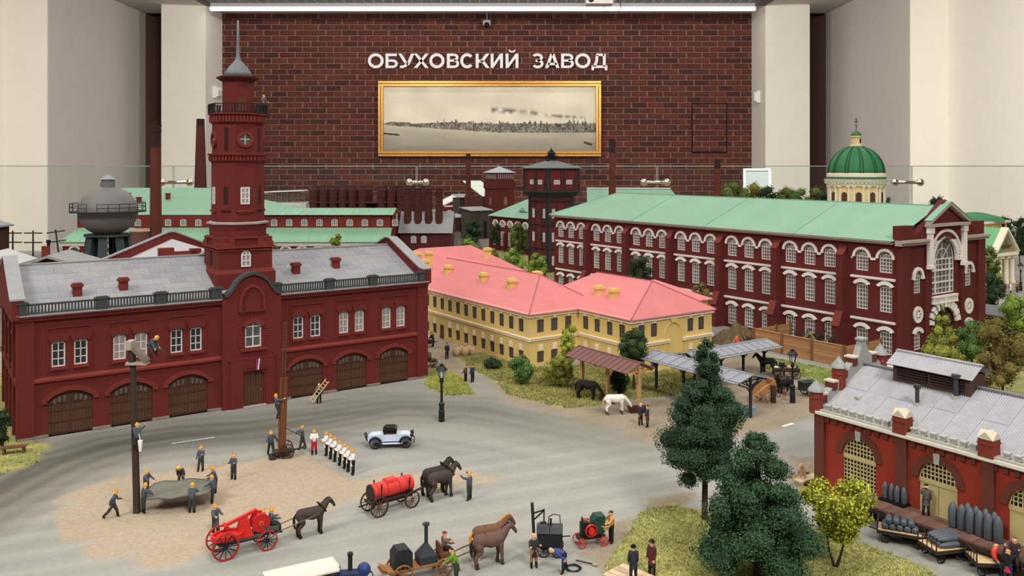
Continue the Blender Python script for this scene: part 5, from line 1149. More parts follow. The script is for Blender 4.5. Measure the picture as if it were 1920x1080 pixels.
q = MB(); q.lathe([(1.15, 23.1), (1.15, 23.5)], 8, (TWd/2, TWd/2, 0)); q.lathe([(.75, 23.5), (.75, 24.6)], 8, (TWd/2, TWd/2, 0)); q.lathe([(1.0, 24.6), (.5, 25.1), (.1, 25.6), (.05, 26)], 8, (TWd/2, TWd/2, 0))
for i in range(10): a = R(36*i); q.cyl((TWd/2+1.2*math.cos(a), TWd/2+1.2*math.sin(a), 23.3), (TWd/2+1.2*math.cos(a), TWd/2+1.2*math.sin(a), 24.2), .06, n=4)
q.lathe([(1.15, 24.15), (1.25, 24.15), (1.25, 24.25), (1.15, 24.25)], 12, (TWd/2, TWd/2, 0)); q.build('roof_lantern', mat('lantern_black', (34, 40, 44)), wt_)
wsl = win_meshes('tank_slot', 1.5, .9, 0, 3, 2, .09, WFR, GL_L); wsh = win_meshes('shaft_slot', .75, 1.9, 0, 2, 4, .08, WFR, GL_L)
for face in (0, 1):
    rz = 0 if face == 0 else R(-90); P_ = (lambda u, v, d=0.0: (u, d, v)) if face == 0 else (lambda u, v, d=0.0: (d, u, v))
    wins(wsl, wt_, [P_(u, 18.2, -.06) for u in ((2.4, 5.6) if face == 0 else (2.4, 5.2))], rz)
    for z in (1.5, 6.3, 11.2): wins(wsh, wt_, [P_(o0+u, z, o0-.06) for u in (1.3, 5.0)], rz)
    def brace(name, segs, w=.22):
        q = MB()
        for a, b, wd_ in segs: q.bar(P_(a[0], a[1], a[2]), P_(b[0], b[1], b[2]), wd_, .2)
        q.build(name, IRON, wt_)
    d0 = -.08; d1 = o0-.1
    brace('tank_frame', [((.1, 16.6, d0), (.1, 21.5, d0), .42), ((TWd-.1, 16.6, d0), (TWd-.1, 21.5, d0), .42), ((0, 21.35, d0), (TWd, 21.35, d0), .34)]+[((u, 16.8, d0), (u+e, 21.3, d0), .2) for u, e in ((1.0, -.55), (3.6, 0), (4.4, 0), (7.0, .5))]+[((3.9, 19.6, d0), (4.1, 19.6, d0), .3)])
    brace('shaft_frame', [((o0+.25, 0, d1), (o0+.25, 15.6, d1), .62), ((o0+SW-.25, 0, d1), (o0+SW-.25, 15.6, d1), .62)]+[((o0, z, d1), (o0+SW, z, d1), .34) for z in (5.0, 9.9, 14.8)]+[((o0+2.2, 0, d1), (o0+2.2, 15, d1), .18), ((o0+4.3, 0, d1), (o0+4.3, 15, d1), .18)])
    for z in (.2, 5.1, 10): brace('diagonal', [((o0+.4, z, d1-.05), (o0+SW-.4, z+4.6, d1-.05), .2)])
# left edge: gabled sheds, telegraph poles, timber bunker
t = thing('smithy', 'low smithy with a light grey gabled roof and red chimney behind the station roof', 'building', (-73.4, 126, -.8), R(10))
q = MB(); q.box(0, 9, 0, 9, 0, 7.6); q.prism([(0, 7.6), (4.5, 9.0), (9, 7.6)], .5, 9, lambda u, v, d: (u, d, v)); q.build('wall', mat('smithy_dark', (60, 34, 34)), t)
q = MB(); q.prism([(-.8, 7.5), (4.5, 9.1), (9.8, 7.5), (9.8, 7.8), (4.5, 9.5), (-.8, 7.8)], -.4, 9.4, lambda u, v, d: (u, d, v)); q.build('roof', SLATE, t)
q = MB(); q.box(1.9, 2.8, 5, 6, 6, 10.4); q.build('chimney', BRED, t)
t = thing('gabled_shed', 'small dark red shed with a low gable behind the station parapet', 'shed', (-84, 131, 0), R(10))
q = MB(); q.box(0, 7, 0, 8, 0, 6.6); q.prism([(0, 6.6), (3, 8.1), (7, 6.6)], 0, 8, lambda u, v, d: (u, d, v)); q.build('wall', BRED, t)
q = MB(); q.prism([(-.5, 6.5), (3, 8.2), (7.5, 6.5), (7.5, 6.8), (3, 8.5), (-.5, 6.8)], .3, 8.4, lambda u, v, d: (u, d, v)); q.build('roof', mat('pale_roof', (196, 194, 196)), t)
for i, (px, Y, yt, lean, lb) in enumerate(((24, 176, 437, 0, 'thin telegraph pole with two crossarms next to the timber bunker'), (62, 172, 437, 0, 'thin telegraph pole with two crossarms standing alone on the embankment'), (116, 170, 434, -.17, 'leaning telegraph pole beside the smithy chimney'))):
    h = HC-(yt-HY)*Y/F; t = thing('telegraph_pole', lb, 'pole', ((px-960)*Y/F, Y, 0)); t.rotation_euler.y = lean*.8
    q = MB(); q.cyl((0, 0, 0), (0, 0, h+.5), .2, .15, 7); q.build('pole', mat('pole_dark', (62, 52, 48), .9), t)
    for z in (h, h-1.9): q = MB(); q.box(-1.8, 1.8, -.12, .12, z-.12, z+.12); q.build('crossarm', mat('pole_dark', (62, 52, 48)), t)
t = thing('buffer_post', 'short black post on the embankment between telegraph poles', 'post', ((91-960)*160/F, 160, 0))
q = MB(); q.cyl((0, 0, 0), (0, 0, 7.9), .3, n=8); q.build('post', M_black, t); q = MB(); q.cyl((0, 0, 7.6), (0, 0, 8.1), .42, n=8); q.build('cap', M_black, t)
t = thing('timber_bunker', 'dark timber coal bunker with a pale roof at the edge of the layout', 'bunker', (-112.5, 168, 0))
q = MB(); q.box(0, 8.8, 0, 8, 4.4, 9.6); q.prism([(1, 4.4), (3.5, 2.6), (6, 2.6), (8.6, 4.4)], 0, 8, lambda u, v, d: (u, d, v)); q.build('bin', mat('bunker_brown', (74, 50, 44), .9, .2, .6, streak=(4, 4, .3)), t)
q = MB(); q.prism([(-.6, 9.5), (4.4, 11), (9.5, 9.6), (9.5, 9.9), (4.4, 11.4), (-.6, 9.8)], -.5, 8.5, lambda u, v, d: (u, d, v)); q.build('roof', mat('bunker_roof', (140, 144, 148)), t)
for x in (.8, 7.6):
    for y in (.6, 7.4): q = MB(); q.box(x-.3, x+.3, y-.3, y+.3, 0, 4.4); q.build('leg', SOOT, t)
q = MB()
rr3 = random.Random(8)
for i in range(26):
    x = -108+i*1.25; q.add([(x, 196, 0), (x+1.3, 196, 0), (x+1.3, 203, 1.2+.4*rr3.random()), (x, 203, 1.2+.4*rr3.random()), (x, 212, 0), (x+1.3, 212, 0)], [(0, 1, 2, 3), (3, 2, 5, 4)])
q.build('ground', mat('embankment', (150, 134, 100), .95, .2, .5), kind='structure')
# rails in the yard gap
q = MB()
for o_ in range(5):
    for g_ in (0, 1.45):
        a = G(840+o_*22, 560); b = G(826+o_*13, 430); q.bar((a[0]+g_, a[1], .1), (b[0]+g_, b[1], .1), .16, .2)
t = thing('rail_track', '', '', (0, 0, 0)); del t['label'], t['category']; tag(t, 'weathered railway tracks fanning through the yard behind the pink roofs', 'track')
q.build('rail', mat('rail_rust', (92, 78, 68), .7, .2, 1), t)
q = MB()
for o_ in range(5):
    a = G(840+o_*22, 560); b = G(826+o_*13, 430)
    for i in range(60): s = i/59; x = a[0]+(b[0]-a[0])*s; y = a[1]+(b[1]-a[1])*s; q.box(x-.5, x+1.95, y-.13, y+.13, 0, .1)
q.build('sleeper', mat('sleeper_grey', (96, 84, 74), .95, .2, 1), t, kind='stuff')
# church: drum, dome and columned portico
CHY2 = mat('church_cream', (232, 200, 140), .8, .04, .6); CHG = mat('dome_green', (58, 122, 82), .55, .12, .6); CHW = mat('church_white', (238, 230, 208), .7, .04, 1)
ch = thing('church', 'cream domed church with a ribbed green dome, arched drum windows and columned portico', 'church', (74.2, 184, 0), TH)
q = MB(); q.box(-8, 8, -8, 8, 0, 11); q.box(-3.6, 3.6, -29, -8, 0, 5.6); q.build('wall', CHY2, ch)
q = MB(); hip(q, -8.6, 8.6, -8.6, 8.6, 11, 12.6, e0=8, e1=8); q.prism([(-4.2, 5.9), (0, 10.4), (4.2, 5.9)], -31, -7, lambda u, v, d: (u, d, v)); q.build('roof', mat('church_roof_green', (120, 182, 132), .75, .08, .5), ch)
q = MB(); q.lathe([(5.5, 11), (5.5, 18.0)], 32); q.build('drum', CHY2, ch, smooth=True)
q = MB(); q.lathe([(5.6, 17.6), (5.9, 17.8), (5.9, 18.3), (6.3, 18.5), (6.5, 18.9), (6.6, 19.1), (5.8, 19.2)], 40, mi=0); q.lathe([(5.9, 19.6), (6.0, 19.7), (6.0, 20.3), (5.8, 20.5)], 40, mi=0); q.lathe([(6.4, 19.1), (6.0, 19.25), (5.95, 19.6)], 40, mi=1); q.build('drum_cornice', [CHW, mat('cornice_green', (76, 110, 84))], ch)
q = MB()
for i in range(48): a = 2*math.pi*i/48; q.cbox((6.2*math.cos(a), 6.2*math.sin(a), 18.35), (.28, .28, .26))
q.build('modillion', CHW, ch, kind='stuff')
wd_ = win_meshes('drum', 1.15, 2.7, .58, 3, 5, .09, mat('drum_frame', (120, 84, 60)), mat('drum_glass', (70, 52, 44), .3, .2, 1))
q = MB(); q.cyl((0, 0, 0), (0, 0, 5.9), .27, .23, 10); q.box(-.36, .36, -.36, .36, 5.9, 6.2); q.box(-.36, .36, -.36, .36, -.3, 0); col_ = q.mesh('drum_column', CHW)
for i in range(12):
    a = R(30*i-TH*0)+R(9); M = Matrix.Rotation(a, 4, 'Z'); p = M @ Vector((0, -5.52, 13.2)); o = put('window', wd_[0], ch, p, (0, 0, a)); put('pane', wd_[1], o)
    for da in (9.5, 20.5): b = a+R(da); p = Matrix.Rotation(b, 4, 'Z') @ Vector((0, -5.62, 11.6)); put('drum_column', col_, ch, p, (0, 0, b))
q = MB(); prof = [(5.75*math.cos(R(t_)), 20.4+5.9*math.sin(R(t_))) for t_ in range(0, 80, 6)]+[(1.0, 26.3)]; q.lathe(prof, 40); q.build('dome', CHG, ch, smooth=True)
q = MB()
for i in range(12):
    for da in (-3, 3):
        a = R(30*i+15+da); q.tube([(r*1.012*math.cos(a), r*1.012*math.sin(a), z) for r, z in prof], .11, 4)
q.build('dome_rib', mat('rib_green', (40, 92, 62), .55), ch)
q = MB(); q.lathe([(1.35, 26.2), (1.3, 26.5), (1.0, 26.6), (1.0, 28.1), (1.25, 28.2), (1.25, 28.45), (1.0, 28.5)], 14); q.build('dome_lantern', mat('lantern_cream', (232, 206, 156)), ch)
q = MB(); q.box(-.22, .22, -1.04, -.9, 26.9, 27.8); q.build('lantern_window', M_black, ch)
q = MB(); q.lathe([(1.15, 28.45), (1.05, 28.9), (.7, 29.3), (.15, 29.55), (.1, 30)], 16); q.build('cupola', CHG, ch, smooth=True)
q = MB(); q.cyl((0, 0, 29.5), (0, 0, 32.4), .07, n=6); q.box(-.55, .55, -.07, .07, 31.4, 31.56); q.box(-.28, .28, -.07, .07, 31.9, 32.02); q.bar((-.3, 0, 30.75), (.3, 0, 30.5), .12); q.ball((0, 0, 29.75), .16, 8, 6); q.build('cross', mat('cross_bronze', (70, 56, 46), .4, .1, 1, metal=.6), ch)
q = MB(); fP = lambda u, v, d: (u, d, v)
q.prism([(-4, 5.9), (0, 10.1), (4, 5.9)], -31, -30.4, fP); q.build('pediment', mat('pediment_cream', (226, 200, 160)), ch)
q = MB(); q.band([(-4.1, 5.9), (0, 10.1), (4.1, 5.9)], [(-4.4, 6.0), (0, 10.6), (4.4, 6.0)], -31.5, -30.2, fP); q.box(-4.2, 4.2, -31.3, -29, 5.3, 5.9)
for i in range(16): q.box(-4+i*.52, -3.78+i*.52, -31.45, -31.2, 5.4, 5.65)
q.build('entablature', CHW, ch)
q = MB(); q.ball((0, -31.05, 7.2), .5, 8, 6, sc=(1, .3, 1))
for s in (-1, 1): q.prism([(s*.3, 7.4), (s*1.8, 7.3), (s*1.4, 6.9), (s*1.0, 6.7), (s*.3, 6.9)], -31.15, -31, fP)
q.prism([(-.25, 7.5), (0, 8.2), (.25, 7.5)], -31.15, -31, fP); q.build('relief', mat('relief_brown', (98, 74, 58)), ch)
q = MB(); q.cyl((0, 0, .3), (0, 0, 4.8), .55, .46, 14); q.cyl((0, 0, 0), (0, 0, .35), .7, n=14); q.box(-.66, .66, -.66, .66, 4.8, 5.3); pcol = q.mesh('column', CHW)
for x in (-3.4, -1.2, 1.2, 3.4): put('column', pcol, ch, (x, -30.4, 0))
put('column', pcol, ch, (3.4, -28, 0))
q = MB(); q.box(-1, 1, -29.1, -29, 0, 4); q.build('door', M_black, ch)
t = thing('green_roofed_house', 'small yellow house with a low green roof showing above the church portico', 'house', (104, 190, 0), TH)
q = MB(); q.box(-5, 4, -4, 5, 0, 9.6); q.build('wall', CHY2, t)
q = MB(); q.lathe([(6.2, 9.9), (5.2, 10.7), (1.5, 11.6), (.2, 11.7)], 8, (-.5, .5, 0)); q.build('roof', mat('house_green', (70, 130, 90)), t)
q = MB(); q.box(-5.6, 4.6, -4.6, 5.6, 9.5, 9.95); q.build('eaves', CHW, t)
q = MB(); q.box(1.8, 3.0, -4.06, -4, 8.0, 9.2); q.build('window', M_black, t)
t = thing('black_kiosk', 'low black kiosk with a flat grey roof beyond the works front', 'kiosk', ((1868-960)*112/F, 112, 0), TH)
q = MB(); q.box(-1.8, 2, -2.5, 2.5, 0, 2.6); q.build('wall', mat('kiosk_black', (28, 24, 26)), t)
q = MB(); q.prism([(-2.6, 2.6), (2.6, 3.1), (2.6, 3.3), (-2.6, 2.8)], -3.1, 3.1, lambda u, v, d: (u, d, v)); q.build('roof', mat('kiosk_roof', (112, 112, 114)), t)
q = MB(); q.box(-1.86, -1.8, -1.4, -.2, 1.3, 2.0); q.build('window', FWH, t)
# ---------------------------------------------------------------- yard: shelters, fence, lamps
def canopy(name, label, near, yaw, length, hw, zr, ze, roof_m, post_m, posts, iron=False, npan=8):
    """gabled shelter on a middle row of posts; near ridge end at `near`, ridge runs along local +y"""
    t = thing(name, label, 'shelter', near, yaw); L_ = length
    pw = L_/npan; q = MB(); an = math.atan2(zr-ze, hw); ln = math.hypot(hw, zr-ze)+.1
    q.box(0, ln, .03, pw-.03, -.05, .03); q.box(0, ln, -.035, .035, -.03, .09); pan = q.mesh('roof_panel', roof_m)
    for i in range(npan):
        put('roof_panel', pan, t, (0, i*pw, zr), (0, an, 0)); put('roof_panel', pan, t, (0, (i+1)*pw, zr), (0, an, R(180)))
    q = MB(); q.box(-.1, .1, -.05, L_+.05, zr-.02, zr+.08); q.build('ridge', roof_m, t)
    for y in posts:
        q = MB(); w = .15 if not iron else .1; q.box(-w, w, y-w, y+w, 0, zr-.15); q.build('post', post_m, t)
        q = MB()
        for s in (-1, 1):
            q.bar((0, y, ze-.55), (s*hw*.62, y, ze-.02), .12 if not iron else .09); q.bar((0, y, ze-.75), (0, y+s*.9, zr-.35), .12 if not iron else .09)
        if not iron: q.bar((-hw*.9, y, ze-.1), (hw*.9, y, ze-.1), .14)
        if not iron:
            for s in (-1, 1): q.bar((0, y, zr-.3), (s*hw*.96, y, ze-.2), .2, .14)
        if iron:
            for s in (-1, 1): q.tube([(s*.1, y, ze-1.0), (s*.5, y, ze-.55), (s*hw*.8, y, ze-.15)], .07, 5)
            q.bar((-hw, y, ze), (hw, y, ze), .1)
        q.build('bracket', post_m, t)
    q = MB()
    for x in (-hw*.9, hw*.9): q.bar((x, 0, ze-.02), (x, L_, ze-.02), .12, .16 if not iron else .22)
    q.build('purlin', post_m, t)
    return t
OAKP = mat('shelter_wood', (196, 156, 104), .85, .12, 2); IRP = mat('shelter_iron', (44, 44, 48), .6)
canopy('timber_shelter', 'open timber shelter with a dull purple brown roof over the black horse', (11.6, 76.5, 0), TH, 8.9, 1.65, 4.3, 3.6, mat('shelter_roof_brown', (120, 84, 82), .75, .08, .8), OAKP, (.35, 4.6, 8.4), npan=12)
canopy('market_canopy', 'long grey seamed canopy on iron posts partly behind the tall conifer', (21.0, 74.3, 0), TH, 12.4, 1.95, 3.75, 3.25, mat('canopy_grey', (142, 144, 152), .6, .08, .8), IRP, (.3, 4.3, 8.3, 12), True, 10)
canopy('market_canopy', 'grey seamed canopy running towards the wooden fence over the dark horse', (27.3, 91.3, 0), TH+R(90), 12.2, 2.0, 3.5, 3.0, mat('canopy_grey', (142, 144, 152)), IRP, (.5, 3.8, 7.2, 11), True, 11)
fe = thing('timber_fence', 'tall brown board fence around the rubble heap before the machine works', 'fence', (36.2, 93.0, 0), TH)
FWOOD = [mat('fence_board_%d' % i, c, .85, .1, 1, streak=(1, .2, 4)) for i, c in enumerate(((166, 122, 84), (158, 114, 78), (173, 130, 90)))]
q = MB(); q.box(0, .1, 0, 4.1, 0, .375); bms_ = []
for i in range(3): q = MB(); q.box(0, .1, .02, 4.08, 0, .365); bms_.append(q.mesh('board', FWOOD[i]))
q = MB(); q.box(-.12, .2, -.14, .14, 0, 2.42); pst = q.mesh('fence_post', mat('fence_post', (120, 82, 54)))
for b in range(4):
    put('fence_post', pst, fe, (0, b*4.1, 0))
    if b < 3:
        for k in range(6): put('board', bms_[(b*2+k) % 3], fe, (.012*(k % 2), b*4.1, .05+k*.375))
        q = MB(); q.box(-.06, .18, b*4.1, (b+1)*4.1, 2.3, 2.38); q.build('capping', FWOOD[2], fe)
for side, (ox, oy, rz) in enumerate(((0, 0, R(-90)), (0, 12.3, R(-90)))):
    for b in range(2):
        if side == 0 and b == 0: pass
        for k in range(6): put('board', bms_[(b+k) % 3], fe, (ox+b*4.1, oy, .05+k*.375), (0, 0, rz), sc=(1, 1-.35*b, 1))
        put('fence_post', pst, fe, (ox+4.0+2.7*b, oy, 0), (0, 0, rz))
# rubble heap with charred branches
def heap(name, label, c, rx, ry, h, col, seed, rz=TH, n=26):
    r = random.Random(seed); q = MB()
    ph_ = [r.uniform(0, 6.28) for _ in range(8)]
    g = []
    for j in range(n+1):
        for i in range(n+1):
            u, v = -1+2*i/n, -1+2*j/n; d = math.hypot(u, v); e = max(0, 1-d**2.2)
            z = h*e*(.75+.25*math.sin(u*4+ph_[0])*math.sin(v*5+ph_[1])+.2*math.sin(u*11+ph_[2])*math.sin(v*9+ph_[3]))+.1*r.random()*(e > 0); g.append((u*rx, v*ry, z-.05))
    q.add(g, [(j*(n+1)+i, j*(n+1)+i+1, (j+1)*(n+1)+i+1, (j+1)*(n+1)+i) for j in range(n) for i in range(n) if math.hypot(-1+2*(i+.5)/n, -1+2*(j+.5)/n) < 1.05])
    t = thing(name, label, 'heap', c, rz); q.build('mound', mat(name+'_soil', col, .95, .35, 1.5, bump=.8), t)
    return t
o = heap('rubble_heap', 'heap of brown earth and tangled branches inside the wooden fence', L2W(C1, -4.5, 8), 2.3, 4.2, 2.3, (120, 108, 84), 4)
r_ = random.Random(12); 
for i in range(46):
    x, y = r_.uniform(-1.5, 1.5), r_.uniform(-3.2, 3.2); z = 1.5*(1-(x/2.9)**2)*(1-(y/4.7)**2)+.2; a = r_.uniform(0, 6.28); l = r_.uniform(.5, 1.1); q = MB()
    p0 = Vector((x, y, z)); p1 = p0+Vector((l*math.cos(a), l*math.sin(a), r_.uniform(.1, .9))); p2 = p1+Vector((r_.uniform(-.4, .4), r_.uniform(-.4, .4), r_.uniform(-.1, .6)))
    q.tube([p0, p1, p2], [.12, .09, .04], 5); q.build('branch', mat('charred_branch', (58, 46, 40), .95, .2, 2), o)
o = heap('earth_mound', 'earth mound with logs in the gap between barracks and machine works', (28.3, 107, 0), 3.6, 3.2, 2.2, (98, 84, 62), 6)
for i in range(9): q = MB(); x = -2+i*.5; q.cyl((x, -2.6, .6+.2*(i % 3)), (x+.8, -1.2, 1.2+.2*(i % 2)), .16, n=7); q.build('log', mat('log_brown', (110, 86, 62)), o)
# street lamps
def street_lamp(loc, label, h=5.0):
    t = thing('street_lamp', label, 'lamp', loc); k = h/5.0; LB = mat('lamp_black', (22, 22, 24), .45, .1, 1, spec=.4)
    q = MB(); q.lathe([(.26, 0), (.26, .9), (.22, 1.0), (.2, 1.35), (.27, 1.4), (.24, 1.55), (.12, 1.7)], 12); q.build('base', LB, t)
    q = MB(); q.lathe([(.12, 1.6), (.1, 3.3), (.2, 3.4), (.18, 3.6), (.1, 3.7), (.13, 3.75)], 10); q.build('post', LB, t)
    q = MB(); q.lathe([(.2, 3.78), (.36, 4.45)], 6); q.build('glass', mat('lamp_glass', (206, 204, 200), .25, .03, 1), t)
    q = MB()
    for i in range(6): a = R(60*i); q.bar((.2*math.cos(a), .2*math.sin(a), 3.74), (.38*math.cos(a), .38*math.sin(a), 4.48), .05)
    q.lathe([(.14, 3.7), (.24, 3.78)], 6); q.build('cage', LB, t)
    q = MB(); q.lathe([(.5, 4.45), (.46, 4.55), (.3, 4.75), (.2, 4.8), (.2, 4.92), (.06, 5.0)], 12); q.build('hood', LB, t)
    return t
street_lamp(G(828, 790), 'black street lamp standing on the asphalt by the station corner')
street_lamp(G(1486, 755), 'black street lamp between the handcart and the black water cart')
street_lamp((89.4, 150, 0), 'black street lamp at the church portico')
# ---------------------------------------------------------------- trees and shrubs
BARK = mat('bark_dark', (58, 46, 38), .95, .25, 3)
def leaf_mat(name, c): return mat(name, c, .9, .3, 1.2, island=.42, spec=.15)
L_DARK = leaf_mat('needles_dark', (58, 82, 58)); L_DARK2 = leaf_mat('needles_mid', (62, 92, 60)); L_MID = leaf_mat('leaf_mid', (84, 112, 58)); L_YEL = leaf_mat('leaf_yellow_green', (168, 174, 56))
L_OL = leaf_mat('leaf_olive', (122, 124, 54)); L_AUT = leaf_mat('leaf_autumn', (108, 98, 52)); L_BRI = leaf_mat('leaf_bright', (118, 142, 64)); L_DEEP = leaf_mat('leaf_deep', (50, 66, 44)); L_MOSS = leaf_mat('leaf_moss', (96, 108, 58))
ICO = None
def foliage(clumps, leaf, dens, m, seed, up=.25, core=True):
    r = np.random.default_rng(seed); V = []; Fc = []; base = 0
    for (x, y, z, rx, ry, rz) in clumps:
        area_ = 4*math.pi*((rx*ry)**1.6/3+(rx*rz)**1.6/3+(ry*rz)**1.6/3)**(1/1.6)
        n = max(30, int(dens*area_/(leaf*leaf)))
        d = r.normal(size=(n, 3)); d /= np.linalg.norm(d, axis=1)[:, None]; rad = r.uniform(.72, 1.05, n)**.8
        rad *= 1+.07*np.sin(d[:, 0]*7+seed)+.06*np.sin(d[:, 1]*9+x)+.05*np.sin(d[:, 2]*8+y)
        p = d*np.array([rx, ry, rz])*rad[:, None]+np.array([x, y, z])
        a = r.normal(size=(n, 3)); a /= np.linalg.norm(a, axis=1)[:, None]
        nrm = d+r.normal(size=(n, 3))*.5+np.array([0, 0, up]); b = np.cross(nrm, a); b /= np.linalg.norm(b, axis=1)[:, None]+1e-9; a = np.cross(b, nrm); a /= np.linalg.norm(a, axis=1)[:, None]+1e-9
        s = leaf*r.uniform(.6, 1.25, n)[:, None]
        quad = np.stack([p-a*s*.55, p-b*s*.4+a*s*.05, p+a*s*.6, p+b*s*.4+a*s*.05], 1).reshape(-1, 3)
        V.append(quad); Fc.append(np.arange(4*n).reshape(-1, 4)+base); base += 4*n
    V = np.concatenate(V)*S; Fc = np.concatenate(Fc)
    me = bpy.data.meshes.new('foliage'); me.vertices.add(len(V)); me.vertices.foreach_set('co', V.astype('f').ravel()); me.loops.add(Fc.size); me.loops.foreach_set('vertex_index', Fc.ravel().astype('i'))
    me.polygons.add(len(Fc)); me.polygons.foreach_set('loop_start', np.arange(0, Fc.size, 4, dtype='i')); me.update(calc_edges=True); me.materials.append(m); return me
def inner(clumps, m, f=.68):  # balls added inside the crown clumps to block light
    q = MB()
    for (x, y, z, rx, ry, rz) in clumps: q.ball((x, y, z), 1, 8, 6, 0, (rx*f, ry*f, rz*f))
    return q.mesh('crown_light_block', m)
def tree(name, label, cat, loc, clumps, leaf, dens, m, seed, trunk=None, group=None, core_m=None):
    t = thing(name, label, cat, loc, 0, group)
    q = MB(); tr_ = trunk or [((0, 0, 0), (0, 0, max(c[2] for c in clumps)), .12)]
    for a, b, r_ in tr_: q.tube([a, tuple((a[i]+b[i])/2+(.04 if i < 2 else 0) for i in range(3)), b], [r_, r_*.75, r_*.4], 7)
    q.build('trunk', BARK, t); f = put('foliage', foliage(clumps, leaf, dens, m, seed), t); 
    c = put('crown_light_block', inner(clumps, core_m or m), f)
    return t
def cone_clumps(h, z0, rw, tiers, seed, per=6):
    r = random.Random(seed); out = []
    for k in range(tiers):
        f = k/(tiers-1); z = z0+(h-z0)*f; rr = rw*(1-f)**.8+.22; n = max(1, int(per*(1-f)+1.5))
        for i in range(n):
            a = 6.283*i/n+r.uniform(-.4, .4)+k; d = rr*r.uniform(.45, .7) if n > 1 else 0
            s = rr*r.uniform(.42, .6)+.12; out.append((d*math.cos(a), d*math.sin(a), z+r.uniform(-.2, .2), s, s, s*.8+.15))
    return out
def px_tree(name, label, cat, px, Y, ytop, w_px, leaf, dens, m, seed, kind='round', ybase_z=0.0, tall=None, zlow=.25, group=None, core_m=None):
    k = Y/F; x = (px-960)*k; h = HC-(ytop-HY)*k; w = w_px*k/2; r = random.Random(seed); cl = []
    if kind == 'cone': cl = cone_clumps(h-.25, max(.4, h*zlow), w, 7, seed)
    else:
        zl = h*zlow; n = 18; hh = (h-zl)/2
        for i in range(n):
            a = r.uniform(0, 6.283); f = (i+.5)/n; z = zl+hh*.35+(h-zl-hh*.6)*f; rad = w*.62*math.sqrt(max(.05, 1-(2*f-1)**2)); s = w*r.uniform(.3, .44)
            cl.append((rad*math.cos(a), rad*math.sin(a), z, s, s, min(s, hh*.6)))
        cl.append((0, 0, zl+hh, w*.5, w*.5, hh*.75))
    return tree(name, label, cat, (x, Y, ybase_z), cl, leaf, dens, m, seed, group=group, core_m=core_m)
# two big conifers on the lawn
c1 = []
r = random.Random(31)
for z, rr, n in ((3.0, 1.6, 3), (3.7, 2.2, 6), (4.4, 2.6, 8), (5.1, 2.0, 7), (5.8, 2.6, 8), (6.5, 2.4, 8), (7.2, 2.1, 7), (7.9, 1.7, 6), (8.6, 1.0, 4), (9.2, .8, 4), (9.8, .75, 3), (10.4, .6, 3), (10.9, .4, 2), (11.25, .25, 1)):
    for i in range(n):
        a = 6.283*i/n+r.uniform(-.5, .5); d = rr*r.uniform(.45, .8) if n > 1 else 0; s = .27*rr*r.uniform(.75, 1.25)+.26; c1.append((d*math.cos(a)-.35*(z < 5)+.0, d*math.sin(a), z+r.uniform(-.25, .25), s, s, s*.75))
DC = mat('needle_core_shade', (40, 58, 42), .95, .2, 2)  # darker than the needles: the crown's inner shade put into the colour
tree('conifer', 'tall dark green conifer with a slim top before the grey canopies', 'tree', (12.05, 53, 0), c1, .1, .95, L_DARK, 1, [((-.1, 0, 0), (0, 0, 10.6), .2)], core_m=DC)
c2 = []
for z, rr, n in ((1.6, 3.0, 8), (2.2, 2.3, 7), (2.9, 3.1, 9), (3.7, 2.3, 7), (4.3, 2.7, 8), (5.0, 1.9, 6), (5.6, 2.1, 7), (6.4, 1.3, 5), (7.0, 1.15, 4), (7.5, .65, 3), (7.9, .45, 2)):
    for i in range(n):
        a = 6.283*i/n+r.uniform(-.5, .5); d = rr*r.uniform(.45, .85) if n > 1 else 0; s = .27*rr*r.uniform(.75, 1.25)+.26; c2.append((d*math.cos(a), d*math.sin(a), z+r.uniform(-.25, .25)-.12*d, s, s, s*.62))
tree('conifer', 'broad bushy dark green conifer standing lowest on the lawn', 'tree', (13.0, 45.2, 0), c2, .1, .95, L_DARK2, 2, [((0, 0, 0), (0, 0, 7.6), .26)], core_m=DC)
# yellow green forked tree
c3 = []
for i in range(30):
    a = i*2.4; f = (i+.5)/30; z = 1.75+2.5*f; rr = (.35+1.45*min(1, f*1.35))*r.uniform(.35, .98); c3.append((rr*math.cos(a)*1.1+.15, rr*math.sin(a), z, .62, .62, .5))
tree('broadleaf_tree', 'small yellow green leafy tree with a forked trunk near the shell store', 'tree', (17.7, 46.7, 0), c3, .15, .9, L_YEL, 3, [((-.05, 0, 0), (-.35, 0, .9), .09), ((-.35, 0, .9), (-.6, 0, 2.4), .07), ((.05, 0, 0), (.45, 0, 1.3), .1), ((.45, 0, 1.3), (.7, .1, 2.6), .07)], core_m=mat('yellow_core_shade', (104, 104, 38)))  # core colour darkened for shade between the leaves
# right hand grove before the works front
T = px_tree
T('bushy_tree', 'golden green cone shaped tree before the works portal', 'tree', 1768, 88, 572, 78, .2, .55, leaf_mat('leaf_gold', (134, 136, 62)), 11, 'cone', zlow=.1)
T('bushy_tree', 'mid green tree between the golden tree and the autumn tree', 'tree', 1822, 93, 598, 76, .2, .55, L_MID, 12, zlow=.1)
T('bushy_tree', 'brown and olive autumn tree at the edge above the grey roof', 'tree', 1880, 80, 588, 112, .19, .55, L_AUT, 13, zlow=.1)
T('bushy_tree', 'rusty olive bush behind the grey roof ridge vent', 'tree', 1850, 76, 650, 70, .19, .55, L_AUT, 14, zlow=.1)
T('bushy_tree', 'bright green tree top behind the autumn tree', 'tree', 1905, 98, 548, 70, .2, .55, L_BRI, 15, zlow=.2)
T('bushy_tree', 'olive bush low behind the ridge vent roof', 'shrub', 1790, 78, 668, 60, .18, .55, L_OL, 16, zlow=.05)
T('bushy_tree', 'slender olive tree beside the works corner below the portico', 'tree', 1857, 128, 450, 44, .24, .55, L_MOSS, 17, zlow=.08)
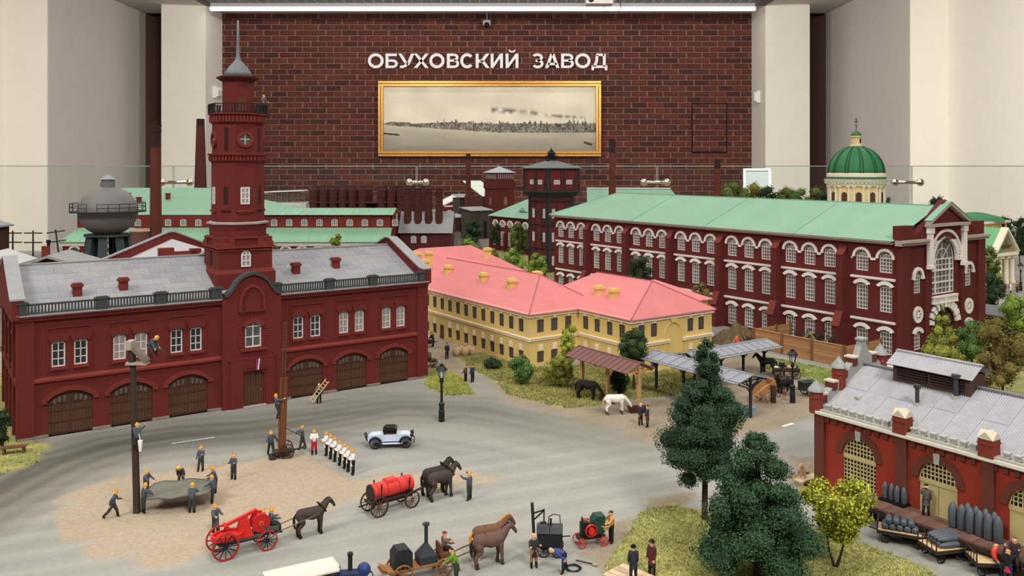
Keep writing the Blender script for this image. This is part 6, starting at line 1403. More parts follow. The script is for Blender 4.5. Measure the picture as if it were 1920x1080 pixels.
T('bushy_tree', 'dark bush under the slender olive tree by the works corner', 'tree', 1862, 124, 505, 48, .24, .5, L_DEEP, 18, zlow=.05)
T('bushy_tree', 'dark tree behind the church portico roof', 'tree', 1882, 205, 402, 40, .34, .5, L_DEEP, 19, zlow=.2)
T('bushy_tree', 'dark shaded tree at the edge beyond the portico columns', 'tree', 1912, 190, 400, 40, .34, .5, L_DEEP, 20, zlow=.05)
T('bushy_tree', 'small tree top peeping over the works end parapet', 'tree', 1853, 200, 398, 16, .3, .5, L_MOSS, 21, zlow=.5)
T('bushy_tree', 'round dark tree behind the works pediment', 'tree', 1757, 215, 364, 44, .36, .5, L_DEEP, 22, zlow=.3)
T('bushy_tree', 'small olive tree next to the church drum', 'tree', 1668, 205, 360, 22, .34, .5, L_MOSS, 23, zlow=.3)
for i, (px, yt, w) in enumerate(((1372, 346, 52), (1408, 349, 46), (1440, 354, 40), (1470, 356, 44), (1500, 358, 40), (1526, 358, 42), (1548, 365, 34))):
    T('hedge_tree', 'mossy round tree in the row behind the long roof, '+('by the short chimney', 'second from the short chimney', 'below the white notice', 'beyond the white notice', 'midway to the church', 'next but one to the church', 'touching the church drum')[i], 'tree', px, 222+5*(i % 2), yt-10, w*1.3, .36, .5, [L_MOSS, L_OL, L_DEEP, L_MOSS, L_MID, L_MOSS, L_DEEP][i], 30+i, zlow=.3, group='row of trees behind the works roof')
# trees in the rail yard gap
T('bushy_tree', 'dark round tree before the timber shed in the yard gap', 'tree', 883, 196, 405, 46, .34, .5, L_DEEP, 41, zlow=.1)
T('bushy_tree', 'bright green round tree lowest behind the pink roofs', 'tree', 881, 176, 442, 40, .32, .5, L_BRI, 42, zlow=.05)
T('bushy_tree', 'small black green tree before the hall arches', 'tree', 930, 200, 415, 24, .34, .45, L_DEEP, 43, zlow=.3)
T('bushy_tree', 'tall mossy tree before the green hall windows', 'tree', 973, 192, 412, 42, .34, .5, L_MOSS, 44, zlow=.05)
T('bushy_tree', 'olive bush behind the pink rear roof', 'shrub', 921, 168, 462, 40, .3, .5, L_OL, 45, zlow=.05)
T('bushy_tree', 'leafy bush between the olive bush and water tower', 'shrub', 963, 160, 462, 46, .3, .5, L_BRI, 46, zlow=.05)
T('bushy_tree', 'bright bush at the foot of the water tower', 'shrub', 1008, 154, 470, 44, .3, .5, L_BRI, 47, zlow=.05)
T('bushy_tree', 'round tree behind the station roof before the green hall', 'tree', 631, 168, 431, 34, .3, .5, L_OL, 48, zlow=.1)
T('bushy_tree', 'dark bush beside the station end gable', 'shrub', 751, 150, 437, 22, .3, .5, L_DEEP, 49, zlow=.1)
T('bushy_tree', 'olive bush beside the brick tower shaft', 'shrub', 516, 160, 452, 26, .3, .5, L_AUT, 50, zlow=.1)
T('bushy_tree', 'dark tree against the works wall behind the pink roofs', 'tree', 1200, 118, 470, 56, .24, .5, L_DEEP, 51, zlow=.1)
T('bushy_tree', 'autumn bush between the pink annex roof and works wall', 'shrub', 1312, 111, 522, 50, .22, .5, L_AUT, 52, zlow=.1)
# barracks yard
T('broadleaf_tree', 'tall yellow green tree at the inner corner of the barracks', 'tree', 1068, 88, 602, 46, .17, .6, leaf_mat('leaf_lime', (150, 158, 60)), 61, zlow=.15)
T('shrub', 'wide olive shrub behind the timber shelter post', 'shrub', 1048, 84.5, 668, 66, .16, .6, L_OL, 62, zlow=.05)
T('shrub', 'green shrub against the barracks corner', 'shrub', 976, 85.5, 668, 56, .16, .6, L_MID, 63, zlow=.05)
T('shrub', 'reddish leafed bush under the corner window of the barracks', 'shrub', 982, 90, 662, 26, .16, .6, L_AUT, 64, zlow=.05)
T('shrub', 'low dark hedge along the barracks foot', 'shrub', 925, 92.5, 673, 40, .16, .6, L_DEEP, 65, zlow=.02)
T('broadleaf_tree', 'dark leafy tree standing behind the timber shelter', 'tree', 1188, 84, 616, 66, .17, .55, leaf_mat('leaf_dark_olive', (58, 72, 44)), 66, zlow=.35)
T('shrub', 'dark shrub in the shade under the timber shelter', 'shrub', 1160, 82, 690, 46, .16, .55, L_DEEP, 67, zlow=.02)
T('shrub', 'small green shrub growing by the works corner behind the store pinnacles', 'shrub', 1655, 84, 672, 30, .15, .55, L_MID, 68, zlow=.02)
T('shrub', 'dark green bush by the station end wall', 'shrub', 4, 66, 760, 40, .16, .55, L_DEEP, 69, zlow=.02)
T('shrub', 'small bright bush at the store corner behind the seated men', 'shrub', 1512, 60, 888, 24, .14, .55, L_BRI, 70, zlow=.02)
# ---------------------------------------------------------------- figures: people and horses grown from joint skeletons
SKIN = mat('figure_skin', (222, 168, 136), .7, .05, 4); HELM = mat('helmet_gold', (226, 168, 62), .35, .1, 4, metal=.35); DNAVY = mat('uniform_slate', (80, 88, 100), .85, .12, 5)
DTRO = mat('trousers_dark', (60, 64, 60), .85, .12, 5); BOOT = mat('boot_black', (26, 24, 24), .6, .1, 5); TUN = mat('tunic_white', (238, 236, 236), .8, .03, 4); BELT = mat('belt_black', (30, 28, 30), .5)
SPECS = []
def spec_mesh(verts, edges, root, post):
    SPECS.append((verts, edges, root, post))
def fig_dir(f, out, s): f, out = R(f), R(out); return Vector((s*math.sin(out), -math.sin(f)*math.cos(out), -math.cos(f)*math.cos(out)))
CLOTH = {}
def cloth(c):
    if isinstance(c, tuple): return mat('cloth_%d_%d_%d' % c, c, .85, .1, 5)
    return c
def person(label, loc, heading, top=DNAVY, legs=DTRO, boots=BOOT, hat='helmet', hatm=None, lean=0, la=(10, 8, 15), ra=(10, 8, 15), ll=(0, 4, 0), rl=(0, 4, 0), h=1.75, skirt=None, belt=None, coat=None, head=0, group=None, z=0, sit=False, hair=(70, 50, 36), inn=0, extra=None):
    k = h*1.05/1.75; t = thing('person', label, 'person', loc, R(heading+90), group)
    V = []; E = []; T = []      # joints (co, rx, ry), edges with a tag
    def J(p, rx, ry=None): V.append((Vector(p), rx, ry or rx, 1.48)); return len(V)-1
    def B(a, b, tag_): E.append((a, b)); T.append(tag_)
    M = Matrix.Rotation(R(lean), 3, 'X'); up = lambda v: pel+M @ Vector(v)
    legs_d = []
    for s, (f, o, kn) in ((1, ll), (-1, rl)): legs_d.append((s, fig_dir(f, o, s)*.43, fig_dir(f-kn, o*.5, s)*.42))
    low = min((a+b).z for _, a, b in legs_d)
    pel = Vector((0, 0, .09-low)) if not sit else Vector((0, 0, .14))
    p0 = J(pel, .125, .11); w0 = J(up((0, 0, .17)), .125, .1); c0 = J(up((0, -.01, .38)), .17, .12); n0 = J(up((0, 0, .53)), .06); 
    HM = M @ Matrix.Rotation(R(head), 3, 'X'); hb = up((0, 0, .55)); hp = lambda v: hb+HM @ Vector(v)
    h1 = J(hp((0, -.02, .06)), .075, .085); h2 = J(hp((0, -.01, .15)), .092, .105); h3 = J(hp((0, 0, .22)), .07, .075)
    B(p0, w0, 0); B(w0, c0, 0); B(c0, n0, 0); B(n0, h1, 3); B(h1, h2, 3); B(h2, h3, 3)
    hands = []
    for s, (f, o, el) in ((1, la), (-1, ra)):
        sh = up((s*.19, 0, .46)); d1 = M @ fig_dir(f, o, s)*.29; d2 = M @ fig_dir(f+el, o*.4-inn, s)*.25
        a = J(sh, .068); b = J(sh+d1, .05); c = J(sh+d1+d2, .036); e = J(sh+d1+d2*1.3, .034, .03)
        B(c0, a, 0); B(a, b, 0); B(b, c, 0); B(c, e, 3); hands.append((sh+d1+d2*1.3, d2.normalized(), s))
    for s, a_, b_ in legs_d:
        hp_ = pel+Vector((s*.09, 0, -.03)); kn_ = hp_+a_; an_ = kn_+b_
        a = J(hp_, .095); b = J(kn_, .066); c = J(an_, .048); d = J(an_+Vector((0, -.07, -.045)), .04); e = J(an_+Vector((0, -.16, -.055)), .032)
        B(p0, a, 1); B(a, b, 1); B(b, c, 1 if boots is None else 4); B(c, d, 2); B(d, e, 2)
    mats = [cloth(top), cloth(legs), cloth(boots or BOOT), SKIN, cloth(boots or BOOT), mat('hair_%d' % hair[0], hair), M_black]
    def post(me, segs=[(Vector(V[a][0]), Vector(V[b][0]), tg) for (a, b), tg in zip(E, T)]):
        q = MB(); vs = [v.co.copy() for v in me.vertices]
        for p in me.polygons:
            c = Vector(p.center); best = (9, 0)
            for a, b, tg in segs:
                ab = b-a; u = max(0, min(1, (c-a).dot(ab)/ab.length_squared)); d = (c-a-ab*u).length
                if tg == 4: tg = 2 if u > .45 else 1
                if d < best[0]: best = (d, tg)
            q.f.append(tuple(p.vertices)); q.m.append(best[1])
        q.v = [tuple(v) for v in vs]
        for tip, d, s in hands:      # four fingers and a thumb, slightly curled
            ax = d.orthogonal().normalized(); bx = d.cross(ax)
            for i, L_ in enumerate((.06, .072, .068, .052)):
                o_ = ax*(-.026+.0175*i); q.tube([tip-d*.01+o_, tip+d*L_*.55+o_+bx*.006, tip+d*L_*.9+o_+bx*.03], [.0105, .0095, .007], 5, 3)
            q.tube([tip-d*.045+ax*.03, tip-d*.01+ax*.056+bx*.012, tip+d*.022+ax*.054+bx*.03], [.012, .011, .008], 5, 3)
        f3 = HM
        def at_(v): return tuple(hb+f3 @ Vector(v))
        q.add([at_((-.014, -.105, .10)), at_((.014, -.105, .10)), at_((0, -.13, .105)), at_((0, -.105, .145))], [(0, 1, 2), (1, 3, 2), (3, 0, 2)], 3)
        for s in (-1, 1):
            q.ball(at_((s*.035, -.098, .145)), .011, 6, 4, 6); q.ball(at_((s*.09, .0, .12)), .022, 6, 4, 3, (.5, .8, 1.2))
        q.add([at_((-.028, -.103, .068)), at_((.028, -.103, .068)), at_((.02, -.106, .078)), at_((-.02, -.106, .078))], [(0, 1, 2, 3)], 5)
        q.v = [(x*k, y*k, zz*k) for x, y, zz in q.v]
        o = q.build('body', mats, t, smooth=True)
    spec_mesh(V, E, p0, post)
    Hm = hb*k; rotm = HM.to_4x4()
    def on_head(q, nm, m):
        for i, v in enumerate(q.v): q.v[i] = tuple((hb+HM @ Vector(v))*k)
        return q.build(nm, m, t)
    q = MB()
    if hat == 'helmet':
        q.lathe([(.15, .155), (.135, .17), (.108, .185), (.108, .22), (.085, .265), (.04, .285)], 12, (0, 0, 0)); q.box(-.014, .014, -.1, .1, .25, .31); on_head(q, 'helmet', hatm or HELM)
    elif hat == 'cap':
        q.lathe([(.105, .16), (.105, .2), (.125, .24), (.1, .26)], 12); q.box(-.07, .07, -.16, -.08, .165, .18); on_head(q, 'cap', hatm or M_black)
    elif hat == 'hat':
        q.lathe([(.17, .18), (.17, .195), (.1, .2), (.095, .29), (.06, .3)], 12); on_head(q, 'hat', hatm or M_black)
    else:
        q.ball((0, .02, .17), .105, 10, 6, 0, (1, 1, .85)); on_head(q, 'hair', mats[5])
    if skirt or coat:
        m = cloth(skirt or coat); zl = -.36 if coat else -.32
        q = MB(); q.lathe([(.19, zl), (.165, -.1), (.135, .1), (.14, .16)], 14, sy=.85)
        for i, v in enumerate(q.v): q.v[i] = tuple((pel+M @ Vector(v))*k if v[2] > 0 else (pel+Matrix.Rotation(R(lean*.35), 3, 'X') @ Vector(v))*k)
        q.build('coat_skirt', m, t)
    if belt:
        q = MB(); q.lathe([(.142, .1), (.148, .12), (.148, .15), (.142, .17)], 14, sy=.86)
        for i, v in enumerate(q.v): q.v[i] = tuple((pel+M @ Vector(v))*k)
        q.build('belt', belt, t)
    t['z_'] = 0; del t['z_']
    if z: t.location.z = z*S
    t_hand[t.name] = [tuple(h_[0]*k) for h_ in hands]
    return t
t_hand = {}
def horse(label, loc, heading, col=(66, 54, 48), mane=(28, 24, 24), sock=None, graze=False, collar=(30, 26, 26), step=0, group=None, harness=True, sc=1.0, blanket=None):
    t = thing('horse', label, 'horse', loc, R(heading), group); V = []; E = []
    def J(p, rx, ry=None): V.append((Vector(p)*sc, rx*sc*1.1, (ry or rx)*sc*1.1, 1.0)); return len(V)-1
    def B(a, b): E.append((a, b))
    ru = J((-.64, 0, 1.34), .29, .31); lo = J((-.33, 0, 1.33), .29, .31); ba = J((.05, 0, 1.27), .34, .35); chs_ = J((.45, 0, 1.3), .29, .33)
    B(ru, lo); B(lo, ba); B(ba, chs_); B(J((-.86, 0, 1.28), .15, .18), ru)
    if graze: pts = [((.75, 0, 1.36), .19), ((1.0, 0, 1.12), .15), ((1.2, 0, .88), .12), ((1.32, 0, .66), .11), ((1.42, 0, .42), .075), ((1.45, 0, .34), .06)]
    else: pts = [((.68, 0, 1.5), .27), ((.86, 0, 1.7), .21), ((1.02, 0, 1.86), .155), ((1.18, 0, 1.82), .135), ((1.36, 0, 1.58), .1), ((1.42, 0, 1.46), .085)]
    prev = chs_
    for p, r_ in pts: j = J(p, r_*.8, r_); B(prev, j); prev = j
    for s in (-1, 1):
        f = step*s
        a = J((-.68, s*.17, 1.1), .2); b = J((-.58+.05*f, s*.2, .88), .14); c = J((-.84+.12*f, s*.19, .55), .088); d = J((-.79+.2*f, s*.19, .17), .085); e = J((-.74+.2*f, s*.19, .06), .105)
        B(ru, a); B(a, b); B(b, c); B(c, d); B(d, e)
        a = J((.48, s*.18, 1.05), .16); b = J((.5-.05*f, s*.18, .82), .115); c = J((.53-.12*f, s*.17, .5), .08); d = J((.5-.2*f, s*.17, .16), .08); e = J((.54-.2*f, s*.17, .06), .1)
        B(chs_, a); B(a, b); B(b, c); B(c, d); B(d, e)
    hc = cloth(col); mats = [hc, cloth(mane), cloth(sock or tuple(int(v*.6) for v in col))]
    ear = (pts[3][0][0]-.06, pts[3][0][2]+.1) if not graze else (pts[3][0][0]+.02, pts[3][0][2]+.12)
    def post(me):
        q = MB(); q.v = [tuple(v.co) for v in me.vertices]
        for p in me.polygons: q.f.append(tuple(p.vertices)); q.m.append(2 if p.center[2] < .3*sc else 0)
        for s in (-1, 1):
            q.lathe([(.035*sc, 0), (.03*sc, .08*sc), (.002, .14*sc)], 6, (ear[0]*sc, s*.06*sc, ear[1]*sc)); q.ball((pts[3][0][0]*sc+.08*sc, s*.085*sc, (pts[3][0][2]-.06)*sc), .02*sc, 6, 4, 1)
        q.build('body', mats, t, smooth=True)
    spec_mesh(V, E, -1, post)
    q = MB(); q.tube([(-.95*sc, 0, 1.42*sc), (-1.08*sc, 0, 1.2*sc), (-1.06*sc, .02, .8*sc), (-1.02*sc, 0, .55*sc)], [.05*sc, .08*sc, .075*sc, .02*sc], 7); q.build('tail', cloth(mane), t)
    top = [((.55, 1.64), .06)]+[((p[0]-.04, p[2]+r_*.95), .05) for p, r_ in pts[:4]]
    q = MB(); q.tube([(x*sc, .02, z*sc) for (x, z), _ in top], [w*sc for _, w in top], 6); q.build('mane', cloth(mane), t)
    if collar:
        q = MB(); M = Matrix.Rotation(R(-38 if not graze else 20), 3, 'Y'); c0 = Vector((.66, 0, 1.5))
        ring_ = [c0+M @ Vector((0, .23*math.sin(R(a)), .34*math.cos(R(a)))) for a in range(0, 361, 24)]; q.tube([tuple(v*sc) for v in ring_], .06*sc, 6); q.tube([tuple((c0+M @ Vector((0, 0, .32)))*sc), tuple((c0+M @ Vector((-.02, 0, .52)))*sc)], [.07*sc, .03*sc], 6); q.build('collar', cloth(collar), t)
    if harness:
        q = MB()
        for x, r_, zc in ((-.3, .285, 1.37), (.28, .325, 1.3)): q.lathe([(r_*sc, -.04), (r_*sc*1.02, 0), (r_*sc, .04)], 16, (0, 0, 0)); n_ = 48; q.v[-n_:] = [(x*sc+v[2], v[1], zc*sc+v[0]) for v in q.v[-n_:]]
        for s in (-1, 1): q.bar((-.8*sc, s*.26*sc, 1.2*sc), (.6*sc, s*.25*sc, 1.3*sc), .04)
        q.build('harness', mat('harness_leather', (40, 30, 26), .6), t)
    if blanket:
        q = MB(); q.lathe([(.335*sc, -.38), (.345*sc, 0), (.335*sc, .38)], 18); q.v = [((.0)*sc+v[2], v[1], 1.33*sc+v[0]) for v in q.v if True]
        q.f = [f for f in q.f if len(f) == 4 and sum(q.v[i][2] for i in f)/4 > 1.2*sc]; q.m = [0]*len(q.f); q.build('blanket', cloth(blanket), t)
    return t
def grow():
    """evaluate every skeleton's skin in one go in a scratch scene, then hand the surfaces to their builders"""
    sc2 = bpy.data.scenes.new('scratch'); obs = []
    for V, E, root, post in SPECS:
        if root < 0:      # animals: tapered limbs fused into one skin by voxel remeshing
            q = MB()
            for a, b in E: q.cyl(V[a][0], V[b][0], (V[a][1]+V[a][2])/2, (V[b][1]+V[b][2])/2, 14)
            for v in V: q.ball(v[0], (v[1]+v[2])/2, 14, 8)
            me = bpy.data.meshes.new('sk'); me.from_pydata(q.v, [], q.f); o = bpy.data.objects.new('sk', me); sc2.collection.objects.link(o)
            m_ = o.modifiers.new('fuse', 'REMESH'); m_.mode = 'VOXEL'; m_.voxel_size = .034; m_ = o.modifiers.new('smooth', 'SMOOTH'); m_.factor = .5; m_.iterations = 7; obs.append(o); continue
        me = bpy.data.meshes.new('sk'); me.from_pydata([tuple(v[0]) for v in V], E, []); o = bpy.data.objects.new('sk', me); sc2.collection.objects.link(o)
        o.modifiers.new('skin', 'SKIN'); o.modifiers['skin'].use_smooth_shade = True
        if not me.skin_vertices: me.attributes.new
        for i, v in enumerate(V): me.skin_vertices[0].data[i].radius = (v[1]*v[3], v[2]*v[3]); me.skin_vertices[0].data[i].use_root = i == root
        sm_ = o.modifiers.new('sub', 'SUBSURF'); sm_.levels = 1; obs.append(o)
    sc2.view_layers[0].update(); dg = sc2.view_layers[0].depsgraph; out = []
    for o in obs: out.append(bpy.data.meshes.new_from_object(o.evaluated_get(dg)))
    for o in obs: m = o.data; bpy.data.objects.remove(o); bpy.data.meshes.remove(m)
    bpy.data.scenes.remove(sc2)
    for me, sp in zip(out, SPECS): sp[3](me); bpy.data.meshes.remove(me)
    SPECS.clear()
# ---------------------------------------------------------------- fire drill on the square
WOODD = mat('wood_dark', (64, 50, 42), .85, .2, 3, streak=(6, 6, 1)); WOODB = mat('wood_brown', (108, 74, 50), .85, .2, 3); IRON2 = mat('iron_black', (30, 30, 32), .55, .15, 2); REDP = mat('engine_red', (206, 44, 40), .45, .08, 2); REDR = mat('wheel_red', (172, 46, 44), .55, .1, 2); PALE = mat('pale_wood', (216, 188, 142), .85, .1, 3, streak=(1, 8, 8)); GREYI = mat('grey_plate', (84, 86, 84), .7, .12, 2)
def wheel(par, x, y, r, rim, spk, n=12, z=None, w=.09):
    q = MB(); C = lambda rr: [(rr*math.cos(2*math.pi*i/20), rr*math.sin(2*math.pi*i/20)) for i in range(20)]
    q.band(C(r*.88), C(r), -w/2, w/2, FY, closed=True); o = q.build('wheel', rim, par, (x, y, z if z is not None else r))
    q = MB(); q.cyl((0, -w*.9, 0), (0, w*.9, 0), r*.16, n=10)
    for i in range(n): a = 2*math.pi*i/n; q.bar((r*.1*math.cos(a), 0, r*.1*math.sin(a)), (r*.9*math.cos(a), 0, r*.9*math.sin(a)), r*.06)
    q.build('spokes', spk, o); return o
HV = math.degrees(TH)
# jumping mast
bx = G(257, 963); t = thing('drill_mast', 'tall dark wooden drill mast with a zigzag bracket on top standing on the sand', 'mast', bx)
q = MB(); q.tap((0, 0), (.34, .34), (.28, .28), 0, 9.6); o = q.build('mast', WOODD, t); o.rotation_euler.y = R(-1.6)
xt = -.27
q = MB(); q.box(xt-.35, xt+.95, -.3, .3, 9.45, 9.6); q.build('bottom_board', mat('board_pale', (170, 160, 144), .8, .1, 3), t)
q = MB(); q.bar((xt-.2, 0, 10.75), (xt+.95, 0, 9.62), .62, .22); q.build('diagonal_plank', mat('plank_weathered', (120, 108, 94), .85, .2, 2), t)
q = MB(); q.box(xt-.32, xt+.05, -.34, .34, 10.4, 10.95); q.build('cap_box', mat('board_pale', (170, 160, 144)), t)
q = MB(); q.box(xt-.18, xt+.12, -.2, .2, 9.5, 10.5); q.build('stub', WOODD, t)
person('fireman crouching on top of the drill mast bracket with a hose', (bx[0]+.8, bx[1], 9.9), -20, lean=50, la=(60, 0, 30), ra=(60, 0, 30), ll=(70, 6, 80), rl=(50, 6, 70))
tt_ = thing('hose', 'short dark hose nozzle held by the fireman on the mast', 'hose', (bx[0]+1.2, bx[1]-.2, 10.65)); q = MB(); q.tube([(-.35, 0, .1), (.2, -.1, -.1), (.75, -.2, -.35)], [.05, .06, .05], 7); q.build('nozzle', mat('hose_dark', (66, 58, 50)), tt_)
person('fireman clinging halfway up the drill mast', (bx[0]+.16, bx[1]-.36, 4.1), 100, la=(85, 20, 25), ra=(85, 20, 25), ll=(35, 10, 60), rl=(20, 10, 50))
tt_ = thing('canvas_sling', 'small white canvas bag hanging from the climber on the drill mast', 'bag', (bx[0]+.42, bx[1]-.5, 4.1)); q = MB(); q.tap((0, 0), (.12, .1), (.26, .16), 0, .7); q.build('bag', TUN, tt_); q = MB(); q.bar((0, 0, .7), (-.1, .05, 1.1), .04); q.build('strap', TUN, tt_)
# jumping sheet and its crew
cx_, cy_ = G(338, 918, .95)[:2]
t = thing('jumping_sheet', 'grey canvas jumping sheet stretched out between firemen on the sand', 'canvas', (cx_, cy_, 0), R(14))
q = MB(); n = 16; g = []
for j in range(n+1):
    for i in range(n+1):
        u, v = -1+2*i/n, -1+2*j/n; e = 1-.14*(1-max(abs(u), abs(v))) if False else 1
        bul = 1+.1*math.cos(u*math.pi/2)*abs(v)+.1*math.cos(v*math.pi/2)*abs(u)
        g.append((u*2.0*(1-.1*v*v), v*1.55*(1-.1*u*u), 1.02-.16*(1-u*u)*(1-v*v)+.05*math.sin(7*u)*abs(v)))
q.add(g, [(j*(n+1)+i, j*(n+1)+i+1, (j+1)*(n+1)+i+1, (j+1)*(n+1)+i) for j in range(n) for i in range(n)])
q.add([(x, y, z-.05) for x, y, z in g], [((j+1)*(n+1)+i, (j+1)*(n+1)+i+1, j*(n+1)+i+1, j*(n+1)+i) for j in range(n) for i in range(n)]); q.build('sheet', mat('canvas_grey', (112, 112, 102), .9, .12, 1.5), t, smooth=True)
rim = [g[i] for i in range(n+1)]+[g[j*(n+1)+n] for j in range(1, n+1)]+[g[n*(n+1)+i] for i in range(n-1, -1, -1)]+[g[j*(n+1)] for j in range(n-1, -1, -1)]
q = MB(); q.tube([(x, y, z) for x, y, z in rim], .05, 5); q.build('rope_edge', mat('rope_grey', (96, 94, 84)), t)
hold = dict(la=(52, 4, 30), ra=(52, 4, 30), lean=8)
person('fireman holding the corner of the jumping sheet by the drill mast', G(269, 963), 40, **hold, h=1.82)
person('fireman gripping the far corner of the jumping sheet behind the mast', G(274, 932), -20, **hold)
person('fireman bending over the far edge of the jumping sheet', G(341, 909), -90, lean=55, la=(20, 6, 20), ra=(20, 6, 20), ll=(20, 6, 30), rl=(20, 6, 30))
person('fireman with his back turned holding the near edge of the jumping sheet', G(360, 963), 95, **hold, h=1.82)
person('fireman holding the end of the jumping sheet away from the mast', G(400, 944), 170, **hold, rl=(15, 5, 10))
person('fireman behind the end of the jumping sheet leaning on it', G(404, 925), 200, la=(50, 6, 40), ra=(50, 6, 40), lean=14)
person('fireman running towards the drill mast on the sand', G(211, 972), 15, lean=14, la=(40, 8, 60), ra=(-30, 10, 40), ll=(30, 3, 20), rl=(-28, 3, 20))
person('fireman standing alone beyond the jumping sheet with a raised hand', G(377, 884), -100, la=(20, 10, 100), ra=(10, 10, 20), rl=(12, 4, 5))
person('fireman standing alone at the sand edge with hands at his chest', G(438, 900), -110, la=(15, 12, 105), ra=(10, 12, 100))
# ladder wagon with a raised extension ladder
lw = G(530, 858); t = thing('ladder_wagon', 'small wheeled fire ladder cart with a tall raised brown ladder mast', 'cart', lw, R(20))
q = MB(); q.box(-.75, .75, -.4, .4, .42, .56); q.box(-1.0, -.5, -.55, .55, .1, .24); q.bar((.7, 0, .5), (1.7, 0, .62), .1); q.box(1.5, 1.7, -.35, .35, .55, .65); q.build('bed', WOODD, t)
for y in (-.5, .5): wheel(t, .25, y, .58, WOODD, WOODD, 12)
q = MB()
for s in (-1, 1): q.bar((-.1+s*.17, -.1, .15), (.1+s*.15, .1, 6.0), .16, .22)
q.build('lower_ladder', mat('mast_brown', (112, 70, 42), .8, .15, 2, streak=(6, 6, .5)), t)
q = MB(); q.box(-.24, .1, -.2, .1, .15, 3.9); o = q.build('mast_cover', mat('mast_brown', (112, 70, 42)), t); o.rotation_euler.y = R(1.2)
q = MB()
for s in (-1, 1): q.bar((-.02+s*.13, .05, .6), (.2+s*.1, .2, 10.2), .07)
for i in range(34): z = .8+i*.28; f = z/10.2; q.bar((-.02-.13+.24*f, .05+.15*f, z), (-.02+.13+.2*f, .05+.15*f, z), .05)
q.build('extension_ladder', mat('ladder_brown', (92, 66, 46), .85, .15, 3), t)
q = MB(); q.bar((.2, .1, 2.2), (1.6, .6, 1.2), .05); q.build('guy_rope', IRON2, t)
person('fireman climbing the raised ladder of the ladder cart', (lw[0]-.42, lw[1]-.15, 3.05), 20, la=(75, 5, 30), ra=(75, 5, 30), ll=(45, 6, 50), rl=(20, 6, 40), lean=-4)
person('fireman standing by the ladder cart stretching an arm back', G(508, 853), -60, la=(10, 40, 10), ra=(20, 20, 20), ll=(10, 8, 5), rl=(-8, 8, 5))
person('fireman pulling the guy rope of the ladder cart', G(567, 842), 190, la=(70, 6, 10), ra=(70, 6, 10), ll=(15, 6, 5), rl=(-15, 6, 5))
person('white coated fire captain in red breeches standing apart from the row', G(589, 852), -70, top=TUN, legs=(186, 40, 44), skirt=None, belt=mat('belt_red', (186, 40, 44)), la=(15, 12, 100), ra=(15, 12, 100), inn=30, h=1.8)
row = [(612, 854), (620, 860), (628, 865), (637, 872), (646, 878), (653, 884), (662, 890)]
nm = ['first in the white row, next to the captain', 'second in the white row from the captain', 'third in the white row from the captain', 'fourth and middle man of the white row', 'fifth in the white row from the captain', 'sixth in the white row from the captain', 'last in the white row, farthest from the captain']
for i, p in enumerate(row): person('fireman in white tunic, '+nm[i], G(*p), 205, top=TUN, legs=BOOT, skirt=TUN, belt=BELT, la=(20, 8, 75), ra=(20, 8, 75), inn=25, group='row of firemen in white tunics', h=1.72)
pl = person('fireman carrying a light ladder before the first gate past the door', G(598, 756), -80, la=(60, 6, 50), ra=(60, 10, 50), legs=BOOT)
t = thing('hand_ladder', 'short pale wooden ladder carried slantwise before the brown gate', 'ladder', (G(598, 756)[0]+.1, G(598, 756)[1]-.3, 1.2)); q = MB()
for s in (-1, 1): q.bar((-.8+s*.14, 0, -1.0-s*.12), (.75+s*.14, 0, 1.0-s*.12), .09)
q.build('stile', PALE, t); q = MB()
for i in range(8): f = (i+.6)/8.2; x = -.8+1.55*f; z = -1+2*f; q.bar((x-.14, 0, z+.12), (x+.14, 0, z-.12), .06)
q.build('rung', PALE, t)
person('watchman leaning on the gallery rail high on the brick tower', L2W(P0, TX+2.05, TY-1.1, 27.0), -40, la=(40, 10, 50), ra=(40, 10, 50), lean=12)
# ---------------------------------------------------------------- motor car
cc = G(733, 836); t = thing('vintage_car', 'pale blue vintage open car with black wings and folded black hood', 'car', cc, R(6))
BLU = mat('car_blue', (204, 219, 238), .35, .03, 2, spec=.5); CBLK = mat('car_black', (24, 24, 26), .4)
q = MB(); fC = lambda u, v, d: (u, d, v)
q.prism([(-1.75, .42), (-1.8, .8), (-1.5, 1.0), (-.4, 1.06), (.05, 1.02), (.45, 1.06), (1.3, 1.02), (1.55, .9), (1.55, .45)], -.48, .48, fC); q.box(-.75, .9, -.72, .72, .36, .42); q.build('body', BLU, t)
q = MB(); q.prism([(-.5, 1.04), (-.62, 1.35), (-.4, 1.55), (.3, 1.55), (.5, 1.42), (.42, 1.06), (.36, 1.06), (.36, 1.3), (-.3, 1.3), (-.36, 1.06)], -.5, .5, fC); q.build('folding_hood', CBLK, t)
q = MB(); q.box(-.34, .34, -.44, .44, 1.0, 1.16); q.build('seat', mat('car_seat', (92, 44, 38)), t)
q = MB(); q.add([(.55, -.46, 1.06), (.55, .46, 1.06), (.42, .46, 1.45), (.42, -.46, 1.45)], [(0, 1, 2, 3)]); q.build('windscreen', gm, t)
for s in (-1, 1):
    for x in (-1.2, 1.15):
        A = [(x+.52*math.cos(R(a)), .42+.5*math.sin(R(a))) for a in range(20, 171, 15)]; Bq = [(x+.46*math.cos(R(a)), .42+.44*math.sin(R(a))) for a in range(20, 171, 15)]
        if x < 0: A = [(-.62, .36)]+A; Bq = [(-.62, .32)]+Bq
        q = MB(); q.band(Bq, A, s*.5, s*.82, fC); q.build('wing', CBLK, t)
        wheel(t, x, s*.66, .42, CBLK, CBLK, 10, w=.14)
q = MB(); q.cyl((-1.95, 0, .75), (-1.82, 0, .8), .36, n=16); q.build('spare_wheel', CBLK, t)
q = MB(); q.box(1.55, 1.62, -.36, .36, .45, .98); q.build('radiator', CBLK, t)
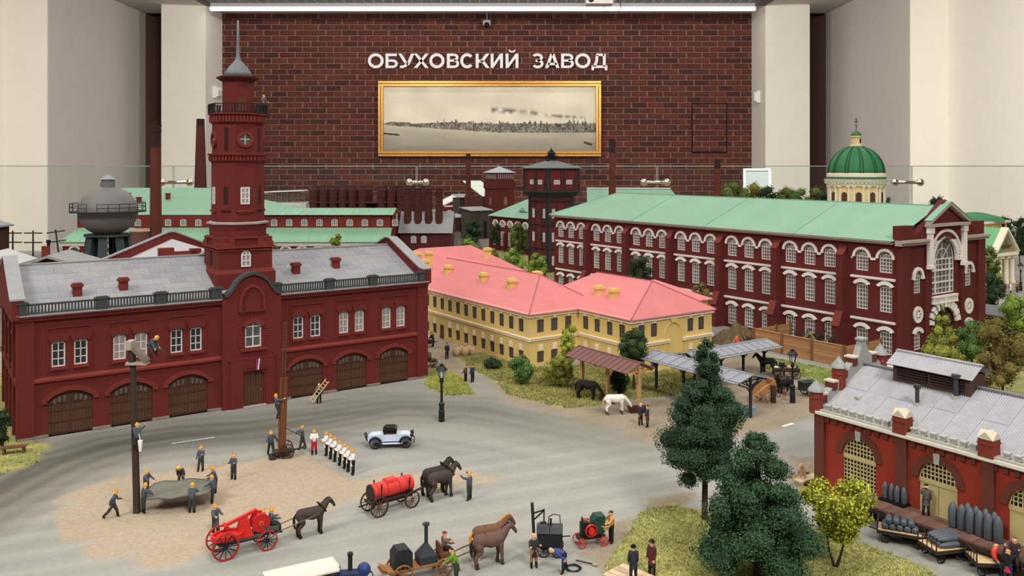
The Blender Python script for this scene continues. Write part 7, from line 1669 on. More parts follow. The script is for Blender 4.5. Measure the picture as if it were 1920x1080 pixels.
for s in (-1, 1): q = MB(); q.cyl((1.5, s*.42, .95), (1.78, s*.42, .95), .08, .16, 12); q.build('headlamp', CBLK, t)
q = MB(); q.box(1.78, 1.86, -.7, .7, .42, .5); q.box(-.6, .8, -.5, -.47, .44, .5); q.build('bumper', CBLK, t)
# ---------------------------------------------------------------- red water tank wagon with a pair of black horses
tw_ = G(733, 955); t = thing('water_wagon', 'horse drawn wagon carrying a long bright red water tank', 'wagon', tw_, TH+R(4))
q = MB(); q.box(-1.7, 1.55, -.42, .42, .8, .94); q.box(-1.5, 1.4, -.3, .3, .62, .8); q.bar((1.4, 0, .7), (3.9, 0, 1.05), .1); q.bar((-1.7, 0, .75), (-2.3, 0, .72), .08); q.build('bed', WOODD, t)
q = MB(); q.cyl((-1.45, 0, 1.42), (1.45, 0, 1.42), .5, n=22); q.build('tank', mat('tank_red', (218, 62, 58), .5, .06, 1.5), t, smooth=False)
q = MB(); q.cyl((-1.53, 0, 1.42), (-1.44, 0, 1.42), .5, n=22); q.build('end_plate', WOODD, t)
q = MB(); q.tap((-.05, 0), (.85, .62), (.75, .5), 1.84, 2.02); q.build('hatch', mat('tank_red', (218, 62, 58)), t)
for x in (-1.15, -.45, .4, 1.0): q = MB(); q.lathe([(.505, -.03), (.515, 0), (.505, .03)], 22); q.v = [(x+v[2], v[1], 1.42+v[0]) for v in q.v]; q.f = [f for f in q.f if len(f) == 4]; q.m = [0]*len(q.f); q.build('strap', mat('strap_red', (160, 44, 42)), t)
for x in (-.95, 1.1):
    for s in (-1, 1): q = MB(); q.bar((x, s*.44, .85), (x, s*.5, 1.95), .07); q.bar((x, s*.44, .9), (x-.3, s*.44, 1.25), .05); q.build('stake', IRON2, t)
for x, r_ in ((-1.2, .64), (1.2, .54)):
    for s in (-1, 1): wheel(t, x, s*.66, r_, WOODD, WOODB, 12)
def rel(o, rz, a, b=0.0): return (o[0]+a*math.cos(rz)-b*math.sin(rz), o[1]+a*math.sin(rz)+b*math.cos(rz), 0)
horse('dark draught horse on the near side of the pair pulling the red tank', rel(tw_, TH+R(4), 3.6, -.42), HV+4, (74, 62, 58), step=.4, sc=1.08)
horse('dark draught horse on the far side of the pair pulling the red tank', rel(tw_, TH+R(4), 3.75, .5), HV+6, (58, 50, 48), step=-.4, sc=1.08)
person('fireman holding the bridle of the tank wagon horses', G(880, 938), 150, la=(100, 25, 30), ra=(100, 25, 30), rl=(0, 6, 0))
# ---------------------------------------------------------------- red fire pump with one horse
rz = R(33); fp = (-15.35, 48.7, 0); t = thing('fire_pump', 'red horse drawn manual fire pump with hose reel and red rimmed wheels', 'fire engine', fp, rz)
q = MB(); q.box(-1.5, 1.35, -.4, .4, .78, .9); q.box(-1.3, 1.2, -.2, .2, .6, .78); q.box(1.2, 1.95, -.45, .45, .95, 1.18); q.box(1.1, 1.25, -.4, .4, .8, 1.3); q.box(1.7, 2.1, -.3, .3, .7, .8); q.build('bed', GREYI, t)
q = MB(); C = lambda a, b: [(-.85+a*math.cos(2*math.pi*i/24), b*math.sin(2*math.pi*i/24)) for i in range(24)]
q.band(C(.8, .5), C(.95, .63), .98, 1.26, lambda u, v, d: (u, v, d), closed=True); q.add([(u, v, 1.05) for u, v in C(.82, .52)], [tuple(range(24))]); q.tube([(-1.5, 0, 1.15), (-.9, .1, 1.25), (-.4, -.1, 1.2), (.0, 0, 1.1)], .09, 8); q.tube([(-1.4, -.3, 1.15), (-.7, -.2, 1.2), (-.1, -.25, 1.1)], .08, 8); q.build('pump_basin', REDP, t)
q = MB(); q.tap((.05, 0), (.85, .6), (.5, .4), .9, 1.85); q.box(-.45, .5, -.42, .42, .9, 1.0); q.build('pump_body', REDP, t)
q = MB(); q.bar((-.95, 0, 1.72), (.75, 0, 2.2), .2, .16); q.cyl((-1.0, -.3, 1.7), (-1.0, .3, 1.7), .08, n=8); q.cyl((.75, -.22, 2.2), (.75, .22, 2.2), .06, n=8); q.bar((-.95, 0, 1.72), (-1.05, 0, 1.45), .1); q.build('rocker_beam', REDP, t)
q = MB(); q.cyl((.95, -.34, 1.5), (.95, -.26, 1.5), .52, n=20); q.cyl((.95, .26, 1.5), (.95, .34, 1.5), .52, n=20); q.cyl((.95, -.28, 1.5), (.95, .28, 1.5), .42, n=16); q.cyl((.95, -.42, 1.5), (.95, .42, 1.5), .08, n=8); q.build('hose_reel', mat('reel_red', (196, 38, 38), .5), t)
q = MB(); q.cyl((.95, -.37, 1.5), (.95, -.34, 1.5), .14, n=12); q.build('reel_hub', mat('hub_gold', (200, 120, 60)), t)
for x, r_ in ((-1.15, .76), (1.2, .58)):
    for s in (-1, 1): wheel(t, x, s*.68, r_, REDR, IRON2, 12)
q = MB()
for s in (-1, 1): q.tube([(1.7, s*.38, .78), (2.8, s*.42, 1.0), (4.4, s*.36, 1.3)], .035, 5)
q.build('shaft', mat('shaft_grey', (110, 96, 84)), t)
hp_ = rel(fp, rz, 4.05); horse('dark brown horse harnessed between the shafts of the red fire pump', hp_, 33, (72, 60, 56), sc=1.0)
person('fireman walking behind the rear wheel of the red fire pump', G(404, 1003), -40, la=(45, 8, 50), ra=(45, 8, 50), coat=DNAVY)
q_ = rel(fp, rz, 1.25, .35); person('fireman riding beside the hose reel of the fire pump', (q_[0], q_[1], 1.0), 30, la=(40, 6, 60), ra=(40, 6, 60), sit=True, ll=(80, 8, 80), rl=(80, 8, 80))
q_ = rel(fp, rz, 1.6, -.12); person('driver seated on the front box of the red fire pump', (q_[0], q_[1], 1.18), 35, la=(40, 6, 50), ra=(40, 6, 50), sit=True, ll=(80, 8, 80), rl=(80, 8, 80))
# ---------------------------------------------------------------- road works along the front
rz = R(26); bw = (-4.75, 45.8, 0); t = thing('boiler_wagon', 'wooden wagon with a black boiler and a hooded stove with chimney', 'wagon', bw, rz)
q = MB(); q.box(-2.0, 1.5, -.48, .48, .62, .76); q.add([(-2.0, -.48, .76), (-2.0, .48, .76), (-2.4, .5, .98), (-2.4, -.5, .98)], [(0, 1, 2, 3)]); q.box(-2.42, -1.9, -.5, .5, .74, .8); q.build('bed', mat('wagon_tan', (150, 104, 68), .85, .15, 3), t)
q = MB(); fY = lambda u, v, d: (u, d, v); q.prism([(-1.75, .76), (-1.75, 1.55), (-1.55, 1.8), (-.95, 1.8), (-.75, 1.55), (-.75, .76)], -.42, .42, fY); q.box(-1.5, -1.0, -.46, -.42, .95, 1.4); q.build('boiler', mat('boiler_black', (38, 40, 44), .55, .12, 2), t)
q = MB(); q.box(-.35, .65, -.42, .42, .76, 1.15); q.tap((.15, 0), (1.0, .84), (.16, .16), 1.15, 1.75); q.build('stove_hood', mat('stove_slate', (48, 54, 58), .6, .1, 2), t)
q = MB(); q.cyl((.15, 0, 1.7), (.15, 0, 2.75), .1, n=12); q.lathe([(.1, 2.65), (.2, 2.72), (.2, 2.8), (.1, 2.82)], 12, (.15, 0, 0)); q.build('chimney', mat('stove_slate', (48, 54, 58)), t)
q = MB(); q.box(.85, 1.5, -.42, .42, .76, 1.15); q.box(.85, .95, -.42, .42, 1.15, 1.6); q.build('seat_box', WOODB, t)
for x, r_ in ((-1.35, .55), (.95, .5)):
    for s in (-1, 1): wheel(t, x, s*.62, r_, mat('wheel_tan', (140, 96, 60)), mat('wheel_tan', (140, 96, 60)), 10)
q = MB()
for s in (-1, 1): q.tube([(1.4, s*.3, .7), (2.6, s*.35, .95), (4.6, s*.4, 1.15)], .04, 5)
q.build('shaft', WOODB, t)
q_ = rel(bw, rz, 1.2); person('driver in a red cap sitting on the seat of the boiler wagon', (q_[0], q_[1], 1.15), 26, top=(120, 96, 84), legs=(58, 44, 44), hat='cap', hatm=cloth((128, 52, 48)), la=(45, 6, 40), ra=(45, 6, 40), sit=True, ll=(75, 8, 75), rl=(75, 8, 75))
h_ = rel(bw, rz, 3.75, -.45); horse('brown horse with a dark patch nearest to the road workers', (h_[0], h_[1], 0), 24, (104, 80, 70), (44, 32, 30), sock=(70, 52, 46), collar=None, step=.3, sc=1.08)
h_ = rel(bw, rz, 4.15, .55); horse('chestnut horse with orange mane and white socks on the far side', (h_[0], h_[1], 0), 24, (112, 80, 62), (226, 150, 40), sock=(206, 196, 186), collar=None, step=-.3, sc=1.08)
person('workman in green shirt and dark waistcoat at the wagon shafts', (-2.95, 45.1, 0), 170, top=(106, 142, 44), legs=(56, 60, 58), hat='none', lean=20, la=(60, 6, 20), ra=(60, 6, 20), coat=(60, 64, 60))
person('workman in black apron by the crane post of the tar boiler', G(1001, 1064), -75, top=(52, 52, 52), legs=(146, 112, 78), hat='cap', hatm=cloth((206, 180, 120)), la=(20, 10, 100), ra=(20, 10, 90), coat=(36, 36, 36))
person('bent over workman in a blue shirt sweeping the road', G(1058, 1072), 185, top=(58, 72, 128), legs=(34, 38, 54), hat='none', hair=(196, 172, 120), lean=75, la=(20, 6, 10), ra=(20, 6, 10), ll=(10, 14, 5), rl=(-8, 14, 5), h=1.82)
t = thing('tar_boiler', 'black box tar boiler with pitched lid on small wheels', 'boiler', (2.15, 48.4, 0), R(-4)); TAR = mat('tar_black', (34, 35, 38), .55, .12, 2)
q = MB(); q.box(-.72, .72, -.5, .5, .55, 1.35); q.box(-.5, .5, -.35, .35, .4, .55); q.build('body', TAR, t)
for s in (0, 1): q = MB(); q.prism([(-.56, 1.35), (-.3, 1.62), (.3, 1.62), (.56, 1.35)], -.74+s*.75, -.02+s*.75, lambda u, v, d: (d, u, v)); q.build('lid', mat('tar_lid', (56, 57, 62), .5), t)
for x in (-.35, .45):
    for s in (-1, 1): wheel(t, x, s*.5, .34, TAR, TAR, 8)
q = MB(); q.tube([(-.1, 0, 1.6), (-.05, 0, 2.1), (.2, 0, 2.25), (.55, 0, 2.2), (.6, 0, 1.75)], .03, 6); q.cyl((.05, 0, 1.6), (.05, 0, 2.0), .06); q.bar((.72, 0, 1.0), (1.15, 0, 1.05), .05); q.build('tap_pipe', TAR, t)
t = thing('crane_post', 'leaning black post with a small bracket crane beside the tar boiler', 'crane', (1.18, 48.0, 0))
q = MB(); q.bar((.12, 0, 0), (-.05, 0, 3.05), .17); q.build('post', TAR, t)
q = MB(); q.bar((.0, 0, 2.05), (.62, 0, 2.62), .07); q.bar((-.02, 0, 2.45), (.62, 0, 2.65), .07); q.bar((.62, 0, 2.7), (.62, 0, 1.95), .08); q.box(.4, .75, -.08, .08, 1.88, 1.98); q.build('jib', TAR, t)
t = thing('oil_engine', 'small red and green wheeled oil engine with red flywheels', 'engine', (4.5, 49.6, 0), R(15)); GRN = mat('engine_green', (34, 70, 58), .5, .1, 2)
q = MB(); q.box(-.75, .9, -.3, .3, .42, .56); q.box(-.55, -.1, -.18, .18, .56, 1.35); q.box(-.5, .5, -.1, .1, 1.1, 1.3); q.cyl((-.45, 0, 1.3), (-.45, 0, 1.62), .06); q.cyl((-.15, -.15, 1.25), (.35, -.15, 1.35), .1); q.build('frame', IRON2, t)
q = MB(); q.prism([(.15, .62), (.15, 1.45), (.35, 1.7), (.85, 1.7), (.85, .75)], -.35, .35, fY); q.build('water_hopper', GRN, t)
for s in (-1, 1): o = wheel(t, -.05, s*.45, .36, REDP, REDP, 6, z=.98, w=.14)
q = MB(); q.cyl((-.05, -.62, .98), (-.05, -.5, .98), .2, n=14); q.build('pulley', REDP, t)
for x in (-.6, .75):
    for s in (-1, 1): wheel(t, x, s*.42, .28, REDP, REDP, 6)
q = MB(); q.bar((.85, 0, 1.3), (1.3, 0, 1.6), .03); q.build('crank', IRON2, t)
bm = G(1146, 1017); person('workman in a tan shirt carrying a basket by the oil engine', bm, 200, top=(206, 150, 84), legs=(46, 38, 36), hat='cap', hatm=cloth((70, 50, 40)), la=(45, 10, 45), ra=(45, 10, 45))
t = thing('wicker_basket', 'pale wicker basket held by the workman at the oil engine', 'basket', (bm[0]-.38, bm[1]-.18, .82)); q = MB(); q.lathe([(.2, 0), (.32, .28), (.34, .3), (.3, .3), (.2, .06)], 14); q.build('bowl', mat('wicker', (222, 184, 124), .9, .2, 8), t); q = MB(); q.tube([(.34*math.cos(a_*.3927), .34*math.sin(a_*.3927), .3) for a_ in range(17)], .03, 5); q.build('rim', mat('wicker_rim', (200, 160, 100)), t)
t = thing('cable_coil', 'coil of dark cable lying on the road by the bent workman', 'cable', (3.35, 46.6, .03)); q = MB()
q.tube([((.3+.03*i*.1)*math.cos(i*.5), (.3+.03*i*.1)*math.sin(i*.5), .02*(i % 3)) for i in range(60)], .02, 4); q.build('cable', TAR, t)
t = thing('shovel', 'long handled shovel lying on the road behind the bent workman', 'tool', (4.0, 47.2, .05), R(-25)); q = MB(); q.bar((-.5, 0, .05), (.5, 0, .03), .05); q.build('handle', WOODD, t); q = MB(); q.box(.5, .75, -.1, .1, 0, .05); q.build('blade', mat('blade_steel', (150, 148, 146)), t)
# planks and two gentlemen
for i, (a, lb) in enumerate((((6.15, 45.3), 'pale plank lying outermost of the four by the lawn'), ((6.45, 45.6), 'pale plank second of the four by the lawn'), ((6.75, 45.9), 'pale plank third of the four by the lawn'), ((7.05, 46.15), 'pale plank closest to the grass of the four by the lawn'))):
    t = thing('plank', lb, 'plank', (a[0], a[1]-.4, .05), R(-38-2*i), 'planks by the lawn'); q = MB(); q.box(-1.5, 1.5, -.2, .2, 0, .09); q.build('board', mat('plank_pink_%d' % (i % 2), ((206, 176, 146), (214, 188, 158))[i % 2], .85, .1, 2, streak=(1, 8, 8)), t)
    q = MB(); q.box(1.5, 1.52, -.2, .2, 0, .09); q.build('end_grain', mat('end_grain', (150, 112, 82)), t)
person('man in a black coat and round hat standing on the planks', (6.42, 45.15, .1), 95, top=(48, 52, 60), legs=(40, 40, 46), hat='hat', coat=(48, 52, 60), la=(5, 6, 10), ra=(5, 6, 10))
person('man in a maroon coat and broad black hat beside the lawn', (7.5, 45.75, 0), -140, top=(84, 44, 42), legs=(40, 36, 40), hat='hat', coat=(84, 44, 42), la=(5, 6, 10), ra=(5, 6, 10), h=1.85)
# white roofed van and steam engine cut by the lower edge
t = thing('delivery_van', 'white roofed horse van entering at the lower edge of the road', 'van', (-10.4, 42.0, 0), TH-R(6))
q = MB(); q.prism([(-.72, 2.02), (-.5, 2.2), (.5, 2.2), (.72, 2.02), (.72, 1.94), (-.72, 1.94)], -1.75, 1.75, lambda u, v, d: (d, u, v)); q.build('roof', mat('van_roof', (214, 208, 196), .8, .08, 1), t)
q = MB(); q.box(-1.55, 1.4, -.6, .6, .7, 1.95); q.build('body', mat('van_maroon', (74, 40, 40)), t)
for x in (-1.0, 1.0):
    for s in (-1, 1): wheel(t, x, s*.66, .5, WOODD, WOODD, 10)
t = thing('steam_roller', 'dark blue steam engine with a black chimney at the lower edge', 'engine', (-8.4, 44.3, 0), R(10))
q = MB(); q.cyl((-1.0, 0, .75), (.9, 0, .75), .3, n=14); q.cyl((.55, 0, .6), (.55, 0, .05), .35, n=14); q.build('boiler', mat('engine_blue', (40, 48, 84), .5, .1, 2), t)
q = MB(); q.cyl((0, 0, .95), (0, 0, 1.85), .12, n=12); q.cyl((0, 0, 1.78), (0, 0, 1.92), .15, n=12); q.build('chimney', TAR, t)
q = MB(); q.box(-.85, -.5, -.3, .3, .8, 1.15); q.build('coal_box', mat('engine_blue', (40, 48, 84)), t)
q = MB(); q.ball((.7, 0, 1.0), .36, 12, 8, 0, (1, .9, 1)); q.build('dome', mat('engine_blue_bright', (48, 62, 116), .4), t)
for x, r_ in ((-.8, .5), (.8, .4)):
    for s in (-1, 1): wheel(t, x, s*.42, r_, TAR, TAR, 8)
# ---------------------------------------------------------------- stable yard
horse('black horse grazing at the trough under the timber shelter', (7.1, 80.2, 0), -25, (34, 30, 30), (18, 16, 16), graze=True, collar=None, harness=False, sc=1.12, sock=(28, 26, 26))
horse('white horse drinking at the trough before the timber shelter', (9.2, 75.7, 0), 10, (232, 226, 216), (196, 176, 140), graze=True, collar=None, harness=False, sc=1.05, sock=(80, 74, 70))
horse('dark horse standing under the grey canopy near the fence', (27.0, 90.6, 0), 150, (46, 42, 44), (24, 22, 22), collar=None, harness=False, sock=(36, 34, 34))
horse('black harnessed horse in front of the dark water cart by the lamp', (26.0, 81.7, 0), 214, (32, 30, 32), (20, 18, 18), sock=(200, 190, 184), collar=(60, 54, 50))
TRG = mat('trough_brown', (82, 40, 38), .8, .15, 2)
for (x, y, rz_, lb) in ((9.0, 79.2, -25, 'dark red brown trough in front of the black horse'), (11.2, 76.1, 5, 'dark red brown trough in front of the white horse')):
    t = thing('trough', lb, 'trough', (x, y, 0), R(rz_)); q = MB(); q.tap((0, 0), (1.5, .4), (1.8, .7), .1, .55); q.build('tub', TRG, t); q = MB(); q.box(-.8, .8, -.26, .26, .5, .57); q.build('fodder', mat('fodder_dark', (40, 26, 24), .9), t)
    q = MB()
    for s in (-.6, .6): q.box(s-.06, s+.06, -.25, .25, 0, .15)
    q.build('foot', TRG, t)
person('man in a dark blue jacket and brown trousers next to the shelter post', G(1201, 797), -60, top=(44, 54, 66), legs=(84, 54, 40), hat='cap', hatm=cloth((200, 190, 170)), la=(25, 10, 60), ra=(5, 8, 10))
person('man in a blue grey coat standing farther from the shelter post', G(1214, 801), 160, top=(52, 62, 74), legs=(92, 62, 40), hat='cap', hatm=cloth((70, 74, 78)), la=(10, 10, 30), ra=(10, 10, 30), coat=(52, 62, 74))
person('woman in a brown bodice and long black skirt walking on the yard path', G(873, 716), 150, top=(98, 84, 60), legs=(40, 38, 38), hat='none', hair=(110, 76, 46), la=(10, 8, 30), ra=(10, 8, 30), coat=(40, 38, 38), h=1.66)
person('man in a blue jacket walking beside the woman in the long skirt', G(886, 717), 140, top=(52, 62, 84), legs=(40, 42, 50), hat='cap', la=(5, 12, 20), ra=(5, 12, 20))
person('man in a dark suit standing by the sacks before the barracks', G(838, 673), -50, top=(40, 40, 44), legs=(36, 36, 40), hat='cap', la=(5, 8, 15), ra=(5, 8, 15))
person('workman pushing a dark barrow by the barracks wall', G(812, 650), 160, top=(50, 46, 46), legs=(40, 38, 40), hat='cap', lean=14, la=(40, 8, 20), ra=(40, 8, 20))
t = thing('barrow', 'dark barrow pushed by a workman at the station corner', 'barrow', (G(803, 651)[0], G(803, 651)[1], 0), R(160)); q = MB(); q.tap((0, 0), (.8, .5), (1.1, .8), .45, .9); q.build('tray', WOODD, t); wheel(t, .55, 0, .32, WOODD, WOODD, 8); q = MB()
for s in (-1, 1): q.bar((.4, s*.25, .45), (-1.2, s*.3, .75), .06)
q.build('handle', WOODD, t)
t = thing('barrel_cart', 'low cart with an old wooden barrel half hidden by the station corner', 'cart', (G(806, 688)[0]-.4, G(806, 688)[1], 0), R(10)); q = MB(); q.box(-1.2, 1.2, -.5, .5, .62, .74); q.build('bed', WOODD, t)
q = MB(); q.v = []; q.lathe([(.36, -.55), (.46, -.2), (.46, .2), (.36, .55)], 16); q.v = [(v[2], v[1], 1.2+v[0]) for v in q.v]; q.build('barrel', mat('barrel_brown', (92, 74, 60), .9, .2, 3), t)
for x in (-.7, .8):
    for s in (-1, 1): wheel(t, x, s*.58, .42, WOODD, WOODD, 10)
SACK = mat('sackcloth', (188, 160, 122), .95, .15, 3)
for i in range(7):
    p = G(856+5*i, 667-1.5*(i % 3)-i*.2); t = thing('grain_sack', 'full tied grain sack in the row by the barracks wall, '+('first', 'second', 'third', 'fourth', 'fifth', 'sixth', 'last')[i]+' from the station', 'sack', p, R(20*i), 'grain sacks by the barracks')
    q = MB(); q.lathe([(.3, 0), (.42, .25), (.42, .6), (.3, .9), (.1, 1.05)], 10); q.build('bag', SACK, t, smooth=True); q = MB(); q.lathe([(.09, 1.02), (.08, 1.06), (.17, 1.2)], 8); q.build('tied_neck', SACK, t)
# handcart, wagons, tub
hc_ = G(1434, 752); t = thing('handcart', 'tipped light brown two wheeled handcart with slatted sides', 'cart', hc_, R(30)); HCW = mat('handcart_wood', (170, 124, 80), .85, .15, 3)
Mt = Matrix.Rotation(R(-24), 3, 'Y')
def tip(q):
    q.v = [tuple(Mt @ Vector(v)+Vector((0, 0, .95))) for v in q.v]; return q
q = MB(); q.box(-1.1, 1.1, -.5, .5, 0, .08); tip(q).build('floor_board', HCW, t)
for s in (-1, 1):
    for k in range(3): q = MB(); q.box(-1.1, 1.1, s*.52-.03, s*.52+.03, .1+k*.2, .26+k*.2); tip(q).build('side_board', HCW, t)
q = MB(); q.box(1.05, 1.12, -.5, .5, 0, .65); tip(q).build('front_board', HCW, t); q = MB()
for s in (-1, 1): q.bar((-1.0, s*.4, .04), (-2.0, s*.35, .1), .07)
tip(q).build('handle', HCW, t)
for s in (-1, 1): wheel(t, 0, s*.62, .58, HCW, HCW, 10)
q = MB(); q.bar((-.9, 0, 0), (-.75, 0, .6), .07); q.bar((-1.1, -.3, .62), (-.5, .3, .62), .06); q.build('prop', mat('prop_pale', (226, 196, 140)), t)
t = thing('sawn_stump', 'dark upright timber post stump beside the handcart', 'post', G(1450, 755)); q = MB(); q.box(-.2, .2, -.2, .2, 0, 1.6); q.build('post', mat('stump_dark', (66, 46, 38)), t); q = MB(); q.box(-.22, .22, -.22, .22, 1.6, 1.66); q.build('top', WOODB, t)
t = thing('orange_cart', 'orange painted cart body behind the handcart', 'cart', G(1462, 736), R(25)); ORG = mat('cart_orange', (206, 104, 56), .75, .1, 2)
q = MB(); q.tap((0, 0), (1.5, .8), (1.8, 1.1), .55, 1.15); q.build('body', ORG, t); q = MB(); q.box(-.9, .9, -.5, .5, 1.13, 1.18); q.build('load', mat('load_rust', (170, 84, 48)), t)
for s in (-1, 1): wheel(t, 0, s*.6, .5, ORG, ORG, 10)
dw = G(1474, 708); t = thing('flat_wagon', 'dark flat wagon with pale sacks standing near the fence', 'wagon', dw, R(-8)); q = MB(); q.box(-1.3, 1.3, -.55, .55, .7, .84); q.box(-1.3, 1.3, .5, .56, .84, 1.15); q.box(-1.3, 1.3, -.56, -.5, .84, 1.1); q.build('bed', WOODD, t)
for x in (-.85, .9):
    for s in (-1, 1): wheel(t, x, s*.62, .48, WOODD, WOODD, 10)
q = MB(); q.ball((.5, 0, 1.1), .4, 10, 6, 0, (1.3, .9, .6)); q.build('sack', SACK, t, smooth=True); q = MB(); q.ball((-.95, .0, 1.0), .3, 10, 6, 0, (1, 1, .6)); q.build('sack', mat('sack_white', (220, 214, 204)), t, smooth=True)
person('carter in black sitting on the dark flat wagon by the fence', (dw[0]-.45, dw[1], .86), -100, top=(32, 32, 36), legs=(32, 32, 36), hat='cap', sit=True, ll=(70, 8, 60), rl=(70, 8, 60), la=(20, 8, 50), ra=(20, 8, 50))
wc = G(1514, 742); t = thing('water_cart', 'dark green two wheeled box water cart behind the street lamp', 'cart', wc, R(18)); DGR = mat('cart_dark_green', (40, 48, 46), .6, .12, 2)
q = MB(); q.box(-.75, .7, -.45, .45, .6, 1.35); q.build('tank', DGR, t)
q = MB(); q.box(-.8, .75, -.5, .5, 1.35, 1.42); q.box(-.3, .2, -.2, .2, 1.42, 1.5); q.build('lid', mat('cart_lid', (58, 68, 66)), t)
for s in (-1, 1): wheel(t, .15, s*.58, .62, DGR, DGR, 10)
q = MB()
for s in (-1, 1): q.bar((-.6, s*.35, .7), (-3.1, s*.35, 1.0), .06); q.bar((.6, s*.3, .9), (1.25, s*.3, 1.0), .06)
q.build('shaft', DGR, t)
t = thing('blue_tub', 'pale blue tub standing by the canopy post', 'tub', G(1400, 778), R(20)); q = MB(); q.tap((0, 0), (1.1, .6), (1.35, .8), 0, .75); q.build('tub', mat('tub_blue', (128, 156, 178), .6, .1, 2), t); q = MB(); q.box(-.55, .55, -.3, .3, .72, .77); q.build('water', mat('tub_dark', (40, 52, 64), .2), t); q = MB(); q.box(-.7, .7, -.42, -.36, .68, .8); q.build('rim', mat('tub_rim', (170, 190, 204)), t)
person('workman in a red shirt by the earth mound beyond the canopy', (26.2, 99.6, .4), -100, top=(214, 88, 66), legs=(70, 60, 56), hat='none', la=(10, 20, 60), ra=(10, 20, 60))
# people before the church portico
for i, (px, c, c2, lb) in enumerate(((1884, (150, 50, 50), (150, 50, 50), 'woman in a red dress before the church portico'), (1890, (120, 40, 46), (90, 36, 40), 'woman in a dark red dress before the portico column'), (1895, (236, 230, 224), (236, 230, 224), 'woman in a white dress before the church portico'), (1901, (36, 36, 40), (36, 36, 40), 'man in a black suit before the church portico'), (1908, (96, 110, 70), (60, 60, 50), 'person in a green coat at the end of the portico group'), (1914, (214, 140, 90), (150, 90, 60), 'person in an orange coat under the portico lamp'))):
    person(lb, ((px-960)*148/F, 148+1.2*(i % 2), .0), -90+20*i, top=c, legs=c2, coat=c2, hat='none' if i < 3 else 'cap', group='church goers')
# ---------------------------------------------------------------- shells and trolleys before the store
SHELL = mat('shell_grey', (92, 98, 106), .5, .1, 2, metal=.2)
def shell_mesh(r_, h_):
    q = MB(); q.lathe([(r_*.9, 0), (r_, .04), (r_, h_*.58), (r_*.93, h_*.72), (r_*.72, h_*.86), (r_*.4, h_*.96), (r_*.2, h_)], 14); return q.mesh('shell', SHELL, True)
big = shell_mesh(.245, 1.42); small = shell_mesh(.17, 1.0); flat = shell_mesh(.19, 1.0)
ORD = ['first', 'second', 'third', 'fourth', 'fifth', 'sixth', 'seventh', 'eighth', 'ninth', 'tenth', 'eleventh']
def shell(me, label, loc, rot, group):
    o = put('artillery_shell', me, None, loc, rot); tag(o, label, 'shell', group); return o
t = thing('pallet', 'dark low pallet under the small shells on the platform', 'pallet', L2W(A0, -.45, -5.9, 1.36), TH); q = MB(); q.box(-.38, .38, -.85, .85, 0, .08); q.build('board', M_black, t); q = MB(); q.box(-.3, .3, -.8, -.7, -.04, 0); q.build('skid', M_black, t)
for i in range(4): shell(small, ORD[i]+' of four small upright grey shells by the cream gate, counted from the pilaster', L2W(A0, -.45+.06*(i % 2), -5.3-.4*i, 1.44), (0, 0, 0), 'small shells on the platform')
for i in range(6):
    for j in range(2):
        if j == 1 and i in (0, 5): continue
        shell(big, ORD[i]+' tall upright shell in the '+('front' if j == 0 else 'back')+' row on the loading platform', L2W(A0, -.95+.46*j+.04*(i % 2), -9.8-.5*i-.1*j, 1.36), (0, 0, R(30*i)), 'tall shells on the platform')
def trolley(name, label, loc, yaw, L_, W_, rails, deck=PALE):
    t = thing(name, label, 'trolley', loc, yaw)
    q = MB(); q.box(-L_/2, L_/2, -W_/2, W_/2, .62, .72); q.box(-L_/2-.04, L_/2+.04, -W_/2-.04, W_/2+.04, .54, .62); q.build('chassis', mat('trolley_brown', (56, 44, 40), .7), t)
    n = 5
    for i in range(n): q = MB(); q.box(-L_/2+.02, L_/2-.02, -W_/2+i*W_/n+.015, -W_/2+(i+1)*W_/n-.015, .72, .76); q.build('deck_board', deck, t)
    for x in (-L_*.33, L_*.33):
        for s in (-1, 1): wheel(t, x, s*(W_/2-.12), .25, IRON2, IRON2, 8, w=.12)
    for s in rails:
        q = MB(); x = s*L_/2; q.tube([(x, -W_/2, .7), (x, -W_/2, 1.22), (x, W_/2, 1.22), (x, W_/2, .7)], .045, 6)
        for k in range(1, 4): y = -W_/2+k*W_/4; q.cyl((x, y, .7), (x, y, 1.22), .03, n=6)
        q.build('end_rail', mat('trolley_brown', (56, 44, 40)), t)
    q = MB(); q.bar((-L_/2, 0, .5), (-L_/2-.7, 0, .65), .06); q.bar((-L_/2-.7, -.2, .66), (-L_/2-.7, .2, .66), .06); q.build('drawbar', IRON2, t)
    return t
UZ = TH-R(90)
def on(loc, yaw, a, b, z): return (loc[0]+a*math.cos(yaw)-b*math.sin(yaw), loc[1]+a*math.sin(yaw)+b*math.cos(yaw), z)
l1 = (22.75, 49.9, 0); y1 = UZ+R(30); trolley('shell_trolley', 'pale decked platform trolley carrying two layers of shells seen end on', l1, y1, 2.5, 1.2, (-1, 1))
for i in range(5): shell(flat, ORD[i]+' shell of the lower layer on the trolley with two layers', on(l1, y1, -.85+i*.4, -.5, .955), (R(-90), 0, y1), 'shells lying in two layers on a trolley')
for i in range(4): shell(flat, ORD[i]+' shell of the upper layer on the trolley with two layers', on(l1, y1, -.65+i*.4, -.5, 1.29), (R(-90), 0, y1), 'shells lying in two layers on a trolley')
l2 = (24.35, 48.0, 0); y2 = UZ+R(68); trolley('shell_trolley', 'pale decked platform trolley with long shells lying along it', l2, y2, 2.3, 1.5, (-1, 1))
long_ = shell_mesh(.17, 1.55)
for i in range(5): shell(long_, ORD[i]+' long shell of the bottom layer on the trolley with lengthwise shells', on(l2, y2, .75, -.55+i*.27, .94), (0, R(-90), y2), 'shells lying along a trolley')
for i in range(4): shell(long_, ORD[i]+' long shell of the top layer on the trolley with lengthwise shells', on(l2, y2, .75, -.42+i*.27, 1.22), (0, R(-90), y2), 'shells lying along a trolley')
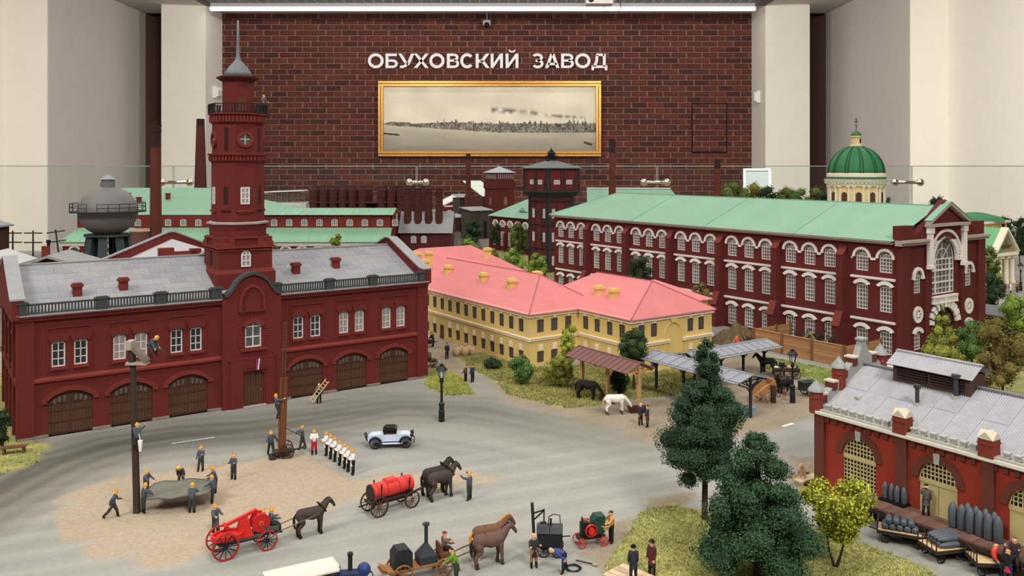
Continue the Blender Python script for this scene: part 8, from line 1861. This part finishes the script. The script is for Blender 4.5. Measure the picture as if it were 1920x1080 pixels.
l3 = (25.9, 46.3, 0); y3 = UZ+R(50); trolley('shell_trolley', 'empty pale decked trolley on which a man in red sits', l3, y3, 1.9, 1.4, (-1, 1))
p3_ = G(1866, 1052, .76); person('workman in a red shirt sitting on the empty trolley', p3_, -60, top=(214, 70, 56), legs=(44, 54, 66), hat='none', hair=(120, 70, 40), sit=True, ll=(75, 10, 70), rl=(75, 10, 70), la=(20, 10, 110), ra=(20, 10, 30))
person('workman in a dark brown jacket sitting on the platform edge', L2W(A0, -1.95, -13.65, 1.36), -130, top=(58, 44, 46), legs=(46, 44, 50), hat='none', hair=(90, 60, 40), sit=True, ll=(70, 10, 75), rl=(70, 10, 75), la=(25, 10, 100), ra=(25, 10, 50))
person('workman in a black waistcoat and red shirt raising his arms at the platform', G(1890, 1095), 40, top=(36, 32, 36), legs=(44, 52, 90), hat='none', hair=(200, 160, 90), la=(110, 15, 30), ra=(100, 20, 40), belt=mat('belt_red', (186, 40, 44)), skirt=(200, 50, 46))
person('worker in a grey coat and cap facing the cream gate on the platform', L2W(A0, -.75, -8.1, 1.36), 60, top=(86, 80, 80), legs=(52, 54, 52), hat='cap', hatm=cloth((50, 44, 44)), coat=(86, 80, 80), la=(30, 6, 60), ra=(10, 8, 10), lean=6)
person('seated man in beige clothes half hidden by the yellow green tree', (20.1, 59.2, .3), -120, top=(206, 168, 136), legs=(214, 190, 150), hat='hat', hatm=cloth((220, 196, 150)), sit=True, ll=(75, 8, 70), rl=(75, 8, 70))
person('man in a dark coat and black hat behind the yellow green tree', (21.2, 58.0, .3), -120, top=(56, 34, 36), legs=(40, 34, 36), hat='hat', coat=(56, 34, 36), z=.25)
t = thing('stone_bench', 'pale stone bench at the store corner behind the yellow green tree', 'bench', (20.3, 59.0, 0), TH); q = MB(); q.box(-.9, 1.2, -.35, .35, .3, .42); q.build('slab', mat('bench_pale', (214, 192, 164), .9, .1, 2), t); q = MB()
for x in (-.7, 1.0): q.box(x-.12, x+.12, -.3, .3, 0, .3)
q.build('foot', mat('bench_pale', (214, 192, 164)), t)
t = thing('wooden_bench', 'corner of a brown wooden bench at the edge by the red station', 'bench', (-37.6, 65.3, 0), R(20)); q = MB(); q.box(-1.4, .4, -.3, .3, .5, .6); q.build('seat', WOODB, t); q = MB()
for x in (-1.1, .2): q.box(x-.08, x+.08, -.25, .25, 0, .5)
q.build('leg', WOODB, t)
grow()
